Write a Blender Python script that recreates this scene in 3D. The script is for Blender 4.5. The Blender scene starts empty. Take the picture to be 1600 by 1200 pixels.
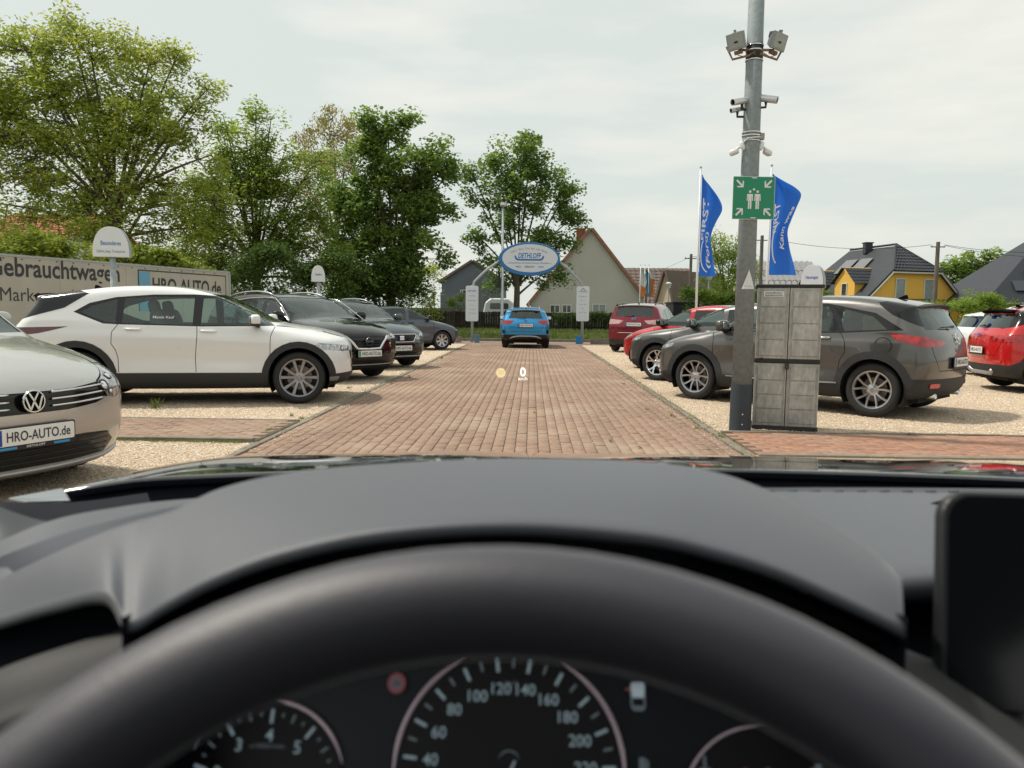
import bpy, math, random
import numpy as np
from mathutils import Vector, Matrix
random.seed(7); RNG = np.random.default_rng(7)
R = math.radians
SC = bpy.context.scene
COL = SC.collection
# ---------------------------------------------------------------- camera
EYE = 1.24                       # height of the lens above the paving
FPX = 1200.0                     # focal length for a 1600 px wide picture
_yaw, _pit, _rol = math.atan(29/1200), math.atan(110/1200), 0.0115
_f = Vector((-math.sin(_yaw)*math.cos(_pit), math.cos(_yaw)*math.cos(_pit), -math.sin(_pit)))
_r0 = Vector((math.cos(_yaw), math.sin(_yaw), 0)); _u0 = _r0.cross(_f)
_r = _r0*math.cos(_rol) + _u0*math.sin(_rol); _u = _u0*math.cos(_rol) - _r0*math.sin(_rol)
cam = bpy.data.cameras.new('camera'); cam_o = bpy.data.objects.new('camera', cam); COL.objects.link(cam_o)
cam_o.matrix_world = Matrix(((_r.x, _u.x, -_f.x, 0), (_r.y, _u.y, -_f.y, 0), (_r.z, _u.z, -_f.z, EYE), (0, 0, 0, 1)))
cam.sensor_width = 36; cam.lens = 27; cam.clip_start = 0.02; cam.clip_end = 3000
cam.dof.use_dof = True; cam.dof.focus_distance = 14; cam.dof.aperture_fstop = 7.6
SC.camera = cam_o
# ---------------------------------------------------------------- daylight through thin high haze
SUN_DIR = Vector((-1.0, 0.30, 1.62)).normalized()          # towards the sun
SUN_EL = math.asin(SUN_DIR.z); SUN_AZ = math.atan2(SUN_DIR.x, SUN_DIR.y)
world = bpy.data.worlds.new('World'); SC.world = world; world.use_nodes = True
wt = world.node_tree; wt.nodes.clear()
def wn(t, **k):
    n = wt.nodes.new(t)
    for a, b in k.items(): setattr(n, a, b)
    return n
w_out = wn('ShaderNodeOutputWorld'); w_bg = wn('ShaderNodeBackground'); w_bg.inputs['Strength'].default_value = 0.1
sky = wn('ShaderNodeTexSky'); sky.sky_type = 'NISHITA'; sky.sun_disc = False
sky.sun_elevation = SUN_EL; sky.sun_rotation = SUN_AZ; sky.dust_density = 4.0; sky.air_density = 1.2; sky.ozone_density = 1.5
tc = wn('ShaderNodeTexCoord'); mp = wn('ShaderNodeMapping'); mp.inputs['Scale'].default_value = (1.6, 1.6, 7.5); mp.inputs['Location'].default_value = (.35, 0, .2)
nz = wn('ShaderNodeTexNoise'); nz.inputs['Scale'].default_value = 1.9; nz.inputs['Detail'].default_value = 6; nz.inputs['Roughness'].default_value = .52
cr = wn('ShaderNodeValToRGB'); cr.color_ramp.elements[0].position = .44; cr.color_ramp.elements[1].position = .70
cr.color_ramp.elements[0].color = (5.6, 5.95, 5.6, 1); cr.color_ramp.elements[1].color = (7.0, 6.9, 6.2, 1)
mx = wn('ShaderNodeMix', data_type='RGBA'); mx.inputs['Factor'].default_value = .90
wt.links.new(tc.outputs['Generated'], mp.inputs['Vector']); wt.links.new(mp.outputs['Vector'], nz.inputs['Vector'])
wt.links.new(nz.outputs['Fac'], cr.inputs['Fac']); wt.links.new(sky.outputs['Color'], mx.inputs['A']); wt.links.new(cr.outputs['Color'], mx.inputs['B'])
wt.links.new(mx.outputs['Result'], w_bg.inputs['Color']); wt.links.new(w_bg.outputs['Background'], w_out.inputs['Surface'])
sun = bpy.data.lights.new('sun', 'SUN'); sun.energy = 2.7; sun.angle = R(3.0); sun.color = (1, .93, .82)
sun_o = bpy.data.objects.new('sun', sun); COL.objects.link(sun_o)
sun_o.rotation_euler = (-SUN_DIR).to_track_quat('-Z', 'Y').to_euler()
SC.view_settings.view_transform = 'Standard'; SC.view_settings.look = 'None'
SC.view_settings.exposure = 0.46; SC.view_settings.gamma = 1.0; SC.view_settings.use_curve_mapping = False
SC.render.engine = 'CYCLES'; SC.cycles.max_bounces = 8; SC.cycles.transparent_max_bounces = 12; SC.cycles.glossy_bounces = 4
SC.cycles.diffuse_bounces = 3; SC.cycles.caustics_reflective = False; SC.cycles.caustics_refractive = False
SC.cycles.use_denoising = True
# ---------------------------------------------------------------- placing helpers: a point of the place from where it is seen and how far away it is
def ray(px, py):
    return _f + _r*((px-800)/FPX) - _u*((py-600)/FPX)
def at(px, py, Y):
    d = ray(px, py); return Vector((0, 0, EYE)) + d*(Y/d.y)
def ground_at(px, py, z=0.0):
    d = ray(px, py); return Vector((0, 0, EYE)) + d*((z-EYE)/d.z)
def near(px, py, dist):                     # at a distance along the optical axis (cabin parts)
    return Vector((0, 0, EYE)) + ray(px, py)*dist
# ---------------------------------------------------------------- materials
def new_mat(name):
    m = bpy.data.materials.new(name); m.use_nodes = True
    return m, m.node_tree, m.node_tree.nodes['Principled BSDF']
def N(t, kind, **k):
    n = t.nodes.new(kind)
    for a, b in k.items(): setattr(n, a, b)
    return n
def mat(name, col, rough=.5, metal=0.0, coat=0.0, spec=.5, var=0.0, vscale=8, bump=0.0, bscale=40, emit=None, estr=1, dark=.5, stretch=(1, 1, 1), rvar=0.0, back=None, coordn='Object'):
    """principled material; var mixes in a noisy darker tone, bump adds fine relief"""
    m, t, b = new_mat(name)
    b.inputs['Base Color'].default_value = (*col, 1); b.inputs['Roughness'].default_value = rough
    b.inputs['Metallic'].default_value = metal; b.inputs['Coat Weight'].default_value = coat; b.inputs['Coat Roughness'].default_value = .04
    b.inputs['Specular IOR Level'].default_value = spec
    if emit: b.inputs['Emission Color'].default_value = (*emit, 1); b.inputs['Emission Strength'].default_value = estr
    if var or bump or rvar:
        co = N(t, 'ShaderNodeTexCoord'); ma = N(t, 'ShaderNodeMapping'); ma.inputs['Scale'].default_value = stretch
        t.links.new(co.outputs[coordn], ma.inputs['Vector'])
    if var or rvar:
        n = N(t, 'ShaderNodeTexNoise'); n.inputs['Scale'].default_value = vscale; n.inputs['Detail'].default_value = 8; n.inputs['Roughness'].default_value = .65
        t.links.new(ma.outputs['Vector'], n.inputs['Vector'])
    if var:
        r = N(t, 'ShaderNodeValToRGB'); r.color_ramp.elements[0].position = .35; r.color_ramp.elements[1].position = .65
        r.color_ramp.elements[0].color = (*[c*dark for c in col], 1); r.color_ramp.elements[1].color = (*col, 1)
        x = N(t, 'ShaderNodeMix', data_type='RGBA'); x.inputs['Factor'].default_value = var; x.inputs['A'].default_value = (*col, 1)
        t.links.new(n.outputs['Fac'], r.inputs['Fac']); t.links.new(r.outputs['Color'], x.inputs['B']); t.links.new(x.outputs['Result'], b.inputs['Base Color'])
    if rvar:
        q = N(t, 'ShaderNodeMapRange'); q.inputs['To Min'].default_value = rough-rvar; q.inputs['To Max'].default_value = rough+rvar
        q.inputs['From Min'].default_value = .3; q.inputs['From Max'].default_value = .7
        t.links.new(n.outputs['Fac'], q.inputs['Value']); t.links.new(q.outputs['Result'], b.inputs['Roughness'])
    if bump:
        n2 = N(t, 'ShaderNodeTexNoise'); n2.inputs['Scale'].default_value = bscale; n2.inputs['Detail'].default_value = 5
        t.links.new(ma.outputs['Vector'], n2.inputs['Vector'])
        bp = N(t, 'ShaderNodeBump'); bp.inputs['Strength'].default_value = bump; bp.inputs['Distance'].default_value = .01
        t.links.new(n2.outputs['Fac'], bp.inputs['Height']); t.links.new(bp.outputs['Normal'], b.inputs['Normal'])
    if back is not None:                       # inner face of a car body: trim, not paint
        g = N(t, 'ShaderNodeNewGeometry'); d = N(t, 'ShaderNodeBsdfDiffuse'); d.inputs['Color'].default_value = (*back, 1)
        s = N(t, 'ShaderNodeMixShader'); o = t.nodes['Material Output']
        t.links.new(g.outputs['Backfacing'], s.inputs[0]); t.links.new(b.outputs[0], s.inputs[1]); t.links.new(d.outputs[0], s.inputs[2]); t.links.new(s.outputs[0], o.inputs[0])
    return m
def glass_mat(name, tint, gloss=.05, film=0.0, filmcol=(.01, .01, .012)):
    """thin pane: tinted transparency plus a mirror layer that grows towards grazing angles"""
    m, t, b = new_mat(name); t.nodes.remove(b); o = t.nodes['Material Output']
    tr = N(t, 'ShaderNodeBsdfTransparent'); tr.inputs['Color'].default_value = (*tint, 1)
    gl = N(t, 'ShaderNodeBsdfGlossy'); gl.inputs['Roughness'].default_value = .02; gl.inputs['Color'].default_value = (.92, 1, .98, 1)
    fr = N(t, 'ShaderNodeFresnel'); fr.inputs['IOR'].default_value = 1.55
    ad = N(t, 'ShaderNodeMath', operation='MULTIPLY_ADD', use_clamp=True); ad.inputs[1].default_value = 1.0; ad.inputs[2].default_value = gloss
    mi = N(t, 'ShaderNodeMixShader')
    t.links.new(fr.outputs[0], ad.inputs[0]); t.links.new(ad.outputs[0], mi.inputs[0])
    base = tr.outputs[0]
    if film:
        di = N(t, 'ShaderNodeBsdfDiffuse'); di.inputs['Color'].default_value = (*filmcol, 1); m2 = N(t, 'ShaderNodeMixShader'); m2.inputs[0].default_value = film
        t.links.new(tr.outputs[0], m2.inputs[1]); t.links.new(di.outputs[0], m2.inputs[2]); base = m2.outputs[0]
    t.links.new(base, mi.inputs[1]); t.links.new(gl.outputs[0], mi.inputs[2]); t.links.new(mi.outputs[0], o.inputs[0])
    return m
def tone_mat(name, ramp, rough=.8, bump=.4, bscale=60, objrand=True, fine=.3, fscale=30, transl=0.0, patch=None):
    """colour picked per piece: face attribute 'tone' (joined pieces) or the object's own random number"""
    m, t, b = new_mat(name)
    at_ = N(t, 'ShaderNodeAttribute', attribute_name='tone')
    src = at_.outputs['Fac']
    if objrand:
        oi = N(t, 'ShaderNodeObjectInfo'); ad = N(t, 'ShaderNodeMath', operation='ADD'); fr = N(t, 'ShaderNodeMath', operation='FRACT')
        t.links.new(at_.outputs['Fac'], ad.inputs[0]); t.links.new(oi.outputs['Random'], ad.inputs[1]); t.links.new(ad.outputs[0], fr.inputs[0]); src = fr.outputs[0]
    cr_ = N(t, 'ShaderNodeValToRGB'); el = cr_.color_ramp.elements
    while len(el) < len(ramp): el.new(.5)
    for e, (p, c) in zip(el, ramp): e.position = p; e.color = (*c, 1)
    t.links.new(src, cr_.inputs['Fac'])
    co = N(t, 'ShaderNodeNewGeometry'); n = N(t, 'ShaderNodeTexNoise'); n.inputs['Scale'].default_value = fscale; n.inputs['Detail'].default_value = 6
    t.links.new(co.outputs['Position'], n.inputs['Vector'])
    mr = N(t, 'ShaderNodeMapRange'); mr.inputs['To Min'].default_value = 1-fine; mr.inputs['To Max'].default_value = 1+fine; mr.inputs['From Min'].default_value = .3; mr.inputs['From Max'].default_value = .7
    t.links.new(n.outputs['Fac'], mr.inputs['Value'])
    mu = N(t, 'ShaderNodeMix', data_type='RGBA', blend_type='MULTIPLY'); mu.inputs['Factor'].default_value = 1
    t.links.new(cr_.outputs['Color'], mu.inputs['A']); t.links.new(mr.outputs['Result'], mu.inputs['B'])
    out = mu.outputs['Result']
    if patch:                                   # broad weathering patches
        pc, ps, pf = patch
        n3 = N(t, 'ShaderNodeTexNoise'); n3.inputs['Scale'].default_value = ps; n3.inputs['Detail'].default_value = 5; t.links.new(co.outputs['Position'], n3.inputs['Vector'])
        r3 = N(t, 'ShaderNodeMapRange'); r3.inputs['From Min'].default_value = .48; r3.inputs['From Max'].default_value = .72; r3.inputs['To Max'].default_value = pf
        t.links.new(n3.outputs['Fac'], r3.inputs['Value'])
        x3 = N(t, 'ShaderNodeMix', data_type='RGBA'); x3.inputs['B'].default_value = (*pc, 1); t.links.new(out, x3.inputs['A']); t.links.new(r3.outputs['Result'], x3.inputs['Factor']); out = x3.outputs['Result']
    t.links.new(out, b.inputs['Base Color']); b.inputs['Roughness'].default_value = rough
    if bump:
        n2 = N(t, 'ShaderNodeTexNoise'); n2.inputs['Scale'].default_value = bscale; n2.inputs['Detail'].default_value = 4; t.links.new(co.outputs['Position'], n2.inputs['Vector'])
        bp = N(t, 'ShaderNodeBump'); bp.inputs['Strength'].default_value = bump; bp.inputs['Distance'].default_value = .004
        t.links.new(n2.outputs['Fac'], bp.inputs['Height']); t.links.new(bp.outputs['Normal'], b.inputs['Normal'])
    if transl:
        o = t.nodes['Material Output']; tl = N(t, 'ShaderNodeBsdfTranslucent'); s = N(t, 'ShaderNodeMixShader'); s.inputs[0].default_value = transl
        t.links.new(out, tl.inputs['Color']); t.links.new(b.outputs[0], s.inputs[1]); t.links.new(tl.outputs[0], s.inputs[2]); t.links.new(s.outputs[0], o.inputs[0])
        b.inputs['Specular IOR Level'].default_value = .25
    return m
# ---------------------------------------------------------------- mesh building
class MB:
    """collects points and faces; build() links them as one mesh object"""
    def __init__(s): s.v = []; s.f = []
    def add(s, V, F):
        n = len(s.v); s.v += [tuple(p) for p in V]; s.f += [tuple(i+n for i in q) for q in F]; return s
    def box(s, c, size, rot=None):
        a, b, d = [x/2 for x in size]; c = Vector(c)
        P = [Vector((x, y, z)) for x in (-a, a) for y in (-b, b) for z in (-d, d)]
        if rot is not None: P = [rot @ p for p in P]
        return s.add([p+c for p in P], [(0, 1, 3, 2), (4, 6, 7, 5), (0, 4, 5, 1), (2, 3, 7, 6), (0, 2, 6, 4), (1, 5, 7, 3)])
    def span(s, x0, x1, y0, y1, z0, z1): return s.box(((x0+x1)/2, (y0+y1)/2, (z0+z1)/2), (x1-x0, y1-y0, z1-z0))
    def cyl(s, p0, p1, r0, r1=None, n=12, cap=True):
        return s.tube([p0, p1], [r0, r0 if r1 is None else r1], n, cap)
    def tube(s, path, r, n=8, cap=True, closed=False):
        path = [Vector(p) for p in path]; m = len(path)
        rr = r if isinstance(r, (list, tuple)) else [r]*m
        V = []; prev = None
        for i, p in enumerate(path):
            if closed: d = path[(i+1) % m]-path[i-1]
            else: d = path[min(i+1, m-1)]-path[max(i-1, 0)]
            d = d.normalized() if d.length > 1e-9 else Vector((0, 0, 1))
            if prev is None: a = d.orthogonal().normalized()
            else:
                a = prev - d*prev.dot(d); a = a.normalized() if a.length > 1e-6 else d.orthogonal().normalized()
            prev = a; b = d.cross(a)
            V += [p + (a*math.cos(2*math.pi*k/n) + b*math.sin(2*math.pi*k/n))*rr[i] for k in range(n)]
        F = []
        for i in range(m if closed else m-1):
            j = (i+1) % m
            F += [(i*n+k, i*n+(k+1) % n, j*n+(k+1) % n, j*n+k) for k in range(n)]
        if cap and not closed: F += [tuple(range(n))[::-1], tuple((m-1)*n+k for k in range(n))]
        return s.add(V, F)
    def lathe(s, prof, n=24, o=(0, 0, 0), ax=(0, 0, 1), ring=False):
        """prof: (radius, along-axis) pairs"""
        ax = Vector(ax).normalized(); a = ax.orthogonal().normalized(); b = ax.cross(a); o = Vector(o); m = len(prof)
        V = [o + ax*h + (a*math.cos(2*math.pi*k/n)+b*math.sin(2*math.pi*k/n))*r for r, h in prof for k in range(n)]
        F = [(i*n+k, i*n+(k+1) % n, ((i+1) % m)*n+(k+1) % n, ((i+1) % m)*n+k) for i in range(m if ring else m-1) for k in range(n)]
        return s.add(V, F)
    def prism(s, poly, o, ux, uy, un, depth):
        """closed 2-D outline (in ux, uy) thickened along un"""
        o, ux, uy, un = Vector(o), Vector(ux), Vector(uy), Vector(un); n = len(poly)
        V = [o+ux*a+uy*b for a, b in poly]; V += [p+un*depth for p in V]
        return s.add(V, [tuple(range(n))[::-1], tuple(range(n, 2*n))] + [(i, (i+1) % n, n+(i+1) % n, n+i) for i in range(n)])
    def grid(s, P):
        """P: rows of points"""
        m, n = len(P), len(P[0])
        return s.add([p for row in P for p in row], [(i*n+j, i*n+j+1, (i+1)*n+j+1, (i+1)*n+j) for i in range(m-1) for j in range(n-1)])
    def build(s, name, m, parent=None, smooth=False, bevel=0, seg=2, auto=None):
        me = bpy.data.meshes.new(name); me.from_pydata(s.v, [], s.f); me.update()
        return link(name, me, m, parent, smooth, bevel, seg, auto)
def link(name, me, m, parent=None, smooth=False, bevel=0, seg=2, auto=None):
    o = bpy.data.objects.new(name, me); COL.objects.link(o)
    if m is not None and len(me.materials) == 0: me.materials.append(m)
    if parent is not None: o.parent = parent
    if smooth: me.polygons.foreach_set('use_smooth', [True]*len(me.polygons))
    if bevel:
        b = o.modifiers.new('bevel', 'BEVEL'); b.width = bevel; b.segments = seg; b.limit_method = 'ANGLE'; b.angle_limit = R(35)
    if auto: me.set_sharp_from_angle(angle=R(auto))
    return o
def fast_mesh(name, V, F, tone=None, m=None, smooth=False):
    """numpy arrays straight into a mesh: V (n,3), F (k,3 or 4)"""
    me = bpy.data.meshes.new(name); V = np.asarray(V, np.float32); F = np.asarray(F, np.int32); k, c = F.shape
    me.vertices.add(len(V)); me.vertices.foreach_set('co', V.ravel()); me.loops.add(k*c); me.loops.foreach_set('vertex_index', F.ravel())
    me.polygons.add(k); me.polygons.foreach_set('loop_start', np.arange(0, k*c, c, dtype=np.int32)); me.polygons.foreach_set('loop_total', np.full(k, c, np.int32))
    if smooth: me.polygons.foreach_set('use_smooth', np.ones(k, bool))
    me.update(calc_edges=True)
    if tone is not None:
        a = me.attributes.new('tone', 'FLOAT', 'FACE'); a.data.foreach_set('value', np.asarray(tone, np.float32))
    if m is not None: me.materials.append(m)
    return me
def empty(name, loc=(0, 0, 0), rz=0.0, parent=None):
    o = bpy.data.objects.new(name, None); COL.objects.link(o); o.location = loc; o.rotation_euler = (0, 0, rz); o.empty_display_size = .2
    if parent is not None: o.parent = parent
    return o
def tag(o, label=None, cat=None, group=None, kind=None):
    for k, v in (('label', label), ('category', cat), ('group', group), ('kind', kind)):
        if v: o[k] = v
    return o
_tx = {}
def text_geo(s, size=1.0, bold=0.0, shear=0.0, spacing=1.0):
    """lettering as flat triangles centred on the origin: (V (n,2), F (k,3))"""
    key = (s, bold, shear, spacing)
    if key not in _tx:
        c = bpy.data.curves.new('t', 'FONT'); c.body = s; c.size = 1; c.offset = bold; c.shear = shear; c.align_x = 'CENTER'; c.align_y = 'CENTER'; c.resolution_u = 3; c.space_character = spacing
        o = bpy.data.objects.new('t', c); COL.objects.link(o); dg = bpy.context.evaluated_depsgraph_get(); me = o.evaluated_get(dg).to_mesh()
        me.calc_loop_triangles(); V = np.array([v.co[:2] for v in me.vertices]).reshape(-1, 2); F = np.array([t.vertices[:] for t in me.loop_triangles]).reshape(-1, 3)
        o.evaluated_get(dg).to_mesh_clear(); bpy.data.objects.remove(o); bpy.data.curves.remove(c); _tx[key] = (V, F)
    V, F = _tx[key]; return V*size, F
def lettering(s, size, m, parent, o, right, up, n, bold=.01, width=None, name='lettering', shear=0.0, th=.0015, spacing=1.0):
    """raised flat print standing off a surface at o; right/up/n are unit vectors in the parent's space"""
    V, F = text_geo(s, size, bold, shear, spacing)
    if width and len(V): V = V.copy(); V[:, 0] *= width/max(V[:, 0].max()-V[:, 0].min(), 1e-6)
    o, right, up, n = Vector(o), Vector(right), Vector(up), Vector(n)
    b = MB(); b.add([o+right*float(a)+up*float(c)+n*th for a, c in V], [tuple(int(i) for i in f) for f in F])
    return b.build(name, m, parent)
def ellipse(a, b, n=32, t0=0, t1=2*math.pi):
    return [(a*math.cos(t0+(t1-t0)*k/n), b*math.sin(t0+(t1-t0)*k/n)) for k in range(n)]
def rrect(w, h, r, n=4):
    P = []
    for cx, cy, a in ((w/2-r, h/2-r, 0), (-w/2+r, h/2-r, 90), (-w/2+r, -h/2+r, 180), (w/2-r, -h/2+r, 270)):
        P += [(cx+r*math.cos(R(a+90*k/n)), cy+r*math.sin(R(a+90*k/n))) for k in range(n+1)]
    return P
def crom(P, n):
    """Catmull-Rom through rows of points (lists of floats)"""
    P = np.array(P, float); out = []
    for i in range(len(P)-1):
        p0, p1, p2, p3 = P[max(i-1, 0)], P[i], P[i+1], P[min(i+2, len(P)-1)]
        for k in range(n):
            t = k/n; out.append(.5*((2*p1)+(-p0+p2)*t+(2*p0-5*p1+4*p2-p3)*t*t+(-p0+3*p1-3*p2+p3)*t**3))
    out.append(P[-1]); return np.array(out)
M = {}
M['galv'] = mat('galvanised_steel', (.40, .45, .46), .75, .0, var=.9, vscale=22, dark=.72, bump=.15, bscale=90)
M['white_plastic'] = mat('white_plastic', (.62, .62, .6), .4)
M['white_enamel'] = mat('white_enamel', (.7, .73, .75), .3, var=.3, vscale=3, dark=.85)
M['black_plastic'] = mat('black_plastic', (.012, .013, .015), .42, bump=.1, bscale=300)
M['dark_metal'] = mat('dark_metal', (.03, .035, .04), .4, .5)
M['chrome'] = mat('chrome', (.75, .76, .78), .12, 1.0)
M['blue_print'] = mat('blue_print', (.02, .14, .42), .5)
M['dark_print'] = mat('dark_print', (.03, .035, .04), .6)
M['grey_print'] = mat('grey_print', (.25, .28, .3), .6)
M['white_print'] = mat('white_print', (.75, .76, .76), .6)
# ================================================================ cars
# A body is the solid shared by three views (side outline, plan width, tumblehome), rounded where they meet. Its skin is
# then cut along the outlines of glass, lamps, doors and trim, so each of those is a piece of the same curved surface.
def chaikin(P, it=2):
    P = np.array(P, float)
    for _ in range(it):
        Q = np.roll(P, -1, 0); P = np.stack([P*.75+Q*.25, P*.25+Q*.75], 1).reshape(-1, 2)
    return P
def sstep(a, b, x): t = np.clip((x-a)/(b-a), 0, 1); return t*t*(3-2*t)
class Skin:
    def __init__(s, c):
        s.c = c; P = chaikin(c['side'], 2); s.xn, s.xr = P[:, 0].max(), P[:, 0].min()
        st = .012; s.x0, s.z0, s.st = s.xr-.5, -.1, st
        gx = np.arange(s.x0, s.xn+.5, st); gz = np.arange(s.z0, 2.1, st); X, Z = np.meshgrid(gx, gz, indexing='ij')
        A = P; B = np.roll(P, -1, 0); d2 = np.full(X.shape, 1e9); ins = np.zeros(X.shape, bool)
        for (ax, az), (bx, bz) in zip(A, B):
            ex, ez = bx-ax, bz-az; t = np.clip(((X-ax)*ex+(Z-az)*ez)/max(ex*ex+ez*ez, 1e-12), 0, 1)
            d2 = np.minimum(d2, (X-ax-t*ex)**2+(Z-az-t*ez)**2)
            if abs(ez) > 1e-12: ins ^= ((az > Z) != (bz > Z)) & (X < ex*(Z-az)/ez+ax)
        s.D = np.where(ins, -1, 1)*np.sqrt(d2)
    def side(s, x, z):
        u = np.clip((x-s.x0)/s.st, 0, s.D.shape[0]-1.001); v = np.clip((z-s.z0)/s.st, 0, s.D.shape[1]-1.001)
        i = u.astype(int); j = v.astype(int); a = u-i; b = v-j; D = s.D
        return D[i, j]*(1-a)*(1-b)+D[i+1, j]*a*(1-b)+D[i, j+1]*(1-a)*b+D[i+1, j+1]*a*b
    def belt(s, x): c = s.c; return c['belt'][0]+(c['belt'][1]-c['belt'][0])*np.clip((c['cowl']-x)/(c['cowl']-s.xr), 0, 1)
    def half(s, x, z):
        c = s.c; hw = c['hw']; xf, xb = c['xf'], c['xb']
        w = hw*(1-c.get('pf', .10)*np.clip((x-xf+.15)/(s.xn-xf+.15), 0, 1.3)**2.2-c.get('pr', .08)*np.clip((xb+.1-x)/(xb+.1-s.xr), 0, 1.3)**2.2)
        zb = s.belt(x); up = z-zb
        w = w-.035*sstep(-.22, .02, up)-c.get('tum', .40)*np.maximum(up, 0)-.10*np.clip((.42-z)/.25, 0, 1)**2
        for xa in (xf, xb): w = w+.022*np.exp(-((x-xa)/.46)**2)*np.exp(-((z-.66)/.25)**2)
        xm = (xf+xb)/2
        w = w-.020*np.exp(-((x-xm)/1.0)**4)*np.exp(-((z-.60)/.13)**2)+.012*np.exp(-((x-xm)/1.6)**4)*np.exp(-((up+.13)/.05)**2)
        return w
    def f(s, p):
        c = s.c; x, y, z = p[..., 0], p[..., 1], p[..., 2]; q = np.clip(np.abs(y)/c['hw'], 0, 1.4)
        q2 = q**2.6
        x2 = x+q2*(c.get('bf', .26)*sstep(.1, s.xn*.95, x)-c.get('br', .17)*sstep(-.2, s.xr*.95, x))
        z2 = z+c.get('crown', .055)*q*q*sstep(.55, 1.0, z)
        a = s.side(x2, z2); b = np.abs(y)-s.half(x, z); k = c.get('k', .10)
        h = np.maximum(k-np.abs(a-b), 0)/k
        return np.maximum(a, b)+h*h*k*.25
    def solve(s, o, d, tmax=3.0, it=24):
        lo = np.zeros(len(o)); hi = np.full(len(o), tmax)
        for _ in range(it):
            m = (lo+hi)/2; ins = s.f(o+d*m[:, None]) < 0; lo = np.where(ins, m, lo); hi = np.where(ins, hi, m)
        return o+d*lo[:, None]
    def normal(s, P, e=.012):
        g = np.stack([s.f(P+np.eye(3)[i]*e)-s.f(P-np.eye(3)[i]*e) for i in range(3)], 1)
        return g/np.maximum(np.linalg.norm(g, axis=1), 1e-9)[:, None]
    def hit(s, view, a, b):
        """surface point and normal where a line from outside meets the body: view front/rear (y,z), left/right (x,z), top (x,y)"""
        o = {'front': (s.xn-.55, a, b), 'rear': (s.xr+.55, a, b), 'left': (a, .0, b), 'right': (a, 0, b), 'top': (a, b, .55)}[view]
        d = {'front': (1, 0, 0), 'rear': (-1, 0, 0), 'left': (0, 1, 0), 'right': (0, -1, 0), 'top': (0, 0, 1)}[view]
        if view in ('front', 'rear') and b > .95: o = (0.0, a, b)
        P = s.solve(np.array([o], float), np.array([d], float)); return Vector(P[0]), Vector(s.normal(P)[0])
    def mesh(s, nu, nt):
        c = s.c; zo = .62; xa, xz = s.xn-.62, s.xr+.62; nc = nu//4
        O, D = [], []
        th = np.linspace(-math.pi/2, 1.5*math.pi, nt, endpoint=False)
        for i in range(nu+1):
            if i < nc: be = math.pi/2*(1-i/nc); ox = xa
            elif i <= nu-nc: be = 0; ox = xa+(xz-xa)*(i-nc)/(nu-2*nc)
            else: be = -math.pi/2*(i-nu+nc)/nc; ox = xz
            O.append(np.tile([ox, 0, zo], (nt, 1))); D.append(np.stack([np.full(nt, math.sin(be)), math.cos(be)*np.cos(th), math.cos(be)*np.sin(th)], 1))
        P = s.solve(np.concatenate(O), np.concatenate(D)).reshape(nu+1, nt, 3)
        A, B = P[:-1], P[1:]; A2, B2 = np.roll(A, -1, 1), np.roll(B, -1, 1)
        T = np.concatenate([np.stack([A, A2, B2], 2).reshape(-1, 3, 3), np.stack([A, B2, B], 2).reshape(-1, 3, 3)])
        n = np.cross(T[:, 1]-T[:, 0], T[:, 2]-T[:, 0]); ok = np.linalg.norm(n, axis=1) > 1e-8; T = T[ok]; n = n[ok]
        out = np.einsum('ij,ij->i', n, s.normal(T.mean(1))) < 0; T[out] = T[out][:, ::-1]
        s.T = T; s.L = np.zeros(len(T), int); return s
    def cut(s, label, view, poly, side=0, lim=None, allow=(0,), nmin=.12):
        """give every bit of skin inside the outline the label; side +1/-1 picks the left or right flank"""
        c = s.c
        def mp(P):
            if view == 'side': return P[..., [0, 2]]
            if view in ('front', 'rear'): return P[..., [1, 2]]
            if view == 'top': return P[..., [0, 1]]
            x0 = (s.xn-1.0) if view == 'nose' else (s.xr+1.0); sg = 1 if view == 'nose' else -1      # wrapped round the end: (degrees, z)
            return np.stack([np.degrees(np.arctan2(P[..., 1], sg*(P[..., 0]-x0))), P[..., 2]], -1)
        poly = np.array(poly, float)
        if side < 0 and view in ('front', 'rear', 'nose', 'tail'): poly = poly*[-1, 1]
        sc_ = np.array([.017, 1.0]) if view in ('nose', 'tail') else np.array([1.0, 1.0])
        def mask():
            C = s.T.mean(1); n = np.cross(s.T[:, 1]-s.T[:, 0], s.T[:, 2]-s.T[:, 0]); n /= np.maximum(np.linalg.norm(n, axis=1), 1e-12)[:, None]
            m = np.isin(s.L, allow)
            if view == 'side': m &= (n[:, 1]*side > nmin) if side else True
            elif view == 'front': m &= n[:, 0] > nmin
            elif view == 'rear': m &= n[:, 0] < -nmin
            elif view == 'top': m &= n[:, 2] > nmin
            elif view == 'nose': m &= C[:, 0] > s.xn-1.0
            else: m &= C[:, 0] < s.xr+1.0
            if side and view != 'side': m &= C[:, 1]*side > -.02
            if lim is not None: m &= lim(C)
            return m
        m0 = mask()
        for a, b in zip(poly, np.roll(poly, -1, 0)):
            a = a*sc_; b = b*sc_; e = b-a; L = np.linalg.norm(e)
            if L < 1e-6: continue
            Q = mp(s.T)*sc_; nn = np.array([-e[1], e[0]])/L; d = (Q-a) @ nn; al = (Q-a) @ e/L
            hit = m0 & (d.min(1) < -1e-5) & (d.max(1) > 1e-5) & (al.max(1) > -.004) & (al.min(1) < L+.004)
            if not hit.any(): continue
            T = s.T[hit]; D = d[hit]; Lb = s.L[hit]; D = np.where(np.abs(D) < 1e-5, 1e-5, D); sg = D > 0; cnt = sg.sum(1)
            odd = np.where(cnt == 1, np.argmax(sg, 1), np.argmax(~sg, 1)); sp = (cnt == 1) | (cnt == 2)
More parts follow.
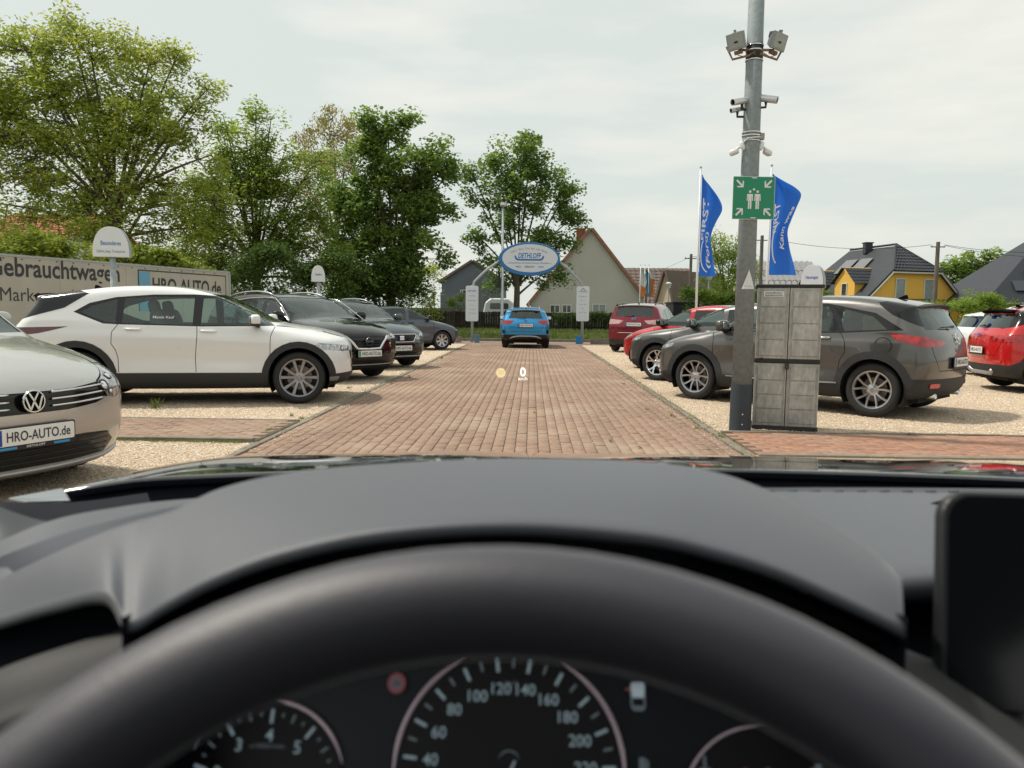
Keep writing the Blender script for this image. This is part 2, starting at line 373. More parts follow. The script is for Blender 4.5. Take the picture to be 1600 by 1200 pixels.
            r = np.arange(len(T)); i0, i1, i2 = odd, (odd+1) % 3, (odd+2) % 3
            v0, v1, v2 = T[r, i0], T[r, i1], T[r, i2]; d0, d1, d2 = D[r, i0], D[r, i1], D[r, i2]
            t1 = (d0/np.where(sp, d0-d1, 1))[:, None]; t2 = (d0/np.where(sp, d0-d2, 1))[:, None]
            p1 = v0+(v1-v0)*t1; p2 = v0+(v2-v0)*t2
            New = np.concatenate([np.stack([v0, p1, p2], 1)[sp], np.stack([p1, v1, v2], 1)[sp], np.stack([p1, v2, p2], 1)[sp], T[~sp]])
            Ln = np.concatenate([Lb[sp]]*3+[Lb[~sp]])
            s.T = np.concatenate([s.T[~hit], New]); s.L = np.concatenate([s.L[~hit], Ln]); m0 = np.concatenate([m0[~hit], np.ones(len(New), bool)])
        m0 = mask(); Q = mp(s.T.mean(1)); ins = np.zeros(len(Q), bool)
        for (ax, ay), (bx, by) in zip(poly, np.roll(poly, -1, 0)):
            if ay != by: ins ^= ((ay > Q[:, 1]) != (by > Q[:, 1])) & (Q[:, 0] < (bx-ax)*(Q[:, 1]-ay)/(by-ay)+ax)
        s.L[m0 & ins] = label
    def take(s, labels, off=0.0, skirt=0.0, sel=None, inner=None):
        """mesh data of the labelled skin, moved out by off, with its edge turned inwards by skirt"""
        m = np.isin(s.L, labels)
        if sel is not None: m &= sel(s.T.mean(1))
        T = s.T[m]
        if len(T) == 0: return None
        K = np.round(T.reshape(-1, 3)*2e4).astype(np.int64); _, ix, inv = np.unique(K, axis=0, return_index=True, return_inverse=True); inv = inv.reshape(-1)
        V = T.reshape(-1, 3)[ix]; F = inv.reshape(-1, 3); F = F[(F[:, 0] != F[:, 1]) & (F[:, 1] != F[:, 2]) & (F[:, 0] != F[:, 2])]
        Nn = s.normal(V); V = V+Nn*off; nv = len(V); NV = Nn
        if skirt:
            E = np.concatenate([F[:, [0, 1]], F[:, [1, 2]], F[:, [2, 0]]]); key = np.sort(E, 1); _, inv2, ct = np.unique(key, axis=0, return_inverse=True, return_counts=True)
            E = E[ct[inv2.reshape(-1)] == 1]; bv, bi = np.unique(E, return_inverse=True); bi = bi.reshape(-1, 2)
            if len(bv):
                dirs = -Nn[bv]
                if inner is not None: V3 = inner(V[bv])
                else: V3 = V[bv]+dirs*skirt
                V = np.concatenate([V, V[bv], V3]); c0 = nv; c1 = nv+len(bv)
                rad = np.concatenate([-Nn[bv], -Nn[bv]]); NV = np.concatenate([Nn, rad])
                S = np.stack([bi[:, 1]+c0, bi[:, 0]+c0, bi[:, 0]+c1], 1); S2 = np.stack([bi[:, 1]+c0, bi[:, 0]+c1, bi[:, 1]+c1], 1)
                F = np.concatenate([F, S, S2])
        return V, F, NV, nv
def skin_part(sk, name, labels, m, parent, off=0.0, skirt=0.0, sel=None, inner=None):
    g = sk.take(labels, off, skirt, sel, inner)
    if g is None: return None
    V, F, NV, nv = g; me = fast_mesh(name, V, F, m=m, smooth=True)
    nrm = NV.copy()
    try: me.normals_split_custom_set_from_vertices([tuple(n) for n in nrm])
    except Exception: pass
    o = bpy.data.objects.new(name, me); COL.objects.link(o); o.parent = parent; return o
# labels of the skin
BODY, WS, RW, WIN, DFR, DRR, HEAD, TAIL, GRIL, CLAD, SILVER, GAP, ARCH, TGATE, HOOD, DUCT, PILLAR, DTRIM = range(18)
def band(P, w, wrap=False):
    """a thin strip along an open line"""
    k_ = .017 if wrap else 1.0
    P = [Vector((p[0]*k_, p[1])) for p in P]; out = []
    L, Rr = [], []
    for i, p in enumerate(P):
        d = (P[min(i+1, len(P)-1)]-P[max(i-1, 0)]).normalized(); n = Vector((-d.y, d.x)); L.append(p+n*w/2); Rr.append(p-n*w/2)
    return [(q.x/k_, q.y) for q in L+Rr[::-1]]
def circ(cx, cz, r, a0=0, a1=360, n=28): return [(cx+r*math.cos(R(a0+(a1-a0)*k/n)), cz+r*math.sin(R(a0+(a1-a0)*k/n))) for k in range(n+(0 if a1-a0 >= 360 else 1))]
def frame_at(o, p, n):
    n = Vector(n).normalized(); x = Vector((0, 0, 1)).cross(n).normalized(); y = n.cross(x)
    o.matrix_local = Matrix(((x.x, y.x, n.x, p[0]), (x.y, y.y, n.y, p[1]), (x.z, y.z, n.z, p[2]), (0, 0, 0, 1))); return o
def paint(name, col, metal=0.0, rough=.35, spec=.4): return mat(name, col, rough, metal, coat=1.0, spec=spec, back=(.10, .10, .10), rvar=.03, vscale=3)
M['trim'] = mat('rough_black_trim', (.022, .024, .026), .62, bump=.3, bscale=500, back=(.01, .01, .01))
M['gloss_black'] = mat('gloss_black', (.006, .007, .008), .12, back=(.01, .01, .01))
M['gap'] = mat('shut_line', (.004, .004, .004), .9)
M['tyre'] = mat('tyre_rubber', (.018, .018, .019), .75, bump=.25, bscale=120)
M['alloy'] = mat('silver_alloy', (.50, .51, .53), .28, .9)
M['alloy_grey'] = mat('grey_alloy', (.34, .34, .36), .32, .8)
M['alloy_dark'] = mat('dark_alloy', (.03, .031, .034), .35, .7)
M['well'] = mat('wheel_well', (.008, .008, .008), .9)
M['cabin'] = mat('cabin_trim', (.09, .09, .095), .8, bump=.3, bscale=200)
M['seat'] = mat('seat_fabric', (.13, .13, .135), .85, bump=.4, bscale=300)
M['glass'] = glass_mat('tinted_glass', (.72, .90, .87), .03)
M['ws_glass'] = glass_mat('windscreen_glass', (.80, .95, .92), .05)
M['privacy'] = glass_mat('privacy_glass', (.10, .12, .125), .05, .25)
M['lamp_red'] = mat('red_lamp', (.50, .010, .014), .12, coat=1, var=.8, vscale=14, dark=.15)
M['lamp_dark_red'] = mat('dark_red_lamp', (.13, .006, .012), .1, coat=1, var=.6, vscale=12, dark=.3)
M['lamp_clear'] = mat('clear_lamp', (.62, .64, .66), .12, .75, coat=1, var=.9, vscale=22, dark=.12)
M['lens'] = mat('lamp_lens', (.8, .82, .85), .05, .6, coat=1)
M['silver_trim'] = mat('silver_trim', (.42, .43, .44), .35, .7)
M['plate_white'] = mat('plate_white', (.78, .79, .78), .35)
M['plate_blue'] = mat('plate_blue', (.015, .06, .30), .4)
M['plate_green'] = mat('plate_green', (.02, .30, .12), .4)
M['reflector'] = mat('red_reflector', (.5, .01, .015), .2, coat=1)
M['rust_disc'] = mat('brake_disc', (.22, .20, .19), .4, .8)
def wheel(R_, w, rr, style, rimmat, accent, root, pos, out):
    """tyre, rim and brake disc; out = +1 when the face looks to the car's left"""
    we = empty('wheel', pos, 0 if out > 0 else math.pi, root)
    ax = (0, 1, 0); t = MB(); h = w/2
    t.lathe([(rr-.01, -h*.8), (rr+.03, -h*.98), (R_-.035, -h), (R_-.008, -h*.82), (R_, -h*.6), (R_, h*.6), (R_-.008, h*.82), (R_-.035, h), (rr+.03, h*.98), (rr-.005, h*.84)], 40, ax=ax)
    for k in (-.45, 0, .45): t.lathe([(R_+.0015, h*k-.006), (R_+.0015, h*k+.006)], 40, ax=ax)
    t.build('tyre', M['tyre'], we, True, auto=40)
    b = MB(); b.lathe([(rr, h*.80), (rr-.024, h*.70), (rr-.03, -h*.8), (.02, -h*.8)], 40, ax=ax)
    b.build('rim', rimmat, we, True, auto=40)
    sp = MB(); ri = rr-.010; yb = h*.60
    def spoke(a0, r0, r1, w0, w1, a1=None, y0=.0, y1=.0, th=.022):
        a1 = a0 if a1 is None else a1
        for_ = [(r0, a0, w0, yb+y0), ((r0+r1)/2, (a0+a1)/2, (w0+w1)/2*.9, yb+.018+y0), (r1, a1, w1, yb+.022+y1)]
        P = []
        for r, a, wd, y in for_:
            a = R(a); c = Vector((r*math.cos(a), 0, r*math.sin(a))); tn = Vector((-math.sin(a), 0, math.cos(a)))
            P.append([c-tn*wd/2+Vector((0, y-th, 0)), c-tn*wd/2*.8+Vector((0, y, 0)), c+tn*wd/2*.8+Vector((0, y, 0)), c+tn*wd/2+Vector((0, y-th, 0))])
        sp.grid(P)
    acc = MB()
    if style == 'ten':                       # five twin spokes
        for k in range(5):
            a = 90+72*k
            for d in (-1, 1): spoke(a+d*15, .05, ri, .035, .05, a+d*17)
    elif style == 'twin':
        for k in range(5):
            a = 90+72*k
            for d in (-1, 1): spoke(a+d*9, .05, ri, .026, .034, a+d*19)
    elif style == 'five':
        for k in range(5):
            a = 90+72*k; spoke(a, .04, ri*.55, .07, .05)
            for d in (-1, 1): spoke(a+d*3, ri*.5, ri, .035, .045, a+d*14)
    else:                                    # wheel cover with slots
        for k in range(7): spoke(90+360/7*k, .04, ri, .06, .11, th=.012)
    sp.lathe([(rr+.012, h*.86), (rr+.006, h*.93), (rr-.008, h*.90), (rr-.018, h*.74), (rr-.020, -.02)], 40, ax=ax)
    sp.lathe([(0, yb+.012), (.028, yb+.012), (.034, yb+.005), (.075, yb-.004), (.078, yb-.03)], 24, ax=ax)
    sp.build('spoke_face', accent, we, False, auto=30)
    d = MB(); d.lathe([(.0, -.02), (rr*.66, -.02), (rr*.66, .0), (.0, .0)], 28, ax=ax); d.build('brake_disc', M['rust_disc'], we, True, auto=30)
    return we
def plate(sk, root, view, z, text, band_='plate_blue', w=.52, y=0.0, lift=.02, dealer=True):
    p, n = sk.hit(view, y, z); n = Vector((n.x, n.y, n.z*.3)).normalized(); o = MB(); o.prism(rrect(w, .11, .012), (0, 0, 0), (1, 0, 0), (0, 1, 0), (0, 0, 1), .012)
    pl = o.build('number_plate', M['plate_white'], root, bevel=.002); frame_at(pl, p+n*(lift+.006), n)
    f = MB(); f.prism(rrect(w+.022, .15, .014), (0, -.011, -.006), (1, 0, 0), (0, 1, 0), (0, 0, 1), .010); f.build('plate_holder', M['black_plastic'], pl)
    b = MB(); b.prism([(-w/2+.004, -.05), (-w/2+.045, -.05), (-w/2+.045, .05), (-w/2+.004, .05)], (0, 0, .012), (1, 0, 0), (0, 1, 0), (0, 0, 1), .0012); b.build('plate_band', M[band_], pl)
    if text: lettering(text, .088, M['dark_print'], pl, (.02, -.002, .0125), (1, 0, 0), (0, 1, 0), (0, 0, 1), bold=.012, width=w*.80)
    if dealer:
        for a, c in ((-.23, -.12), (.12, .23)): q = MB(); q.prism([(a, -.079), (c, -.079), (c, -.064), (a, -.064)], (0, 0, .004), (1, 0, 0), (0, 1, 0), (0, 0, 1), .0015); q.build('holder_print', mat('sky_blue_print', (.03, .30, .62), .5), pl)
        lettering('DETHLOFF', .02, M['white_print'], pl, (0, -.071, .0045), (1, 0, 0), (0, 1, 0), (0, 0, 1), bold=.01, width=.12)
    return pl
def badge(sk, root, view, y, z, kind, r=.06, lift=.012):
    p, n = sk.hit(view, y, z); e = empty('badge', parent=root); frame_at(e, p+n*lift, n)
    b = MB(); b.lathe([(r*.86, .0), (r*.88, .007), (r*.97, .007), (r, .0)], 36) if kind not in ('seat', 'blueoval') else None
    if kind == 'vw':
        st = r*.075
        for pts in ([(-.40, .72), (0, .02), (.40, .72)], [(-.74, .42), (-.36, -.76), (0, -.04), (.36, -.76), (.74, .42)]):
            for a, c in zip(pts[:-1], pts[1:]):
                A = Vector((a[0]*r, a[1]*r)); B = Vector((c[0]*r, c[1]*r)); d = (B-A).normalized(); nn = Vector((-d.y, d.x))*st
                b.prism([tuple(A-nn), tuple(B-nn), tuple(B+nn), tuple(A+nn)], (0, 0, 0), (1, 0, 0), (0, 1, 0), (0, 0, 1), .007)
        k = MB(); k.lathe([(0, -.002), (r*.9, -.002)], 32); k.build('badge_field', M['gloss_black'], e)
    elif kind == 'ringbar': b.prism([(-r*1.2, -r*.16), (r*1.2, -r*.16), (r*1.2, r*.16), (-r*1.2, r*.16)], (0, 0, .003), (1, 0, 0), (0, 1, 0), (0, 0, 1), .008)
    elif kind == 'wing':
        for s_ in (-1, 1): b.tube([(s_*r*.9, r*.30, .004), (s_*r*.45, r*.22, .005), (0, -r*.25, .006)], [r*.05, r*.10, r*.13], 6)
    elif kind == 'seat':
        for yy, s_ in ((.35, 1), (-.35, -1)): b.prism([(-r*.8, r*(yy-.28)), (r*.8*.9, r*(yy-.28)), (r*.8, r*(yy+.28)), (-r*.8, r*(yy+.28))], (0, 0, 0), (1, 0, 0), (0, 1, 0), (0, 0, 1), .006)
    elif kind == 'blueoval':
        b.prism(ellipse(r*1.15, r*.5, 28), (0, 0, 0), (1, 0, 0), (0, 1, 0), (0, 0, 1), .006)
        k = MB(); k.prism(ellipse(r*1.05, r*.42, 28), (0, 0, .006), (1, 0, 0), (0, 1, 0), (0, 0, 1), .001); k.build('badge_field', M['plate_blue'], e)
    b.build('badge_emblem', M['chrome'], e, auto=30); return e
def blob(c, size, rot=None, n=14, m=10, pw=.55):
    """rounded box as a superellipsoid"""
    g = []; sp = lambda v: math.copysign(abs(v)**pw, v)
    for i in range(m+1):
        a = -math.pi/2+math.pi*i/m; row = []
        for j in range(n+1):
            b = 2*math.pi*j/n; p = Vector((sp(math.cos(a))*sp(math.cos(b))*size[0]/2, sp(math.cos(a))*sp(math.sin(b))*size[1]/2, sp(math.sin(a))*size[2]/2))
            if rot is not None: p = rot @ p
            row.append(p+Vector(c))
        g.append(row)
    q = MB(); q.grid(g); return q
def build_car(c, name, label, cat, loc, heading, group=None):
    sk = Skin(c).mesh(c.get('nu', 100), c.get('nt', 88)); xf, xb = c['xf'], c['xb']; Rw = c.get('rw', .335); Ra = c.get('ra', Rw+.055); zc = Rw
    dls = []
    # ---- outlines
    for s_ in (1, -1):
        for xa in (xf, xb): sk.cut(ARCH, 'side', circ(xa, zc+.005, Ra), 0, lim=lambda C, s_=s_: C[:, 1]*s_ > .48)
        for w in c['wins']: sk.cut(WIN, 'side', w, s_, lim=lambda C: C[:, 2] > .8)
        if c.get('dlo'): sk.cut(PILLAR, 'side', c['dlo'], s_, lim=lambda C: C[:, 2] > .8)
    sk.cut(WS, 'front', c['ws'], 0, lim=lambda C: (C[:, 0] > c['cowl']-1.2) & (C[:, 0] < c['cowl']+.25) & (C[:, 2] > c['ws_z']-.06), nmin=.25)
    sk.cut(RW, 'rear', c['rwin'], 0, lim=lambda C: C[:, 0] < c['rw_x'], nmin=.2)
    for L, view, poly, side in c.get('cuts', []):
        for s_ in ((1, -1) if side == 'both' else (side,)):
            sk.cut(L, view, poly, s_)
    if c.get('clad'):
        cw = c['clad']
        for s_ in (1, -1):
            for xa in (xf, xb): sk.cut(CLAD, 'side', circ(xa, zc+.005, Ra+cw), s_, nmin=-.2, lim=lambda C, s_=s_: C[:, 1]*s_ > .45)
            sk.cut(CLAD, 'side', [(xb, .1), (xf, .1), (xf, c['sill']), (xb, c['sill']+.0)], s_, nmin=-.6)
        if c.get('clad_f'): sk.cut(CLAD, 'nose', [(-115, .05), (115, .05), (115, c['clad_f'][1]), (60, c['clad_f'][1]), (42, c['clad_f'][0]), (-42, c['clad_f'][0]), (-60, c['clad_f'][1]), (-115, c['clad_f'][1])])
        if c.get('clad_r'): sk.cut(CLAD, 'tail', [(-115, .05), (115, .05), (115, c['clad_r'][1]), (60, c['clad_r'][1]), (45, c['clad_r'][0]), (-45, c['clad_r'][0]), (-60, c['clad_r'][1]), (-115, c['clad_r'][1])])
    for ln in c.get('gaps', []):
        for s_ in (1, -1): sk.cut(GAP, 'side', band(ln, .009), s_)
    for view, ln, side in c.get('gaps2', []):
        for s_ in ((1, -1) if side == 'both' else (side,)): sk.cut(GAP, view, band(ln, .009, view in ('nose', 'tail')), s_)
    for i, d in enumerate(c.get('doors', [])):
        for s_ in (1, -1): sk.cut(DFR if i == 0 else DRR, 'side', d, s_)
    # ---- parts
    root = empty(name, loc, heading); tag(root, label, cat, group)
    pm = c['paint']; glass = c.get('glass', M['glass'])
    wellin = lambda V: V+np.where(np.abs(V[:, 1:2]) > .4, 1, 0)*np.stack([np.zeros(len(V)), -np.sign(V[:, 1])*.02, np.zeros(len(V))], 1)
    skin_part(sk, 'body', [BODY, HOOD], pm, root, 0, .022)
    for side in (1, -1):
        sel = lambda C, s=side: C[:, 1]*s > 0
        for L in (DFR, DRR):
            d = skin_part(sk, 'door', [L], pm, root, 0, .02, sel)
            if d is not None: dls.append((d, L, side))
        skin_part(sk, 'cladding', [CLAD], c.get('cladmat', M['trim']), root, .006, .03, sel)
        for k, w in enumerate(c['wins']):
            xs = [q[0] for q in w]; x0, x1 = min(xs)-.01, max(xs)+.01
            gm = glass if k < c.get('nclear', 1) else c.get('glass_r', glass)
            skin_part(sk, 'side_window', [WIN], gm, root, -.006, 0, lambda C, s=side, a=x0, b=x1: (C[:, 1]*s > 0) & (C[:, 0] > a) & (C[:, 0] < b))
        skin_part(sk, 'window_surround', [PILLAR], c.get('dlomat', M['gloss_black']), root, -.003, .012, sel)
        skin_part(sk, 'headlight', [HEAD], M['lamp_clear'], root, -.004, .02, sel)
        skin_part(sk, 'tail_light', [TAIL], c.get('tailmat', M['lamp_red']), root, .003, .02, sel)
        skin_part(sk, 'fog_recess', [DUCT], M['gloss_black'], root, -.02, .0, sel)
    skin_part(sk, 'windscreen', [WS], M['ws_glass'], root, -.005)
    skin_part(sk, 'rear_window', [RW], c.get('glass_r', glass), root, -.005)
    skin_part(sk, 'grille', [GRIL], M['gloss_black'], root, -.012, 0)
    skin_part(sk, 'silver_insert', [SILVER], M['silver_trim'], root, .004, .02)
    skin_part(sk, 'tailgate', [TGATE], pm, root, 0, .015)
    skin_part(sk, 'shut_lines', [GAP], M['gap'], root, -.004)
    if any(sk.L == DTRIM):
        for q_ in ((lambda C: C[:, 1] > .25), (lambda C: C[:, 1] < -.25), (lambda C: np.abs(C[:, 1]) <= .25)): skin_part(sk, 'dark_trim', [DTRIM], M['gloss_black'], root, .002, .01, q_)
    if c.get('spoiler'):
        xs_, zs2, ws_ = c['spoiler']; g = []
        for t in np.linspace(-1, 1, 13):
            y_ = t*ws_; bx = xs_+.10*abs(t)**3; zz_ = zs2-.03*t*t; g.append([(bx+.26, y_, zz_+.012), (bx+.12, y_, zz_+.012), (bx+.02, y_, zz_+.002), (bx, y_, zz_-.012), (bx+.04, y_, zz_-.035), (bx+.16, y_, zz_-.06)])
        b = MB(); b.grid(g); b.build('spoiler', c.get('spoilmat', pm), root, True)
    # wheel wells and floor
    for xa in (xf, xb):
        for s_ in (1, -1):
            b = MB(); y1 = float(sk.half(np.array([xa]), np.array([zc+Ra*.6]))[0])-.02
            A = [(xa+(Ra+.004)*math.cos(R(t)), (Ra+.004)*math.sin(R(t))+zc+.005) for t in range(-30, 211, 12)]
            b.grid([[(x, s_*.42, z) for x, z in A], [(x, s_*y1, z) for x, z in A]])
            b.add([(x, s_*.42, z) for x, z in A], [tuple(range(len(A)))]); b.build('wheel_well', M['well'], root)
    b = MB(); b.span(sk.xr+.25, sk.xn-.25, -.62, .62, .19, .27); b.cyl((xf, -.7, zc), (xf, .7, zc), .04); b.cyl((xb, -.7, zc), (xb, .7, zc), .05); b.build('underbody', M['well'], root)
    tr = c['hw']-.125
    for xa in (xf, xb):
        for s_ in (1, -1): wheel(Rw, .215, c.get('rim', .225), c['wstyle'], c['rimmat'], c.get('rimacc', c['rimmat']), root, (xa, s_*tr, Rw), s_)
    # cabin
    if c.get('cabin', True):
        ck = c['cowl']
        for s_ in (1, -1):
            q = blob((ck-1.25, s_*.36, .62), (.5, .5, .22)); q.f; q2 = blob((ck-1.50, s_*.36, .92), (.2, .48, .66), Matrix.Rotation(R(-12), 3, 'Y')); q3 = blob((ck-1.60, s_*.36, 1.27), (.12, .27, .19), Matrix.Rotation(R(-12), 3, 'Y'))
            q.add(q2.v, q2.f).add(q3.v, q3.f).build('seat', M['seat'], root, True)
        q = blob((ck-2.1, 0, .62), (.5, 1.2, .2)); q2 = blob((ck-2.38, 0, .90), (.2, 1.2, .55), Matrix.Rotation(R(-18), 3, 'Y'))
        for s_ in (-1, 0, 1):
            q3 = blob((ck-2.47, s_*.38, 1.20), (.1, .24, .14)); q2.add(q3.v, q3.f)
        q.add(q2.v, q2.f).build('rear_bench', M['seat'], root, True)
        q = blob((ck-.30, 0, c['ws_z']-.16), (.75, 1.34, .26), pw=.4); q.build('dashboard', M['cabin'], root, True)
        q = MB(); q.tube([(ck-.72+.06*math.sin(t), .36+.18*math.cos(t), c['ws_z']-.08+.17*math.sin(t)) for t in np.linspace(0, 2*math.pi, 20, endpoint=False)], .015, 8, closed=True)
        q.cyl((ck-.5, .36, c['ws_z']-.12), (ck-.72, .36, c['ws_z']-.08), .03); q.span(ck-.735, ck-.715, .20, .52, c['ws_z']-.10, c['ws_z']-.06); q.build('steering_wheel', M['cabin'], root, True, auto=40)
        q = blob((ck-.62, 0, c['mir_z'] if 'mir_z' in c else c['ws_z']+.27), (.03, .24, .07)); q.build('rear_view_mirror', M['black_plastic'], root, True)
        q = MB(); q.span(sk.xr+.4, ck-.15, -.68, .68, .30, .36); q.build('cabin_floor', M['cabin'], root)
    # door mirrors, handles
    mx_, mz_ = c['mirror']; 
    for s_ in (1, -1):
        y0 = float(sk.half(np.array([mx_]), np.array([mz_-.04]))[0]); rot = Matrix.Rotation(R(-8*s_), 3, 'Z')
        e = empty('door_mirror', (mx_, s_*(y0+.10), mz_), 0, root)
        q = blob((0, 0, .02), (.13, .22, .145), rot, pw=.6); q.build('mirror_shell', c.get('mirmat', pm), e, True)
        q = blob((0, -s_*.0, -.04), (.12, .20, .05), rot); q.tube([(.01, -s_*.02, -.05), (.03, -s_*.10, -.07)], [.025, .02], 8); q.build('mirror_foot', M['trim'], e, True)
        q = MB(); q.prism(rrect(.18, .10, .03), (-.062, 0, .02), (0, 1, 0), (0, 0, 1), (-1, 0, 0), .004); q.build('mirror_glass', M['chrome'], e)
    for hx, hz in c.get('handles', []):
        for s_ in (1, -1):
            y0 = float(sk.half(np.array([hx]), np.array([hz]))[0]); b = MB()
            b.tube([(hx-.10, s_*(y0-.005), hz+.004), (hx-.08, s_*(y0+.022), hz+.004), (hx+.07, s_*(y0+.024), hz-.002), (hx+.10, s_*(y0-.005), hz-.004)], [.011, .014, .013, .010], 8)
            par = root
            for d, L, sd in dls:
                if sd == s_ and ((L == DFR) == (hx > c.get('bpil', 0))): par = d
            b.build('handle', c.get('handmat', pm), par, True)
    if c.get('rails'):
        for s_ in (1, -1):
            P = []
            for x, dz in zip(np.linspace(c['rails'][0], c['rails'][1], 9), (0, .028, .036, .04, .04, .04, .036, .028, 0)):
                yy = c.get('raily', .56); p, n = sk.hit('top', x, s_*yy); P.append(p+Vector((0, 0, dz)))
            b = MB(); b.tube(P, [.012]+[.017]*7+[.012], 8); b.build('roof_rail', c.get('railmat', M['silver_trim']), root, True)
    if c.get('fin'):
        p, n = sk.hit('top', c['fin'], 0); b = MB(); b.prism([(-.09, 0), (.07, 0), (-.05, .055), (-.075, .055)], p+Vector((0, -.012, -.004)), (1, 0, 0), (0, 0, 1), (0, 1, 0), .024); b.build('aerial', M['gloss_black'], root, bevel=.006)
    if c.get('wiper'):
        y0, y1, z0, z1 = c['wiper']; P = []
        for k in range(5):
            t = k/4; p, n = sk.hit('rear', y0+(y1-y0)*t, z0+(z1-z0)*t); P.append(p+n*(.015+.02*(1-t)))
        b = MB(); b.tube(P, [.02, .012, .009, .008, .006], 6); b.build('wiper', M['black_plastic'], root, True)
    return root, sk
# ---------------------------------------------------------------- the different shapes (x forward from mid wheelbase, z up)
def base_side(xn, xr, hood, cowl, ws, roof, spo, tail, zb=.21):
    """closed side outline: under-edge, nose, bonnet, windscreen, roof, tail"""
    return [(xn-.50, zb), (xn-.12, zb+.02), (xn-.01, .36), (xn, .52), (xn-.01, .66)]+hood+[cowl]+ws+roof+spo+tail+[(xr+.02, .50), (xr+.06, .32), (xr+.20, zb+.03), (xr+.6, zb), (0, zb-.01)]
def crossover(paint_, **k):
    """white side-on crossover"""
    c = dict(hw=.895, xf=1.36, xb=-1.36, cowl=1.02, ws_z=1.07, belt=(.98, 1.09), rw=.345, ra=.395, rim=.232,
        side=base_side(2.23, -2.20, [(2.19, .78), (2.02, .90), (1.7, .985), (1.3, 1.045)], (1.04, 1.085), [(.62, 1.31), (.28, 1.455)], [(-.1, 1.535), (-.5, 1.56), (-1.0, 1.545), (-1.4, 1.495)], [(-1.80, 1.425), (-1.90, 1.41), (-1.86, 1.36)], [(-2.06, 1.14), (-2.12, 1.05), (-2.19, .96), (-2.20, .80)]),
        wins=[[(.96, 1.055), (.10, 1.045), (.12, 1.415), (.30, 1.405), (.55, 1.30), (.80, 1.17)], [(.00, 1.045), (-.86, 1.065), (-.84, 1.385), (-.50, 1.41), (.01, 1.418)], [(-.93, 1.068), (-1.06, 1.08), (-1.36, 1.20), (-1.22, 1.29), (-.93, 1.375)]],
        dlo=[(1.02, 1.04), (.1, 1.025), (-.9, 1.045), (-1.08, 1.055), (-1.44, 1.20), (-1.26, 1.315), (-.95, 1.395), (-.5, 1.435), (.0, 1.445), (.32, 1.43), (.60, 1.305)],
        ws=[(-.74, 1.085), (.74, 1.085), (.58, 1.455), (-.58, 1.455)], rwin=[(-.64, 1.10), (.64, 1.10), (.50, 1.345), (-.50, 1.345)], rw_x=-1.4,
        clad=.085, sill=.42, clad_f=(.40, .38), clad_r=(.52, .52),
        gaps=[[(1.03, 1.03), (.98, .9), (.97, .6), (1.0, .43)], [(.055, 1.03), (.06, .9), (.03, .6), (.04, .43)], [(-.90, 1.05), (-.97, .95), (-.98, .80), (-.93, .72), (-.905, .62), (-.90, .43)], [(1.04, 1.04), (1.5, 1.0), (2.0, .86)]],
        cuts=[(HEAD, 'nose', [(14, .735), (40, .775), (62, .80), (66, .765), (40, .70), (18, .68)], 'both'), (GRIL, 'front', [(-.42, .72), (.42, .72), (.36, .45), (.2, .38), (-.2, .38), (-.36, .45)], 0),
              (TAIL, 'tail', [(20, .985), (48, .995), (82, 1.02), (60, .935), (44, .90), (22, .91)], 'both')],
        handles=[(.20, .965), (-.72, .985)], bpil=.05, mirror=(.80, 1.10), wstyle='ten', rimmat=M['alloy_dark'], rimacc=M['alloy_grey'], paint=paint_, tailmat=M['lamp_dark_red'], fin=-1.35)
    c.update(k); return c
def suv(paint_, **k):
    """taller crossover with roof rails"""
    c = dict(hw=.905, xf=1.32, xb=-1.32, cowl=1.00, ws_z=1.12, belt=(1.03, 1.14), rw=.345, ra=.39, rim=.225,
        side=base_side(2.20, -2.17, [(2.17, .86), (2.02, .97), (1.7, 1.045), (1.3, 1.095)], (1.02, 1.13), [(.60, 1.36), (.30, 1.50)], [(-.1, 1.58), (-.6, 1.60), (-1.1, 1.58), (-1.5, 1.54)], [(-1.88, 1.49), (-1.96, 1.47), (-1.92, 1.42)], [(-2.05, 1.16), (-2.12, 1.06), (-2.16, .95), (-2.16, .78)]),
        wins=[[(.93, 1.10), (.10, 1.095), (.12, 1.455), (.32, 1.44), (.60, 1.31), (.80, 1.20)], [(.00, 1.095), (-.84, 1.11), (-.82, 1.43), (-.50, 1.455), (.01, 1.462)], [(-.91, 1.115), (-1.10, 1.13), (-1.40, 1.24), (-1.25, 1.35), (-.91, 1.415)]],
        dlo=[(1.0, 1.075), (.1, 1.07), (-.9, 1.09), (-1.12, 1.105), (-1.48, 1.24), (-1.28, 1.38), (-.9, 1.445), (-.5, 1.48), (.0, 1.488), (.34, 1.47), (.62, 1.34)],
        ws=[(-.74, 1.135), (.74, 1.135), (.60, 1.50), (-.60, 1.50)], rwin=[(-.62, 1.14), (.62, 1.14), (.54, 1.42), (-.54, 1.42)], rw_x=-1.5,
        gaps=[[(1.01, 1.08), (.98, .95), (.97, .6), (1.0, .38)], [(.055, 1.08), (.06, .9), (.03, .6), (.04, .38)], [(-.88, 1.09), (-.96, .98), (-.97, .80), (-.92, .72), (-.90, .38)]],
        cuts=[], handles=[(.18, 1.0), (-.72, 1.02)], bpil=.05, mirror=(.78, 1.15), wstyle='five', rimmat=M['alloy_dark'], rimacc=M['alloy'], paint=paint_, fin=-1.4, rails=(.15, -1.55), clad=.05, sill=.34)
    c.update(k); return c
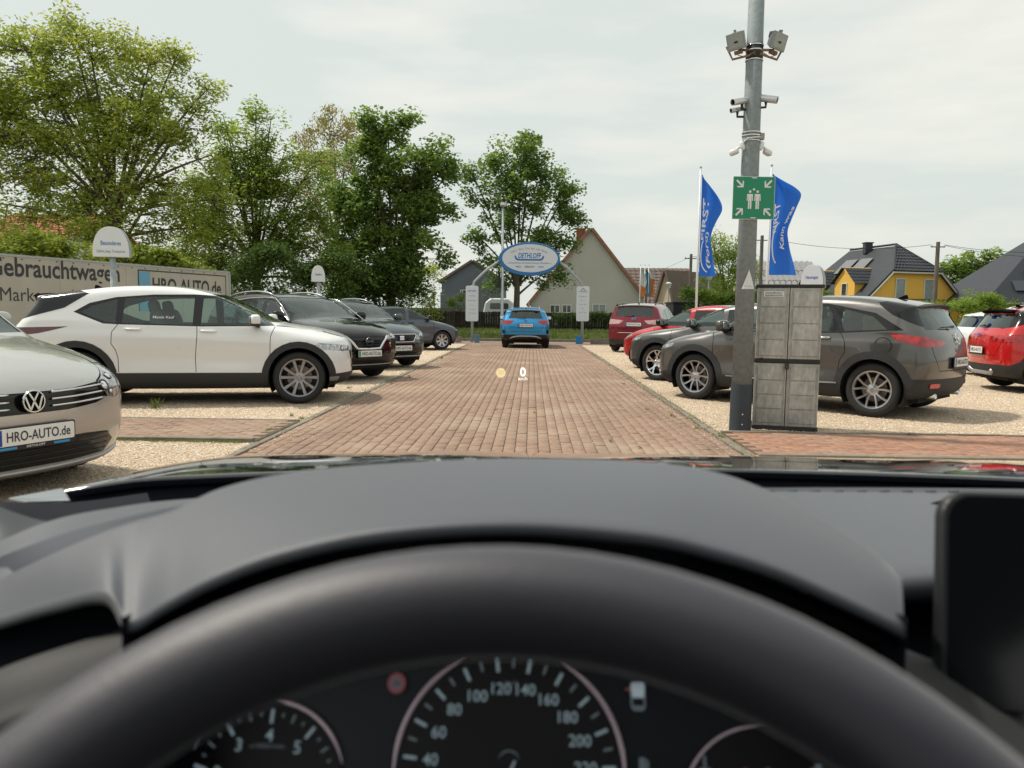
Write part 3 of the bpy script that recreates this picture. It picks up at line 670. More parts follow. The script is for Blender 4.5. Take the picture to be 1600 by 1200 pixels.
def hatch(paint_, **k):
    """small hatchback"""
    c = dict(hw=.865, xf=1.26, xb=-1.26, cowl=.98, ws_z=1.03, belt=(.93, 1.05), rw=.315, ra=.35, rim=.205,
        side=base_side(2.06, -1.96, [(2.02, .70), (1.86, .83), (1.5, .94), (1.2, .995)], (1.0, 1.035), [(.56, 1.27), (.22, 1.41)], [(-.1, 1.47), (-.5, 1.49), (-.95, 1.47), (-1.35, 1.42)], [(-1.66, 1.36), (-1.74, 1.34), (-1.70, 1.30)], [(-1.86, 1.06), (-1.91, .98), (-1.95, .90), (-1.96, .72)]),
        wins=[[(.90, 1.005), (.08, 1.00), (.10, 1.365), (.26, 1.355), (.50, 1.25), (.76, 1.10)], [(-.02, 1.00), (-.74, 1.02), (-.74, 1.32), (-.45, 1.355), (-.01, 1.37)], [(-.81, 1.025), (-.95, 1.05), (-1.22, 1.18), (-1.05, 1.27), (-.81, 1.315)]],
        ws=[(-.70, 1.045), (.70, 1.045), (.56, 1.415), (-.56, 1.415)], rwin=[(-.58, 1.06), (.58, 1.06), (.48, 1.30), (-.48, 1.30)], rw_x=-1.35,
        gaps=[[(.98, .98), (.95, .85), (.94, .5), (.97, .32)], [(.035, .99), (.04, .9), (.02, .6), (.03, .32)], [(-.78, 1.0), (-.88, .90), (-.90, .75), (-.85, .66), (-.83, .32)]],
        cuts=[], handles=[(.16, .90), (-.64, .925)], bpil=.03, mirror=(.76, 1.06), wstyle='cover', rimmat=M['alloy_dark'], rimacc=M['alloy'], paint=paint_, fin=-1.3)
    c.update(k); return c
# ================================================================ ground, paving, gravel
def slab(name, x0, x1, y0, y1, z0, z1, m, kind='structure', parent=None, bevel=0):
    b = MB(); b.span(x0, x1, y0, y1, z0, z1); o = b.build(name, m, parent, bevel=bevel)
    if parent is None: o['kind'] = kind
    return o
M['earth'] = tone_mat('earth_and_turf', [(0, (.10, .12, .045)), (1, (.10, .12, .045))], .95, objrand=False, fine=.5, fscale=.6, patch=((.16, .13, .08), .25, .6))
M['gravel'] = tone_mat('gravel_bed', [(0, (.46, .36, .255)), (1, (.46, .36, .255))], .9, bump=1.0, bscale=55, objrand=False, fine=.75, fscale=60, patch=((.22, .18, .115), .9, .5))
M['stone'] = tone_mat('gravel_stone', [(0, (.74, .60, .44)), (.25, (.56, .40, .26)), (.45, (.78, .68, .55)), (.62, (.42, .27, .16)), (.8, (.80, .72, .60)), (1, (.34, .29, .24))], .75, bump=0, objrand=False, fine=.2, fscale=80)
M['paver'] = tone_mat('clay_paver', [(0, (.27, .170, .118)), (.3, (.29, .188, .132)), (.6, (.28, .180, .130)), (.85, (.305, .205, .145)), (1, (.25, .158, .115))], .82, bump=.5, bscale=120, fine=.18, fscale=14, patch=((.40, .31, .225), .8, .65))
def wheel_tracks(m):
    t = m.node_tree; b = t.nodes['Principled BSDF']; src = b.inputs['Base Color'].links[0].from_socket; g = N(t, 'ShaderNodeNewGeometry'); sx = N(t, 'ShaderNodeSeparateXYZ'); t.links.new(g.outputs['Position'], sx.inputs[0])
    n = N(t, 'ShaderNodeTexNoise'); n.inputs['Scale'].default_value = 1.3; n.inputs['Detail'].default_value = 7; mp_ = N(t, 'ShaderNodeMapping'); mp_.inputs['Scale'].default_value = (1.6, .35, 1); t.links.new(g.outputs['Position'], mp_.inputs[0]); t.links.new(mp_.outputs[0], n.inputs['Vector'])
    r = N(t, 'ShaderNodeMapRange'); r.inputs['From Min'].default_value = .45; r.inputs['From Max'].default_value = .68; r.inputs['To Max'].default_value = .30; t.links.new(n.outputs['Fac'], r.inputs['Value'])
    x = N(t, 'ShaderNodeMix', data_type='RGBA'); x.inputs['B'].default_value = (.13, .09, .07, 1); t.links.new(src, x.inputs['A']); t.links.new(r.outputs[0], x.inputs['Factor']); t.links.new(x.outputs['Result'], b.inputs['Base Color'])
wheel_tracks(M['paver'])
M['paver_red'] = tone_mat('red_clay_paver', [(0, (.30, .15, .095)), (.4, (.35, .185, .12)), (.75, (.34, .19, .13)), (1, (.26, .14, .10))], .82, bump=.5, bscale=120, fine=.25, fscale=14, patch=((.33, .27, .20), .9, .4))
M['joint'] = mat('sanded_joint', (.13, .095, .07), .95, var=.8, vscale=3, dark=.55, coordn='Object')
M['kerb'] = mat('concrete_kerb', (.27, .235, .19), .9, var=.8, vscale=5, dark=.55, bump=.5, bscale=90)
M['lane'] = mat('lane_paving', (.27, .20, .16), .9, var=.7, vscale=1.2, dark=.75, bump=.3, bscale=60)
slab('ground', -700, 700, -60, 1500, -.30, -.06, M['earth'])
g_l = slab('gravel_bed_left', -30, -2.62, -2, 31.4, -.055, -.012, M['gravel'])
g_r = slab('gravel_bed_right', 2.05, 40, -2, 33.0, -.055, -.012, M['gravel'])
drive = slab('driveway', -2.50, 1.93, -1.0, 31.4, -.07, -.009, M['joint'])
slab('crossing_lane', -60, 60, 31.4, 34.5, -.06, -.004, M['lane'])
VX0 = -2.5
def brick_proto(w, l, m, h=.03, ch=.003):
    """one paver: chamfered top, sides"""
    a, b = w/2, l/2; V = [(-a, -b, -h), (a, -b, -h), (a, b, -h), (-a, b, -h), (-a, -b, -ch), (a, -b, -ch), (a, b, -ch), (-a, b, -ch), (-a+ch, -b+ch, 0), (a-ch, -b+ch, 0), (a-ch, b-ch, 0), (-a+ch, b-ch, 0)]
    F = [(8, 9, 10, 11)]+[(i, (i+1) % 4, 4+(i+1) % 4, 4+i) for i in range(4)]+[(4+i, 4+(i+1) % 4, 8+(i+1) % 4, 8+i) for i in range(4)]
    return np.array(V), np.array(F)
def lay_bricks(parent, cells, w, l, m, n_single, key, nm='paver'):
    """cells: (x, y, turn); the n_single that show largest are pieces of their own, the rest one joined field"""
    V, F = brick_proto(w, l, m); me = fast_mesh(nm, V, F, m=m)
    cells = sorted(cells, key=key); rest = []
    for i, (x, y, t) in enumerate(cells):
        dz = random.gauss(0, .0012); 
        if i < n_single:
            o = bpy.data.objects.new(nm, me); COL.objects.link(o); o.parent = parent
            o.location = (x+random.gauss(0, .001), y+random.gauss(0, .001), dz); o.rotation_euler = (random.gauss(0, .006), random.gauss(0, .006), t+random.gauss(0, .006))
        else: rest.append((x, y, dz, t))
    if rest:
        Rr = np.array(rest); n = len(Rr); j = RNG.normal(0, .004, (n, 1)); c, s_ = np.cos(Rr[:, 3:4]+j), np.sin(Rr[:, 3:4]+j)
        tx, ty = RNG.normal(0, .006, (n, 1)), RNG.normal(0, .006, (n, 1))
        X = V[None, :, 0]*c-V[None, :, 1]*s_+Rr[:, 0:1]; Y = V[None, :, 0]*s_+V[None, :, 1]*c+Rr[:, 1:2]; Z = V[None, :, 2]+Rr[:, 2:3]+V[None, :, 0]*tx+V[None, :, 1]*ty
        VV = np.stack([X, Y, Z], -1).reshape(-1, 3); FF = (F[None]+(np.arange(n)*len(V))[:, None, None]).reshape(-1, 4)
        q = fast_mesh(nm+'_field', VV, FF, tone=np.repeat(RNG.random(n), len(F)), m=m); o = bpy.data.objects.new(nm+'_field', q); COL.objects.link(o); o.parent = parent; o['kind'] = 'stuff'
pw, pl_ = .1075, .262
cells = []
ncol = int(4.43/pw)
for i in range(ncol):
    x = VX0+pw*(i+.5)
    y = -1.0+(pl_/2 if i % 2 else 0)+pl_/2
    while y < 31.3: cells.append((x, y, 0)); y += pl_
lay_bricks(drive, cells, pw-.0065, pl_-.017, M['paver'], 300, lambda c: (abs(c[1]-6.95) if c[1] > 6.0 else 100-c[1]) + abs(c[0])*.02)
path_l = slab('side_path_left', -13, -2.62, 7.25, 8.60, -.05, -.009+.003, M['joint'])
path_r = slab('side_path_right', 2.05, 14, 6.95, 8.22, -.05, -.009+.003, M['joint'])
def path_cells(x0, x1, y0, y1):
    out = []; r = 0; y = y0+.055
    while y < y1-.03:
        x = x0+(.1 if r % 2 else 0)+.1
        while x < x1-.1: out.append((x, y, math.pi/2)); x += .205
        y += .105; r += 1
    return out
lay_bricks(path_l, path_cells(-13, -2.64, 7.25, 8.60), .099, .199, M['paver'], 180, lambda c: -c[0]+abs(c[1]-7.9)*.3, 'path_paver')
lay_bricks(path_r, path_cells(2.07, 14, 6.95, 8.22), .099, .199, M['paver_red'], 260, lambda c: c[0]+abs(c[1]-7.5)*.3, 'path_paver')
# edging stones, metre lengths
def edging(name, x0, x1, y0, y1, z1, m, along, step=1.0, kind='structure'):
    root = empty(name, (0, 0, 0)); root['kind'] = kind
    a0, a1 = (x0, x1) if along == 'x' else (y0, y1); n = max(1, int(round((a1-a0)/step)))
    for k in range(n):
        s0, s1 = a0+(a1-a0)*k/n+.004, a0+(a1-a0)*(k+1)/n-.004; dz = random.gauss(0, .002); b = MB()
        if along == 'x': b.span(s0, s1, y0, y1, -.1, z1+dz)
        else: b.span(x0, x1, s0, s1, -.1, z1+dz)
        b.build('kerb_stone', m, root, bevel=.006, seg=1)
    return root
edging('driveway_edging_left', -2.575, -2.51, 2, 31.3, .012, M['kerb'], 'y')
edging('driveway_edging_right', 1.94, 2.0, 2, 31.3, .004, M['kerb'], 'y')
edging('path_edging_near', -13, -2.63, 7.15, 7.235, .03, M['kerb'], 'x')
edging('path_edging_far', -13, -2.63, 8.615, 8.67, .006, M['kerb'], 'x')
edging('path_edging_near_right', 2.06, 14, 6.86, 6.94, .01, M['kerb'], 'x')
edging('path_edging_far_right', 2.06, 14, 8.23, 8.28, .01, M['kerb'], 'x')
edging('lane_kerb', -30, 30, 34.5, 34.66, .12, M['kerb'], 'x', 1.0)
edging('concrete_border_left', -14, -2.95, 32.4, 32.56, .24, M['kerb'], 'x', 1.0)
edging('concrete_border_right', 2.5, 9, 32.4, 32.56, .24, M['kerb'], 'x', 1.0)
# loose gravel: real stones over the beds, densest where they can be told apart
def stones(n, x0, x1, y0, y1, size, keep=None):
    x = RNG.uniform(x0, x1, n); y = RNG.uniform(y0, y1, n)
    if keep is not None: k = keep(x, y); x, y = x[k], y[k]; n = len(x)
    s = size*RNG.uniform(.45, 1.25, n); base = np.array([(1, 0, 0), (0, 1, 0), (-1, 0, 0), (0, -1, 0), (0, 0, .75), (0, 0, -.75)], float)
    F0 = np.array([(0, 1, 4), (1, 2, 4), (2, 3, 4), (3, 0, 4)])
    P = base[None]*s[:, None, None]*RNG.uniform(.65, 1.3, (n, 6, 3)); th = RNG.uniform(0, 6.28, n); c, d = np.cos(th)[:, None], np.sin(th)[:, None]
    X = P[..., 0]*c-P[..., 1]*d+x[:, None]; Y = P[..., 0]*d+P[..., 1]*c+y[:, None]; Z = P[..., 2]*.8-.010+RNG.uniform(-.002, .006, (n, 1))
    return np.stack([X, Y, Z], -1).reshape(-1, 3), (F0[None]+(np.arange(n)*6)[:, None, None]).reshape(-1, 3), np.repeat(RNG.random(n), 4)
def stone_field(name, parts):
    V, F, T, k = [], [], [], 0
    for a, b, c in parts: V.append(a); F.append(b+k); T.append(c); k += len(a)
    me = fast_mesh(name, np.concatenate(V), np.concatenate(F), tone=np.concatenate(T), m=M['stone']); o = bpy.data.objects.new(name, me); COL.objects.link(o); o['kind'] = 'stuff'; return o
# stones kicked over the edging onto the paving
def strays(n, xc, sd, y0, y1):
    V, F, T = stones(n, 0, 1, y0, y1, .0075); k = len(V)//6; off = np.repeat(xc+np.sign(-xc)*np.abs(RNG.normal(0, sd, k)), 6); base = np.repeat(V.reshape(-1, 6, 3)[:, :, 0].mean(1), 6); V = V.copy(); V[:, 0] += off-base; V[:, 2] += .014; return V, F, T
stone_field('stray_gravel', [strays(900, -2.50, .16, 6, 22), strays(900, 1.93, .18, 6, 22), strays(160, -.2, 1.2, 6, 18)])
out_l = lambda x, y: ~((y > 7.13) & (y < 8.68)); out_r = lambda x, y: ~((y > 6.84) & (y < 8.29))
stone_field('gravel_left', [stones(26000, -5.2, -2.62, 4.6, 7.14, .0085), stones(52000, -8, -2.62, 8.66, 14.5, .010, lambda x, y: x > -8+0*y), stones(30000, -9, -2.62, 14.5, 31, .015)])
stone_field('gravel_right', [stones(62000, 2.04, 9.5, 8.27, 15, .010), stones(30000, 2.04, 12, 15, 31, .015)])
# weeds and moss
M['blade'] = tone_mat('grass_blade', [(0, (.10, .17, .03)), (.5, (.16, .23, .05)), (.85, (.25, .27, .09)), (1, (.34, .30, .15))], .6, bump=0, objrand=False, fine=.25, fscale=2, transl=.35)
def blades(n, xs, ys, h, w=.006, z=0.0, spread=.35):
    x, y = xs(n), ys(n); hh = h*RNG.uniform(.35, 1.2, n); th = RNG.uniform(0, 6.28, n); dx, dy = np.cos(th)*w, np.sin(th)*w; lx, ly = RNG.normal(0, spread, n)*hh, RNG.normal(0, spread, n)*hh
    z0 = np.full(n, z) if np.isscalar(z) else z(x, y)
    V = np.stack([np.stack([x-dx, y-dy, z0], -1), np.stack([x+dx, y+dy, z0], -1), np.stack([x+lx*.4+dx*.7, y+ly*.4+dy*.7, z0+hh*.6], -1), np.stack([x+lx, y+ly, z0+hh], -1)], 1).reshape(-1, 3)
    F = (np.array([(0, 1, 2), (0, 2, 3)])[None]+(np.arange(n)*4)[:, None, None]).reshape(-1, 3); return V, F, np.repeat(RNG.random(n), 2)
def blade_obj(name, parts, m=None):
    V, F, T, k = [], [], [], 0
    for a, b, c in parts: V.append(a); F.append(b+k); T.append(c); k += len(a)
    me = fast_mesh(name, np.concatenate(V), np.concatenate(F), tone=np.concatenate(T), m=m or M['blade']); o = bpy.data.objects.new(name, me); COL.objects.link(o); o['kind'] = 'stuff'; return o
U = lambda a, b: (lambda n: RNG.uniform(a, b, n))
weeds = []
for px, py, h, n in ((243, 638, .16, 40), (545, 607, .05, 30), (472, 655, .05, 40), (377, 690, .045, 50), (455, 650, .04, 25), (612, 600, .06, 20), (640, 590, .07, 26), (1148, 690, .02, 40), (1128, 683, .025, 60), (1010, 640, .02, 40), (1050, 650, .03, 50), (1090, 670, .03, 50), (975, 600, .03, 40), (765, 655, .018, 40), (775, 640, .015, 40), (836, 645, .015, 30), (955, 690, .018, 40), (1000, 700, .015, 40), (690, 560, .1, 40), (1500, 655, .03, 30), (420, 672, .03, 40)):
    g = ground_at(px, py); weeds.append(blades(n, lambda k, g=g: g.x+RNG.normal(0, .014, k), lambda k, g=g: g.y+RNG.normal(0, .05, k), h*.8, .003, spread=.35))
weeds.append(blades(1500, lambda n: 1.98+RNG.normal(0, .05, n), U(6, 25), .02, .004, spread=.8)); weeds.append(blades(900, lambda n: -2.56+RNG.normal(0, .05, n), U(6, 28), .025, .004, spread=.8))
weeds.append(blades(700, U(-4.6, -2.7), lambda n: 7.10+RNG.normal(0, .02, n), .02, .004, spread=.8))
blade_obj('weeds', weeds)
gz = lambda x, y: np.clip((y-34.7)/14, 0, 1)*.10-.05
slab('verge', -60, 60, 34.67, 56, -.2, -.045, M['earth'])
blade_obj('verge_grass', [blades(52000, U(-16, 12), lambda n: 34.7+15*RNG.random(n)**1.4, .30, .014, gz), blades(9000, U(-16, 12), lambda n: RNG.uniform(34.7, 35.6, n), .16, .012, gz)])
# ================================================================ trees, houses and the far side of the lane
def leaf_mat(name, a, b, c, hi, tr=.35):
    return tone_mat(name, [(0, a), (.45, b), (.8, c), (1, hi)], .55, bump=0, objrand=False, fine=.25, fscale=.5, transl=tr)
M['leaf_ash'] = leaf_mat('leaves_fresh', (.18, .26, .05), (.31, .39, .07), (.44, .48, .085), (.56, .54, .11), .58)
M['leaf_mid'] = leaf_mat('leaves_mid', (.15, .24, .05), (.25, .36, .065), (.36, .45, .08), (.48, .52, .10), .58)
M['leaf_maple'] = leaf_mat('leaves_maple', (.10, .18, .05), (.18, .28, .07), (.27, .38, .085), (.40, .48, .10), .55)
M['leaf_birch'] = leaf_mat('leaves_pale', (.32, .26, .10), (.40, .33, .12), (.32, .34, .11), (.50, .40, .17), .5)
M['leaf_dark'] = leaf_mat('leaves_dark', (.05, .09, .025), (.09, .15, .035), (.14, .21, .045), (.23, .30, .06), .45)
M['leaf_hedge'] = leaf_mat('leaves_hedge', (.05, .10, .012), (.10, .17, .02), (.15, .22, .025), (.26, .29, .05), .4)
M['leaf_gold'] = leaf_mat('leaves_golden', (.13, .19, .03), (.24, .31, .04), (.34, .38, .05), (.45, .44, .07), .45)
M['bark'] = mat('bark', (.13, .105, .08), .95, var=.9, vscale=9, dark=.5, bump=.6, bscale=30, stretch=(1, 1, .25))
M['bark_pale'] = mat('bark_pale', (.24, .20, .15), .9, var=.9, vscale=6, dark=.5, bump=.4, bscale=20, stretch=(1, 1, .4))
def leaf_cloud(C, per, rad, size, asp=.5, flat=.35, tone0=None, droop=0.0, squash=.75):
    """leaves scattered round the clump centres C; returns V, F, tone"""
    C = np.asarray(C, float); n = len(C)*per; ci = np.repeat(np.arange(len(C)), per)
    d = RNG.normal(0, 1, (n, 3)); d /= np.linalg.norm(d, axis=1)[:, None]; r = rad*RNG.random(n)**.45
    rr = np.repeat(RNG.uniform(.6, 1.25, len(C)), per); P = C[ci]+d*(r*rr)[:, None]*np.array([1, 1, squash])
    a = RNG.normal(0, 1, (n, 3)); a[:, 2] = a[:, 2]*flat-droop; a /= np.linalg.norm(a, axis=1)[:, None]
    b = RNG.normal(0, 1, (n, 3)); b[:, 2] *= flat; b -= a*(a*b).sum(1)[:, None]; b /= np.linalg.norm(b, axis=1)[:, None]
    s = (size*RNG.uniform(.55, 1.3, n))[:, None]
    V = np.stack([P-a*s*.5, P+b*s*asp*.5, P+a*s*.5, P-b*s*asp*.5], 1).reshape(-1, 3); F = np.arange(n*4).reshape(n, 4)
    ct = RNG.normal(0, .13, len(C)) if tone0 is None else tone0
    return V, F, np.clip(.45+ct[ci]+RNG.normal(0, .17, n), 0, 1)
def bez(p0, p1, p2, n):
    return [p0*(1-t)**2+p1*2*t*(1-t)+p2*t*t for t in [k/n for k in range(n+1)]]
def tree(label, px, Y, fork_py, lobes, lm, bark, dens=1.0, leaf=.13, per=70, rad=.55, asp=.5, tr=.22, lean=0.0, flat=.35, droop=0.0, limbs=None, twigs=.9, name='tree', group=None, gaps=.0, depth=.75):
    base = at(px, 480, Y); base.z = -.06; k = Y/FPX
    root = empty(name, base); tag(root, label, 'tree', group)
    fork = at(px+lean, fork_py, Y)
    L = [(at(lx, ly, Y)-base+Vector((0, RNG.uniform(-.25, .25)*rx*k, 0)), rx*k, rz*k) for lx, ly, rx, rz in lobes]
    f = fork-base; b = MB()
    tp = [Vector((0, 0, 0)), Vector((0, 0, 0))+f*.35+Vector((RNG.normal(0, .06), 0, 0)), f*.7, f]
    b.tube([Vector((0, 0, -.15)), Vector((0, 0, .25))]+tp[1:], [tr*1.45, tr*1.08, tr*.95, tr*.86, tr*.8], 10)
    C = []; T0 = []; nodes = []
    zs = [l[0].z for l in L]; zlo, zhi = min(zs), max(zs)
    for li, (c, rx, rz) in enumerate(L):
        start = f*random.uniform(.72, 1.0) if c.z > f.z*1.05 else f*random.uniform(.55, .85)
        ctrl = (start+c)/2+Vector((0, 0, .12*(c-start).length)); pts = bez(start, ctrl, c+Vector((0, 0, rz*.35)), 7)
        b.tube(pts, [tr*.34*(1-i/8.0)+.012 for i in range(8)], 6); nodes = pts[2:]
        n = int(min(150, max(5, dens*rx*rz*rx*depth*4.19/.42)))
        for _ in range(n):
            d = Vector((RNG.normal(), RNG.normal(), RNG.normal())).normalized(); rr = RNG.random()**.36
            p = c+Vector((d.x*rx*rr, d.y*rx*depth*rr, d.z*rz*rr))
            if gaps and RNG.random() < gaps: continue
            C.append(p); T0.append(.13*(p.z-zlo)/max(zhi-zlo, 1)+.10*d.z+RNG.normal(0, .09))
            if RNG.random() < twigs:
                q = min(nodes, key=lambda w: (w-p).length+max(0, w.z-p.z)); mid = (q+p)/2+Vector((0, 0, .08*(p-q).length)); b.tube(bez(q, mid, p, 3), [tr*.10+.006, tr*.07+.005, tr*.05+.004, .005], 4, cap=False)
    b.build('trunk', bark, root, True)
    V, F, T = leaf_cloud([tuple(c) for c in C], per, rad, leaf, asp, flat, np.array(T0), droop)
    me = fast_mesh('crown', V, F, tone=T, m=lm); o = bpy.data.objects.new('crown', me); COL.objects.link(o); o.parent = root
    return root
def leafy(name, label, cat, x0, x1, y0, y1, z0, z1, lm, n, per=60, rad=.35, leaf=.09, core=True, group=None, wob=.12, rot=0.0):
    """hedge or shrub: a clipped or loose mass of leaf clumps over inner stems"""
    root = empty(name, ((x0+x1)/2, (y0+y1)/2, z0), rot); tag(root, label, cat, group); hx, hy = (x1-x0)/2, (y1-y0)/2; C = []
    for _ in range(n):
        fc = RNG.random(); u, v, w = RNG.uniform(-1, 1), RNG.uniform(-1, 1), RNG.random()
        if fc < .55: v = -1+RNG.random()*.3
        elif fc < .85: w = 1-RNG.random()*.12
        C.append((u*hx, v*hy, w*(z1-z0)*(1+wob*math.sin(u*hx*1.7+1)+RNG.normal(0, wob*.5))))
    V, F, T = leaf_cloud(C, per, rad, leaf, .5, .5)
    me = fast_mesh('foliage', V, F, tone=T, m=lm); o = bpy.data.objects.new('foliage', me); COL.objects.link(o); o.parent = root
    b = MB()
    for i in range(max(3, int(hx*2))):
        x = RNG.uniform(-hx, hx)*.9; b.tube([(x, 0, 0), (x+RNG.normal(0, .1), 0, (z1-z0)*.5), (x+RNG.normal(0, .25), RNG.normal(0, .1), (z1-z0)*.95)], [.03, .02, .01], 5)
    b.build('stem', M['bark'], root); return root
G_T = 'broadleaf trees beyond the parked cars'
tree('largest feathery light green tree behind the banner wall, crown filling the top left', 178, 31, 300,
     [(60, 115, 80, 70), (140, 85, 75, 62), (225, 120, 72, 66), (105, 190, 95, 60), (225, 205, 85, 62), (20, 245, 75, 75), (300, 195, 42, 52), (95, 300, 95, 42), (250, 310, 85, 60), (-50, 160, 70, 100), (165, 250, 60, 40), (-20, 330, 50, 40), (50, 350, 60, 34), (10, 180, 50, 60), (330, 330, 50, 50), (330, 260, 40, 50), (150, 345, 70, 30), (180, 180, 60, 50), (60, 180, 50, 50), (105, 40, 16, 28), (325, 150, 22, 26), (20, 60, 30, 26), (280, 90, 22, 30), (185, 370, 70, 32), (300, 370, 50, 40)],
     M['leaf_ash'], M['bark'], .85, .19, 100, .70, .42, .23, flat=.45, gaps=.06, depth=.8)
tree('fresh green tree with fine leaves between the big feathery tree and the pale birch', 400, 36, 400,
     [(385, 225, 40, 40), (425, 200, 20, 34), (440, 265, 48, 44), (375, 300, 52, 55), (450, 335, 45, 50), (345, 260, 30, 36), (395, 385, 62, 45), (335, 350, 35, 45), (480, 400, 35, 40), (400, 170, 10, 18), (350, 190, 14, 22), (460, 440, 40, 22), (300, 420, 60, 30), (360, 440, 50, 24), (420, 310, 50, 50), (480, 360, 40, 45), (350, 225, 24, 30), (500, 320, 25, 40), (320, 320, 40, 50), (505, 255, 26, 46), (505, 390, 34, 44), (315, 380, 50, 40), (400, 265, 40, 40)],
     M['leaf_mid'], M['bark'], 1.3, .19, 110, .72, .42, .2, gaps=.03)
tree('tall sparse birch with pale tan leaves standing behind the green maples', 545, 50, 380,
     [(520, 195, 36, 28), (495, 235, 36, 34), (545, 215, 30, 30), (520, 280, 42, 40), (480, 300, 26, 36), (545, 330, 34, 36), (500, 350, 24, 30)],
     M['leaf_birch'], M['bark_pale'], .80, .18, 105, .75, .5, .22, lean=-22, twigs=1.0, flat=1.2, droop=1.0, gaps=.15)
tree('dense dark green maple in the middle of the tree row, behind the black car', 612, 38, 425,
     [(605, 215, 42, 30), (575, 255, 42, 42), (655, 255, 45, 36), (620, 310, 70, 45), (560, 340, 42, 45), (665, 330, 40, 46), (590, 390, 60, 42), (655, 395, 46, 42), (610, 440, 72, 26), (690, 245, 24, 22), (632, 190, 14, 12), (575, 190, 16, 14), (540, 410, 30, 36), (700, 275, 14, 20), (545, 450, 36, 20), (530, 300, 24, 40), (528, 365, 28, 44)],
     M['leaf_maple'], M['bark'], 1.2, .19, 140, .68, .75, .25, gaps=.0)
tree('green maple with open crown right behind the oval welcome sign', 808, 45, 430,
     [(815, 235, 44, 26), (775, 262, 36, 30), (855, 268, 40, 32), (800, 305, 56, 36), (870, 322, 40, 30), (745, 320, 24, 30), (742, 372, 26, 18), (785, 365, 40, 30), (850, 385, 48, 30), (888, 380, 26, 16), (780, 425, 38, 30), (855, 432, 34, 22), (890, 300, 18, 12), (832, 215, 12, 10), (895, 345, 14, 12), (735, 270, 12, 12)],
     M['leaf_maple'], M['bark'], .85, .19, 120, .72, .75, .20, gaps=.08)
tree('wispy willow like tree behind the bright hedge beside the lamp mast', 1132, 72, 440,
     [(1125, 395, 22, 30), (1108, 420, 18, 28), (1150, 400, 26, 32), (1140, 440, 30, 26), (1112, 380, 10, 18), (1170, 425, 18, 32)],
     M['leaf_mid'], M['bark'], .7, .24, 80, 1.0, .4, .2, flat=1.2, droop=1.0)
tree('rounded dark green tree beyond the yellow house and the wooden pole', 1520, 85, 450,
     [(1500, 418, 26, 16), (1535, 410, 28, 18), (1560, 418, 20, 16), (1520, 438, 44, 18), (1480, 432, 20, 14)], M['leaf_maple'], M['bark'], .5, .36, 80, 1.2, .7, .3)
G_S = 'shrubs under the trees'
for (a, c, t, Y, lab) in ((355, 470, 418, 33, 'dark shrub thicket right of the banner wall'), (465, 560, 428, 34, 'dark shrubs behind the small arched sign'), (555, 640, 446, 37, 'low dark shrubs at the foot of the dark maple')):
    p, q, z = at(a, 480, Y), at(c, 480, Y), at((a+c)/2, t-14, Y).z
    leafy('shrub', lab, 'shrub', p.x, q.x, Y-.6, Y+1.2, -.05, z, M['leaf_dark'], 170, 80, .5, .15, group=G_S)
p, q = at(655, 480, 52), at(705, 480, 52)
leafy('shrub', 'yellow green shrub right of the dark maple trunk', 'shrub', p.x, q.x, 44, 46, -.05, at(680, 425, 45).z, M['leaf_ash'], 80, 70, .55, .14)
p, q = at(748, 480, 56), at(800, 480, 56)
leafy('shrub', 'pale green shrub behind the fence at the blue grey house', 'shrub', at(700, 480, 51).x, at(728, 480, 51).x, 51.2, 52.2, 0, at(710, 470, 51).z, M['leaf_hedge'], 40, 60, .3, .12)
# bright hedge behind the banner wall
leafy('hedge', 'golden green hedge rising above the banner wall', 'hedge', -20.6, -7.6, 20.2, 21.8, .2, 3.0, M['leaf_gold'], 420, 90, .42, .17, wob=.08, rot=math.atan2(9.0, 3.09))
leafy('hedge', 'bright green hedge beside the flagpole and behind the grey cars', 'hedge', at(1072, 480, 40).x, at(1300, 480, 40).x, 40, 42, -.05, at(1110, 458, 40).z, M['leaf_hedge'], 420, 80, .42, .13, wob=.05)
leafy('shrub', 'round green bush left of the wooden pole in front of the yellow house', 'shrub', at(1443, 480, 46).x, at(1480, 480, 46).x, 46, 47.5, 0, at(1460, 480, 46).z, M['leaf_mid'], 60, 70, .35, .13)
leafy('shrub', 'large green bush right of the yellow house above the white car', 'shrub', at(1512, 480, 44).x, at(1572, 480, 44).x, 44, 46, 0, at(1540, 470, 44).z, M['leaf_mid'], 130, 80, .40, .14)
leafy('hedge', 'low yellow green hedge along the right house', 'hedge', at(1490, 480, 50).x, at(1660, 480, 50).x, 50, 51, 0, at(1560, 480, 50).z, M['leaf_hedge'], 150, 70, .4, .13)
# ---------------------------------------------------------------- wooden fence along the verge
M['dark_wood'] = tone_mat('weathered_dark_wood', [(0, (.022, .018, .014)), (.6, (.035, .028, .022)), (1, (.05, .04, .032))], .9, bump=.5, bscale=60, fine=.4, fscale=3)
fr = empty('wooden_fence', (0, 50, 0)); tag(fr, 'long dark weathered board fence behind the grass verge', 'fence')
b = MB(); b.span(-.073, .073, -.012, .012, 0, 1.0); brd = None
xs = np.arange(at(560, 480, 50).x, at(1110, 480, 50).x, .155)
for i, x in enumerate(xs):
    if brd is None: brd = b.build('fence_board', M['dark_wood'], fr).data; o = bpy.data.objects[-1] if False else [q for q in fr.children][0]
    else: o = bpy.data.objects.new('fence_board', brd); COL.objects.link(o); o.parent = fr
    o.location = (float(x), RNG.normal(0, .01), .04); o.scale = (1, 1, 1.30+RNG.normal(0, .012)); o.rotation_euler = (0, RNG.normal(0, .006), 0)
b = MB()
for z in (.35, 1.05): b.span(float(xs[0]), float(xs[-1]), .02, .06, z, z+.09)
b.build('fence_rail', M['dark_wood'], fr)
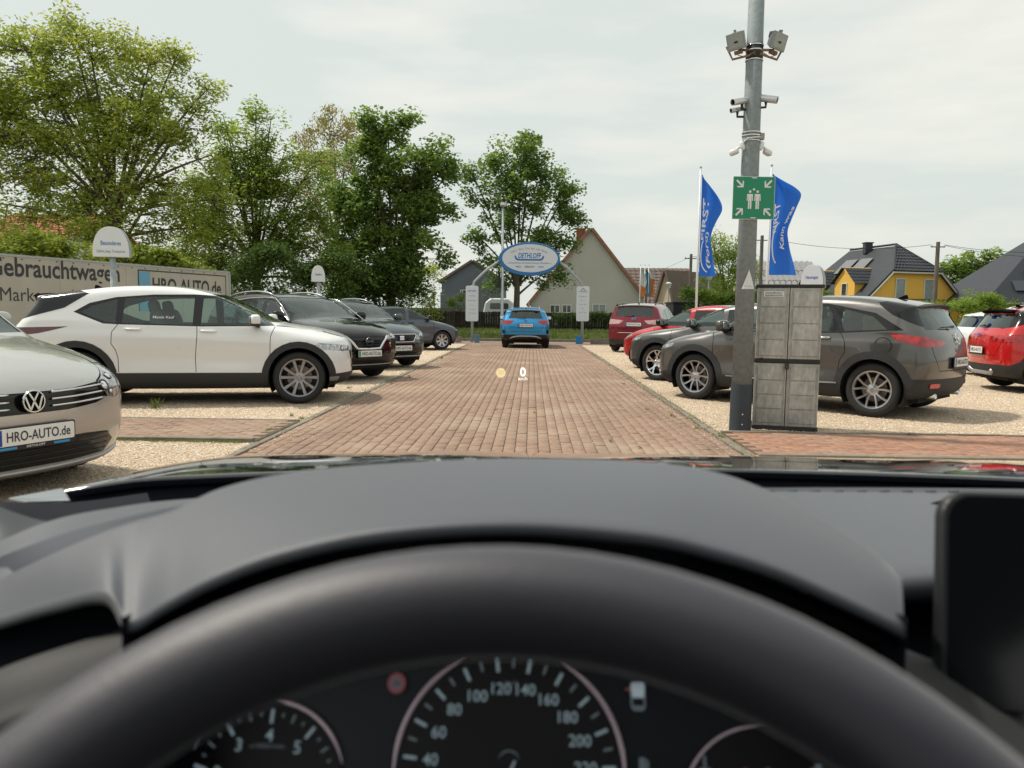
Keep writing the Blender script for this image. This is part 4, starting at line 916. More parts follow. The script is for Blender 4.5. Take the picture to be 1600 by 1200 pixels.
for x in np.arange(float(xs[0]), float(xs[-1]), 2.4):
    b = MB(); b.span(-.05, .05, -.10, .0, 0, 1.45); o = b.build('fence_post', M['dark_wood'], fr); o.location = (float(x), -.02, 0)
leafy('climbing_plant', 'tangle of dark climbing plant over the fence below the grey gable', 'plant', at(868, 480, 49.8).x, at(968, 480, 49.8).x, 49.6, 50.3, .6, 1.32, M['leaf_dark'], 120, 45, .22, .09)
M['wall_stone'] = mat('garden_wall', (.17, .16, .13), .9, var=.8, vscale=2, dark=.6)
b = MB(); b.span(at(600, 480, 54).x, at(725, 480, 54).x, 54, 54.3, -.05, at(660, 481, 54).z); tag(b.build('garden_wall', M['wall_stone']), 'low grey garden wall behind the fence under the dark maple', 'wall')
# ---------------------------------------------------------------- houses
def roof_tiles(P0, U_, V_, lu, lv, n, tw, tl, h, m, name, parent, amp=.035):
    """tiled slope: P0 eave corner, unit U_ along the eave, V_ up the slope; every tile wave and step is relief"""
    nu, nv = max(1, int(lu/tw)), max(1, int(lv/tl)); g = []
    for j in range(nv):
        for e in (0, 1):
            row = []
            for i in range(nu*4+1):
                a = lu*i/(nu*4); v = lv*(j+e)/nv; hh = amp*(.5+.5*math.sin(i*math.pi/2))+h*(1-e); row.append(P0+U_*a+V_*v+n*hh)
            g.append(row)
    b = MB(); b.grid(g); return b.build(name, m, parent)
def quad(b, p, th, n):
    """a sheet through p (list of corners) given thickness th against n"""
    n = Vector(n).normalized(); V = [Vector(q) for q in p]; k = len(V); b.add(V+[q-n*th for q in V], [tuple(range(k)), tuple(range(k, 2*k))[::-1]]+[(i, k+i, k+(i+1) % k, (i+1) % k) for i in range(k)]); return b
def window(parent, o, ux, n, w, h, fm, gm, bars=1, dep=.05, sill=True, name='window'):
    """frame standing proud, pane behind it; o = lower left corner on the wall"""
    o, ux, n = Vector(o), Vector(ux).normalized(), Vector(n).normalized(); uz = Vector((0, 0, 1)); t = .07; b = MB()
    P = lambda a, c: (a, c)
    for a0, a1, c0, c1 in ((0, t, 0, h), (w-t, w, 0, h), (t, w-t, 0, t), (t, w-t, h-t, h)): b.prism([(a0, c0), (a1, c0), (a1, c1), (a0, c1)], o+n*.002, ux, uz, n, dep)
    for k in range(1, bars+1): a = w*k/(bars+1); b.prism([(a-.03, t), (a+.03, t), (a+.03, h-t), (a-.03, h-t)], o+n*.002, ux, uz, n, dep*.8)
    f = b.build(name, fm, parent); g = MB(); g.prism([(t, t), (w-t, t), (w-t, h-t), (t, h-t)], o, ux, uz, n, dep*.35); g.build('pane', gm, f)
    if sill: s_ = MB(); s_.prism([(-.06, -.06), (w+.06, -.06), (w+.06, 0), (-.06, 0)], o, ux, uz, n, .12); s_.build('sill', fm, f)
    return f
M['stucco_grey'] = mat('grey_render', (.52, .50, .455), .92, var=.55, vscale=.35, dark=.80, bump=.4, bscale=14)
M['roof_red'] = mat('red_brown_tiles', (.38, .17, .11), .8, var=.8, vscale=3, dark=.6, bump=.5, bscale=12)
M['roof_brown'] = mat('brown_tiles', (.16, .12, .105), .8, var=.6, vscale=2, dark=.7, bump=.5, bscale=10)
M['roof_dark'] = mat('anthracite_tiles', (.040, .045, .055), .55, spec=.3, var=.5, vscale=2, dark=.7)
M['pane'] = mat('window_pane', (.03, .035, .04), .06, spec=.8)
M['pane_light'] = mat('curtained_pane', (.30, .34, .35), .15, var=.5, vscale=6, dark=.5)
M['frame_white'] = mat('white_frame', (.62, .62, .60), .5)
M['brick_red'] = mat('brick_chimney', (.30, .11, .07), .9, var=.8, vscale=8, dark=.5)
M['cream'] = mat('cream_render', (.62, .52, .40), .9, var=.4, vscale=1, dark=.85)
M['yellow'] = mat('yellow_render', (.78, .46, .09), .9, var=.4, vscale=.8, dark=.85, bump=.3, bscale=30)
M['bluegrey'] = mat('blue_grey_render', (.13, .155, .19), .8, var=.4, vscale=1, dark=.8)
def gable_house(label, A, B, depth, ze, za, wm, rm, over=.3, name='house', cat='house', th=.22, zb=-.1, front_cut=0.0):
    """gable end A-B faces the viewer; ridge runs back by depth"""
    A, B = Vector((A[0], A[1], 0)), Vector((B[0], B[1], 0)); root = empty(name, (A+B)/2); tag(root, label, cat); u = (B-A).normalized(); w = (B-A).length/2; v = Vector((-u.y, u.x, 0))
    P = lambda a, d, z: u*a+v*d+Vector((0, 0, z)); b = MB()
    b.prism([(-w, zb), (w, zb), (w, ze), (0, za), (-w, ze)], (0, 0, 0), u, (0, 0, 1), v, depth); b.build('wall', wm, root)
    for s_ in (-1, 1):
        d = (P(0, 0, za)-P(s_*w, 0, ze)); sl = d.normalized(); n = Vector(sl.cross(v)); n = n if n.z > 0 else -n; e0 = P(s_*w, 0, ze)-sl*over
        b = MB(); quad(b, [e0-v*over+n*th, P(0, -over, za)+n*th+sl*.02, P(0, depth+over, za)+n*th+sl*.02, e0+v*(depth+over)+n*th], th-.01, n); b.build('roof', rm, root)
    return root, u, v, P, w
Yg = 60; gA, gB, gt = at(829, 480, Yg), at(1013, 474, Yg), at(922, 359, Yg)
root, u, v, P, w = gable_house('big grey rendered gable house with small ground floor windows behind the fence', (gA.x, Yg), (gB.x, Yg), 13, gB.z-.1, gt.z, M['stucco_grey'], M['roof_red'])
for a, c, t, bt, fm, gm in ((859, 875, 476, 489, 'frame_white', 'pane'), (878, 893, 476, 489, 'frame_white', 'pane'), (925, 947, 475, 489, 'frame_white', 'pane_light'), (963, 977, 476, 489, 'dark_metal', 'pane')):
    p, q = at(a, bt, Yg), at(c, t, Yg); window(root, (p.x-root.location.x, -.0, p.z), (1, 0, 0), (0, -1, 0), q.x-p.x, q.z-p.z, M[fm], M[gm])
b = MB(); c0 = at(912, 360, Yg); b.span(-.40, .30, 2.2, 3.0, gt.z-1.2, gt.z+.30); b.span(-.44, .34, 2.15, 3.05, gt.z+.30, gt.z+.36); o = b.build('chimney', M['brick_red'], root); o.location.x = c0.x-root.location.x
b = MB(); b.tube([(-w-.1, -.35, gB.z), (-w-.1, -.35, -.1)], .05, 8); b.build('downpipe', M['galv'], root)
# blue grey house
Yb = 72; root, u, v, P, w = gable_house('blue grey house with pale roof between the dark maple and the sign', (at(690, 480, Yb).x, Yb), (at(786, 480, Yb).x, Yb), 9, at(700, 440, Yb).z, at(740, 409, Yb).z, M['bluegrey'], M['roof_brown'])
window(root, P(-w*.4, 0, 2.0), u, -v, 1.2, 1.4, M['frame_white'], M['pane'])
b = MB(); b.tube([P(-w*.32, -.1, .2), P(-w*.32, -.1, 3.4)], .06, 6); b.build('downpipe', M['frame_white'], root)
b = MB(); b.span(at(688, 480, 66).x, at(752, 480, 66).x, 66, 69, -.1, at(720, 457, 66).z); o = b.build('garage', M['bluegrey']); tag(o, 'flat roofed blue grey annex in front of the blue grey house', 'garage')
# caravan behind the lamp column
cv = empty('caravan', (at(780, 480, 54).x, 54, 0)); tag(cv, 'white caravan with round front parked behind the fence', 'caravan')
b = MB(); w2 = 1.12; prof = [(-w2, .5), (w2, .5), (w2+.02, 1.2), (w2-.12, 2.0), (w2-.5, 2.30), (-w2+.5, 2.30), (-w2+.12, 2.0), (-w2-.02, 1.2)]
b.prism(prof, (0, 0, 0), (1, 0, 0), (0, 0, 1), (0, 1, 0), 4.5); b.build('shell', M['white_enamel'], cv, bevel=.12, seg=3)
b = MB(); b.prism(rrect(1.3, .42, .12), (0, -.02, 1.75), (1, 0, 0), (0, 0, 1), (0, 1, 0), .03); b.build('front_window', M['pane'], cv); lettering('KNAUS', .3, M['dark_print'], cv, (0, -.03, 1.28), (1, 0, 0), (0, 0, 1), (0, -1, 0))
for s_ in (-1, 1): b = MB(); b.lathe([(.0, -.09), (.30, -.09), (.32, 0), (.30, .09), (0, .09)], 20, (s_*.98, 2.2, .32), (1, 0, 0)); b.build('wheel', M['tyre'], cv)
# brown roofed houses
Yr = 82; h1 = empty('house', (at(1010, 480, Yr).x, Yr, 0)); tag(h1, 'house with long brown tiled roof behind the orange and white flags', 'house')
def roofed_box(root, x0, x1, y0, dep, ze, zr, wm, rm, tiles=True, tw=.5, tl=.5, amp=.05):
    b = MB(); b.span(x0, x1, y0, y0+dep, -.1, ze); b.build('wall', wm, root)
    for s_ in (0, 1):
        yy = y0-.3 if s_ == 0 else y0+dep+.3; ym = y0+dep/2; sl = Vector((0, ym-yy, zr-ze)); L = sl.length; sl.normalize(); n = Vector((0, -sl.z, sl.y)) if s_ == 0 else Vector((0, sl.z, -sl.y)); n = n if n.z > 0 else -n
        if s_ == 0 and tiles: roof_tiles(Vector((x0-.3, yy, ze)), Vector((1, 0, 0)), sl, x1-x0+.6, L, n, tw, tl, .05, rm, 'roof', root, amp)
        else: b = MB(); quad(b, [(x0-.3, yy, ze), (x1+.3, yy, ze), (x1+.3, ym, zr), (x0-.3, ym, zr)], .1, n); b.build('roof', rm, root)
    for xx in (x0, x1-.2): b = MB(); b.prism([(y0, ze-.05), (y0+dep, ze-.05), (y0+dep/2, zr-.2)], (xx, 0, 0), (0, 1, 0), (0, 0, 1), (1, 0, 0), .2); b.build('gable', wm, root)
lx = lambda px, Y, r: at(px, 480, Y).x-r.location.x
roofed_box(h1, lx(975, Yr, h1), lx(1040, Yr, h1), 0, 9, at(1010, 480, Yr).z, at(1010, 419, Yr+4.5).z, M['cream'], M['roof_brown'])
h2, u, v, P, w = gable_house('cream gable house with steep brown roof left of the willow', (at(1026, 480, 76).x, 76), (at(1052, 480, 74.5).x, 74.5), 9, at(1030, 474, 76).z, at(1037, 424, 76).z, M['cream'], M['roof_brown'])
h3 = empty('house', (at(1060, 480, 84).x, 84, 0)); tag(h3, 'wide plain brown roof right of the cream gable', 'house')
roofed_box(h3, lx(1040, 84, h3), lx(1083, 84, h3), 0, 9, at(1060, 478, 84).z, at(1060, 419, 88).z, M['cream'], M['roof_brown'])
h4 = empty('house', (at(1235, 480, 84).x, 84, 0)); tag(h4, 'low house with glossy dark tiles glinting white behind the blue flag and cabinet', 'house')
M['roof_glint'] = mat('glazed_tiles', (.20, .20, .20), .16, spec=1.0, coat=1)
roofed_box(h4, lx(1176, 84, h4), lx(1286, 84, h4), 0, 10, at(1235, 456, 84).z, at(1235, 409, 89).z, M['cream'], M['roof_glint'], True, .62, 1.6, .16)
# house behind the big tree, left
h5 = empty('house', (at(60, 480, 48).x, 48, 0)); tag(h5, 'white house with orange red roof glimpsed through the left tree', 'house')
roofed_box(h5, lx(-40, 48, h5), lx(108, 48, h5), 0, 9, at(60, 372, 48).z, at(60, 334, 52).z, M['frame_white'], mat('orange_tiles', (.42, .14, .07), .8, var=.6, vscale=2, dark=.6))
# yellow house
Yy = 63; O = at(1426, 480, Yy); vv = Vector((-.26, .9656, 0)); uu = Vector((.9656, .26, 0)); yh = empty('house', (O.x, Yy, 0)); tag(yh, 'yellow house with anthracite half hipped roof, dormers and roof panels', 'house')
Q = lambda a, d, z: uu*a+vv*d+Vector((0, 0, z))
W_, ze, zt, wt, zr, LD = 4.45, 2.75, 4.95, 2.15, 7.05, 10.0
b = MB(); b.prism([(-W_, -.1), (W_, -.1), (W_, ze), (wt, zt), (-wt, zt), (-W_, ze)], (0, 0, 0), uu, (0, 0, 1), vv, LD); b.build('wall', M['yellow'], yh)
def slope(root, pts, n, m, nm='roof', th=.16): b = MB(); quad(b, [Vector(p)+Vector(n).normalized()*th for p in pts], th-.01, n); return b.build(nm, m, root)
sn = Vector((0, 0, 1))*1-uu*.85; sn2 = Vector((0, 0, 1))+uu*.85
slope(yh, [Q(-W_-.5, -.35, ze-.42), Q(-wt-.1, -.35, zt-.05), Q(0, 2.3, zr), Q(0, LD-2, zr), Q(-W_-.5, LD+.3, ze-.42)][::1], sn, M['roof_dark'])
slope(yh, [Q(W_+.5, -.35, ze-.42), Q(wt+.1, -.35, zt-.05), Q(0, 2.3, zr), Q(0, LD-2, zr), Q(W_+.5, LD+.3, ze-.42)], sn2, M['roof_brown'])
# tiled half hip in front: rows shrink towards the ridge
g = []; nr = 9
for j in range(nr):
    for e in (0, 1):
        t = (j+e)/nr; hw_ = (wt+.15)*(1-t)+.02; row = []
        for i in range(57): s_ = -1+2*i/56; row.append(Q(s_*hw_, -.40+(2.3+.40)*t, zt-.08+(zr+.17-zt+.08)*t)+(Vector((0, 0, .7))-vv*.7)*(.14+.035*math.sin(s_*hw_*2*math.pi/.30)+.05*(1-e)))
        g.append(row)
b = MB(); b.grid(g); b.build('half_hip', M['roof_dark'], yh)
b = MB(); 
for s_ in (-1, 1): b.tube([Q(s_*(wt+.15), -.42, zt+.05), Q(0, 2.3, zr+.30)], .09, 6)
b.tube([Q(0, 2.3, zr+.28), Q(0, LD-2, zr+.25)], .09, 6); b.build('ridge_tiles', M['roof_dark'], yh)
b = MB(); b.prism([(-wt-.2, 0), (wt+.2, 0), (wt+.2, .12), (-wt-.2, .12)], Q(0, -.42, zt-.16), uu, (0, 0, 1), vv, .12); b.build('gutter', M['frame_white'], yh)
for s_ in (-1, 1): b = MB(); b.tube([Q(s_*(W_+.5), -.36, ze-.5), Q(s_*(wt+.12), -.36, zt-.1)], .07, 4); b.build('verge_board', M['frame_white'], yh)
for a in (-1.35, 1.35): window(yh, Q(a-.42, 0, 1.9), uu, -vv, .95, 2.5, M['frame_white'], M['pane_light'], 0, .08)
b = MB()
for k in range(24): b.tube([Q(-1.0+k*.17, -.12, 1.9), Q(-1.0+k*.17, -.12, 2.75)], .012, 4)
b.tube([Q(-1.1, -.12, 2.75), Q(3.0, -.12, 2.75)], .03, 5); b.build('balcony_rail', M['dark_metal'], yh)
M['solar'] = mat('roof_panel', (.03, .04, .06), .12, .3, coat=1)
for d in (3.3, 5.2):
    b = MB(); sl = (uu*1+Vector((0, 0, .954))).normalized(); sn_ = (Vector((0, 0, 1))-uu*.954).normalized(); p0 = Q(-2.35, d, 4.81)+sn_*.24; b.prism([(0, 0), (1.5, 0), (1.5, 1.75), (0, 1.75)], p0, vv, sl, sn_, .08); b.build('roof_panel', mat('grey_panel', (.16, .17, .18), .3, .2, coat=.5), yh)
b = MB(); b.box(Q(-.4, 5.2, zr+.15), (.6, .6, .9)); b.box(Q(-.4, 5.2, zr+.62), (.75, .75, .08)); b.build('chimney', M['dark_metal'], yh)
for d in (2.6, 7.3):
    dm = empty('dormer', parent=yh); wq, z0, z1, z2, u0 = 1.25, 2.5, 4.15, 5.35, -4.45
    b = MB(); b.prism([(-wq, z0), (wq, z0), (wq, z1), (0, z2), (-wq, z1)], Q(u0, d, 0), vv, (0, 0, 1), uu, 3.2); b.build('dormer_wall', M['yellow'], dm)
    for s_ in (-1, 1):
        sl = (vv*(-s_)*wq+Vector((0, 0, z2-z1))).normalized(); n = (Vector((0, 0, wq))+vv*s_*(z2-z1)).normalized(); e0 = Q(u0-.25, d+s_*(wq+.25), z1-.22)+n*.05
        roof_tiles(e0, uu, sl, 3.3, 1.9, n, .28, .32, .03, M['roof_dark'], 'dormer_roof', dm, .03)
    window(dm, Q(u0, d+.35, z0+.45), -vv, -uu, .7, 1.1, M['frame_white'], M['pane'], 0)
# right hand house with dark roof and panels
hr = empty('house', (at(1600, 480, 58).x, 58, 0)); tag(hr, 'dark slate roofed house with rows of roof panels at the right edge', 'house')
xr0, xr1 = lx(1536, 58, hr), lx(1760, 58, hr); zE, zR = at(1600, 474, 58).z, at(1640, 352, 62).z
b = MB(); b.span(xr0+.5, xr1, .3, 9, -.1, zE-.05); b.build('wall', M['yellow'], hr)
b = MB(); quad(b, [(xr0, -.1, zE), (xr1, -.1, zE), (xr1, 4.6, zR), (xr0+7.5, 4.6, zR)], .12, (0, -.7, .7)); quad(b, [(xr0, -.1, zE), (xr0+7.5, 4.6, zR), (xr0, 9.3, zE)], .12, (-.7, 0, .7)); b.build('roof', M['roof_dark'], hr)
sl = Vector((0, 4.7, zR-zE)).normalized(); nn = Vector((0, -sl.z, sl.y))
for r_ in range(5):
    for k in range(4):
        s0 = 1.1+r_*1.02; x0 = xr0+2.6+r_*1.25+k*1.62
        b = MB(); b.prism([(0, 0), (1.56, 0), (1.56, .96), (0, .96)], Vector((x0, -.1, zE))+sl*s0+nn*.08, (1, 0, 0), sl, nn, .05); b.build('roof_panel', M['solar'], hr)
b = MB(); b.span(xr0-.1, xr1, -.25, -.1, zE-.06, zE+.05); b.build('gutter', M['frame_white'], hr)
h6, u, v, P, w = gable_house('brown roofed house behind the large bush on the right', (at(1500, 480, 74).x, 76), (at(1590, 480, 74).x, 71), 9, at(1510, 470, 74).z, at(1555, 426, 74).z, M['cream'], M['roof_brown'])
# dark panel fence behind the right hand cars
pf = empty('panel_fence', (0, 31.6, 0)); tag(pf, 'dark low panel fence behind the white and red cars', 'fence')
for k, x in enumerate(np.arange(17.6, 32, 1.8)): b = MB(); b.span(float(x)+.02, float(x)+1.78, 0, .05, .05, 1.26); b.build('fence_panel', M['dark_wood'], pf)
b = MB(); b.span(at(1052, 480, 45).x, at(1092, 480, 45).x, 45, 47.5, -.05, at(1065, 474, 45).z); b.span(at(1050, 480, 45).x, at(1094, 480, 45).x, 44.9, 47.6, at(1065, 474, 45).z, at(1065, 473, 45).z+.05); tag(b.build('garden_shed', M['dark_metal']), 'low dark shed between the dark red car and the bright hedge', 'shed')
# ---------------------------------------------------------------- poles, lamps, wires
M['pole_wood'] = mat('pole_timber', (.17, .145, .12), .9, var=.8, vscale=5, dark=.6, stretch=(1, 1, .2), bump=.4, bscale=20)
tips = {}
for px, t, Y, r_, lab in ((1080, 397, 62, .13, 'thin wooden utility pole left of the first blue flag'), (1191, 368, 58, .14, 'dark wooden utility pole between mast and second blue flag'), (1466, 378, 56, .15, 'wooden utility pole with insulators in front of the yellow house')):
    p = at(px, t, Y); e = empty('utility_pole', (p.x, Y, 0)); tag(e, lab, 'utility pole', 'wooden utility poles'); b = MB(); b.cyl((0, 0, -.2), (0, 0, p.z), r_*1.15, r_*.85, 10); b.build('shaft', M['pole_wood'], e)
    b = MB(); b.tube([(-.5, 0, p.z-.35), (.5, 0, p.z-.35)], .035, 6); b.build('crossarm', M['dark_metal'], e)
    for s_ in (-.45, .45): b = MB(); b.lathe([(.02, 0), (.06, .03), (.05, .10), (.03, .16), (0, .17)], 10, (s_, 0, p.z-.33)); b.build('insulator', M['white_enamel'], e)
    tips[px] = Vector((p.x, Y, p.z-.2))
def wire(a, c, sag, lab, r_=.018):
    P = [a+(c-a)*t-Vector((0, 0, sag*4*t*(1-t))) for t in [k/16 for k in range(17)]]; b = MB(); b.tube([p-a for p in P], r_, 4, cap=False); o = b.build('overhead_wire', M['dark_metal']); o.location = a; tag(o, lab, 'wire', 'overhead wires')
wire(tips[1191]+Vector((.4, 0, 0)), tips[1466]+Vector((-.45, 0, 0)), .5, 'overhead wire from the dark pole to the pole at the yellow house')
wire(tips[1466]+Vector((.45, 0, 0)), at(1700, 392, 52), .3, 'overhead wire leaving the right pole towards the right edge')
wire(tips[1466]+Vector((.45, 0, -.05)), at(1700, 402, 50), .3, 'lower overhead wire leaving the right pole towards the right edge')
wire(tips[1080], tips[1191]+Vector((-.4, 0, 0)), .4, 'overhead wire between the two left wooden poles')
wire(at(920, 455, 60.5), tips[1080], .3, 'thin wire from the grey gable house to the first wooden pole', .012)
for px, t, Y, lab in ((1108, 425, 46, 'small lantern under the first blue flag'), (1045, 441, 60, 'round headed garden lantern before the cream gable')):
    p = at(px, t, Y); e = empty('street_lantern', (p.x, Y, 0)); tag(e, lab, 'street lamp', 'small lanterns'); b = MB(); b.cyl((0, 0, -.1), (0, 0, p.z-.5), .05, .04, 8); b.build('post', M['galv'], e)
    b = MB(); b.lathe([(.05, p.z-.5), (.16, p.z-.42), (.2, p.z-.15), (.26, p.z-.12), (.12, p.z), (0, p.z+.02)], 14); b.build('lantern_head', M['white_enamel'], e, True)
# column lamp by the entrance
p = at(786, 322, 36); e = empty('street_lamp', (p.x, 36, 0)); tag(e, 'tall thin grey street lamp passing behind the oval sign', 'street lamp'); b = MB(); b.tube([(0, 0, -.1), (0, 0, 1.2), (0, 0, 1.21), (0, 0, p.z)], [.09, .09, .075, .05], 12); b.build('column', M['galv'], e, True)
b = MB(); b.prism([(-.10, -.35), (.10, -.35), (.13, .25), (-.13, .25)], (0, -.1, p.z-.02), (1, 0, 0), (0, 1, 0), (0, 0, 1), .12); b.build('lamp_head', M['white_enamel'], e, bevel=.03)
b = MB(); b.span(-.2, -.08, -.12, -.02, at(786, 450, 36).z, at(786, 425, 36).z); b.build('control_box', M['dark_metal'], e)
# ---------------------------------------------------------------- the cars of the yard
def strip(sk, root, view, pts, r, m, name, lift=.004, flat=1.0):
    P = []
    for a, c in zip(pts[:-1], pts[1:]):
        for k in range(6): t = k/6; p, n = sk.hit(view, a[0]+(c[0]-a[0])*t, a[1]+(c[1]-a[1])*t); P.append(p+n*lift)
    p, n = sk.hit(view, *pts[-1]); P.append(p+n*lift); b = MB(); b.tube(P, r, 6); return b.build(name, m, root, True)
def slit(root, sk, view, y0, y1, zs, m, r=.006, name='grille_bar'):
    for z in zs: strip(sk, root, view, [(y0, z), ((y0+y1)/2, z), (y1, z)], r, m, name, -.004)
def lampunits(sk, root, spots, m=None, r=.035):
    for y, z in spots:
        for s_ in (1, -1):
            p, n = sk.hit('front', s_*y, z); b = MB(); b.lathe([(r, 0), (r*.9, .010), (r*.5, .018), (0, .02)], 18, p-n*.008, n); b.build('lamp_lens', m or M['lens'], root, True)
            b = MB(); b.lathe([(r*1.0, .0), (r*1.1, .006), (r*1.22, .002)], 18, p-n*.002, n); b.build('lamp_bezel', M['gloss_black'], root, True)
G_C = 'used cars parked in the yard'
# -- white crossover, side on
car, sk = build_car(crossover(paint('paint_white', (.80, .81, .81), rough=.30), nu=160, nt=120, xf=1.34, xb=-1.40, rw=.348, ra=.398, rim=.25, hw=.895, bf=.30,
    side=base_side(2.04, -2.34, [(2.01, .79), (1.94, .90), (1.65, .99), (1.28, 1.045)], (1.02, 1.085), [(.60, 1.32), (.26, 1.47)], [(-.1, 1.55), (-.5, 1.575), (-1.0, 1.56), (-1.4, 1.51)], [(-1.86, 1.44), (-2.0, 1.425), (-1.96, 1.37)], [(-2.16, 1.14), (-2.24, 1.05), (-2.32, .96), (-2.34, .80)]),
    cuts=[(HEAD, 'nose', [(22, .765), (40, .79), (57, .815), (60, .79), (55, .725), (38, .70), (24, .70)], 'both'), (GRIL, 'front', [(-.40, .70), (.40, .70), (.36, .45), (.2, .38), (-.2, .38), (-.36, .45)], 0),
          (TAIL, 'tail', [(20, .985), (46, .995), (80, 1.015), (60, .925), (44, .885), (22, .90)], 'both'), (DTRIM, 'side', [(-1.50, 1.50), (-1.28, 1.44), (-1.55, 1.25), (-2.06, 1.10), (-2.12, 1.16), (-1.90, 1.38)], 'both'), (SILVER, 'nose', [(40, .36), (62, .36), (62, .30), (40, .30)], 'both')],
    spoiler=(-2.08, 1.435, .58), spoilmat=M['gloss_black']), 'parked_car', 'white crossover seen from the side with black wheel arch cladding', 'car', (-4.60, 10.78, 0), R(12), G_C)
lampunits(sk, car, [(.62, .735)], r=.03)
p, n = sk.hit('right', -.36, 1.14); lettering('Mazda Kauf', .05, M['white_print'], car, p+Vector((0, -.008, 0)), (1, 0, 0), (0, .3, .95), (0, -1, .3), width=.26)
# -- black crossover with chrome V grille
car, sk = build_car(suv(paint('paint_black', (.005, .005, .006), rough=.2, spec=.05), nu=130, nt=110, hw=.90,
    cuts=[(HEAD, 'nose', [(24, .80), (34, .835), (55, .90), (58, .885), (50, .79), (30, .75), (22, .755)], 'both'), (GRIL, 'front', [(-.42, .80), (.42, .80), (.24, .60), (-.24, .60)], 0),
          (DTRIM, 'front', [(-.50, .42), (.50, .42), (.62, .34), (.55, .27), (-.55, .27), (-.62, .34)], 0), (DUCT, 'nose', [(36, .46), (46, .48), (48, .38), (38, .36)], 'both')],
    clad_f=(.27, .34), clad_r=(.45, .45), mirmat=M['gloss_black'], dlomat=M['gloss_black'], side=base_side(2.20, -2.17, [(2.185, .80), (2.12, .88), (1.9, .985), (1.55, 1.055), (1.25, 1.095)], (1.02, 1.13), [(.60, 1.36), (.30, 1.50)], [(-.1, 1.58), (-.6, 1.60), (-1.1, 1.58), (-1.5, 1.54)], [(-1.88, 1.49), (-1.96, 1.47), (-1.92, 1.42)], [(-2.05, 1.16), (-2.12, 1.06), (-2.16, .95), (-2.16, .78)])),
    'parked_car', 'black crossover with chrome V shaped grille and silver roof rails', 'car', (-4.60, 15.05, 0), R(-39), G_C)
for s_ in (1, -1): strip(sk, car, 'front', [(s_*.47, .805), (s_*.35, .70), (s_*.25, .585), (0, .578)], .026, M['chrome'], 'grille_frame', .006)
slit(car, sk, 'front', -.30, .30, (.65, .69, .735), M['dark_metal']); badge(sk, car, 'front', 0, .715, 'ringbar', .075, .02); plate(sk, car, 'front', .50, 'HRO-AUTO.de', 'plate_green', dealer=False)
lampunits(sk, car, [(.62, .815)], r=.028); strip(sk, car, 'front', [(-.60, .30), (0, .30), (.60, .30)], .010, M['silver_trim'], 'bumper_strip')
for s_ in (1, -1):
    P = [Vector((x, s_*(float(sk.half(np.array([x]), np.array([z]))[0])-.004), z)) for x, z in [(.99, 1.085), (.60, 1.345), (.34, 1.475), (0, 1.495), (-.5, 1.488), (-.9, 1.452), (-1.28, 1.385), (-1.48, 1.24)]]; b = MB(); b.tube(P, .010, 6); b.build('window_trim', M['chrome'], car, True)
# -- grey blue small crossover
car, sk = build_car(suv(paint('paint_grey_blue', (.06, .085, .105), .55, .35), nu=110, nt=96, hw=.88, xf=1.27, xb=-1.27, rw=.325, ra=.375,
    side=base_side(2.07, -2.05, [(2.05, .76), (1.98, .85), (1.75, .965), (1.4, 1.03), (1.2, 1.055)], (.98, 1.09), [(.58, 1.33), (.30, 1.46)], [(-.1, 1.53), (-.6, 1.545), (-1.1, 1.53), (-1.45, 1.49)], [(-1.80, 1.44), (-1.88, 1.42), (-1.84, 1.38)], [(-1.97, 1.12), (-2.02, 1.02), (-2.04, .92), (-2.04, .78)]),
    wins=[[(.90, 1.065), (.10, 1.06), (.12, 1.41), (.30, 1.40), (.58, 1.28), (.78, 1.16)], [(.00, 1.06), (-.80, 1.075), (-.78, 1.38), (-.50, 1.41), (.01, 1.418)], [(-.87, 1.08), (-1.05, 1.09), (-1.32, 1.20), (-1.18, 1.31), (-.87, 1.37)]], dlo=[(.97, 1.045), (.1, 1.035), (-.86, 1.055), (-1.08, 1.07), (-1.40, 1.20), (-1.22, 1.34), (-.87, 1.40), (-.5, 1.44), (.0, 1.447), (.33, 1.43), (.60, 1.30)],
    ws=[(-.72, 1.10), (.72, 1.10), (.58, 1.455), (-.58, 1.455)], ws_z=1.08, mirror=(.76, 1.11), handles=[(.16, .96), (-.70, .98)], belt=(.99, 1.10),
    cuts=[(HEAD, 'nose', [(24, .72), (38, .79), (54, .83), (52, .74), (36, .64), (25, .64)], 'both'), (GRIL, 'front', [(-.44, .745), (.44, .745), (.34, .60), (-.34, .60)], 0), (DTRIM, 'front', [(-.62, .55), (.62, .55), (.70, .36), (.55, .32), (-.55, .32), (-.70, .36)], 0)],
    clad_f=(.30, .34), clad_r=(.45, .45), rimacc=M['alloy']), 'parked_car', 'grey blue small crossover with chrome framed grille behind the black one', 'car', (-4.38, 18.25, 0), R(-42), G_C)
strip(sk, car, 'front', [(-.45, .755), (0, .757), (.45, .755), (.35, .59), (0, .588), (-.35, .59), (-.45, .755)], .012, M['chrome'], 'grille_frame'); slit(car, sk, 'front', -.34, .34, (.63, .67, .71), M['dark_metal'])
badge(sk, car, 'front', 0, .675, 'seat', .075, .016); plate(sk, car, 'front', .455, 'HRO-AUTO.de', dealer=False); strip(sk, car, 'front', [(-.68, .27), (0, .275), (.68, .27)], .022, M['silver_trim'], 'bumper_strip')
lampunits(sk, car, [(.60, .73)], r=.035)
b = MB(); b.prism([(-.06, 0), (.06, 0), (.06, .14), (-.06, .14)], sk.hit('front', -.40, 1.16)[0]+Vector((-.12, 0, 0)), (0, 1, 0), (-.5, 0, .8), (1, 0, 0), .003); b.build('price_card', M['white_print'], car)
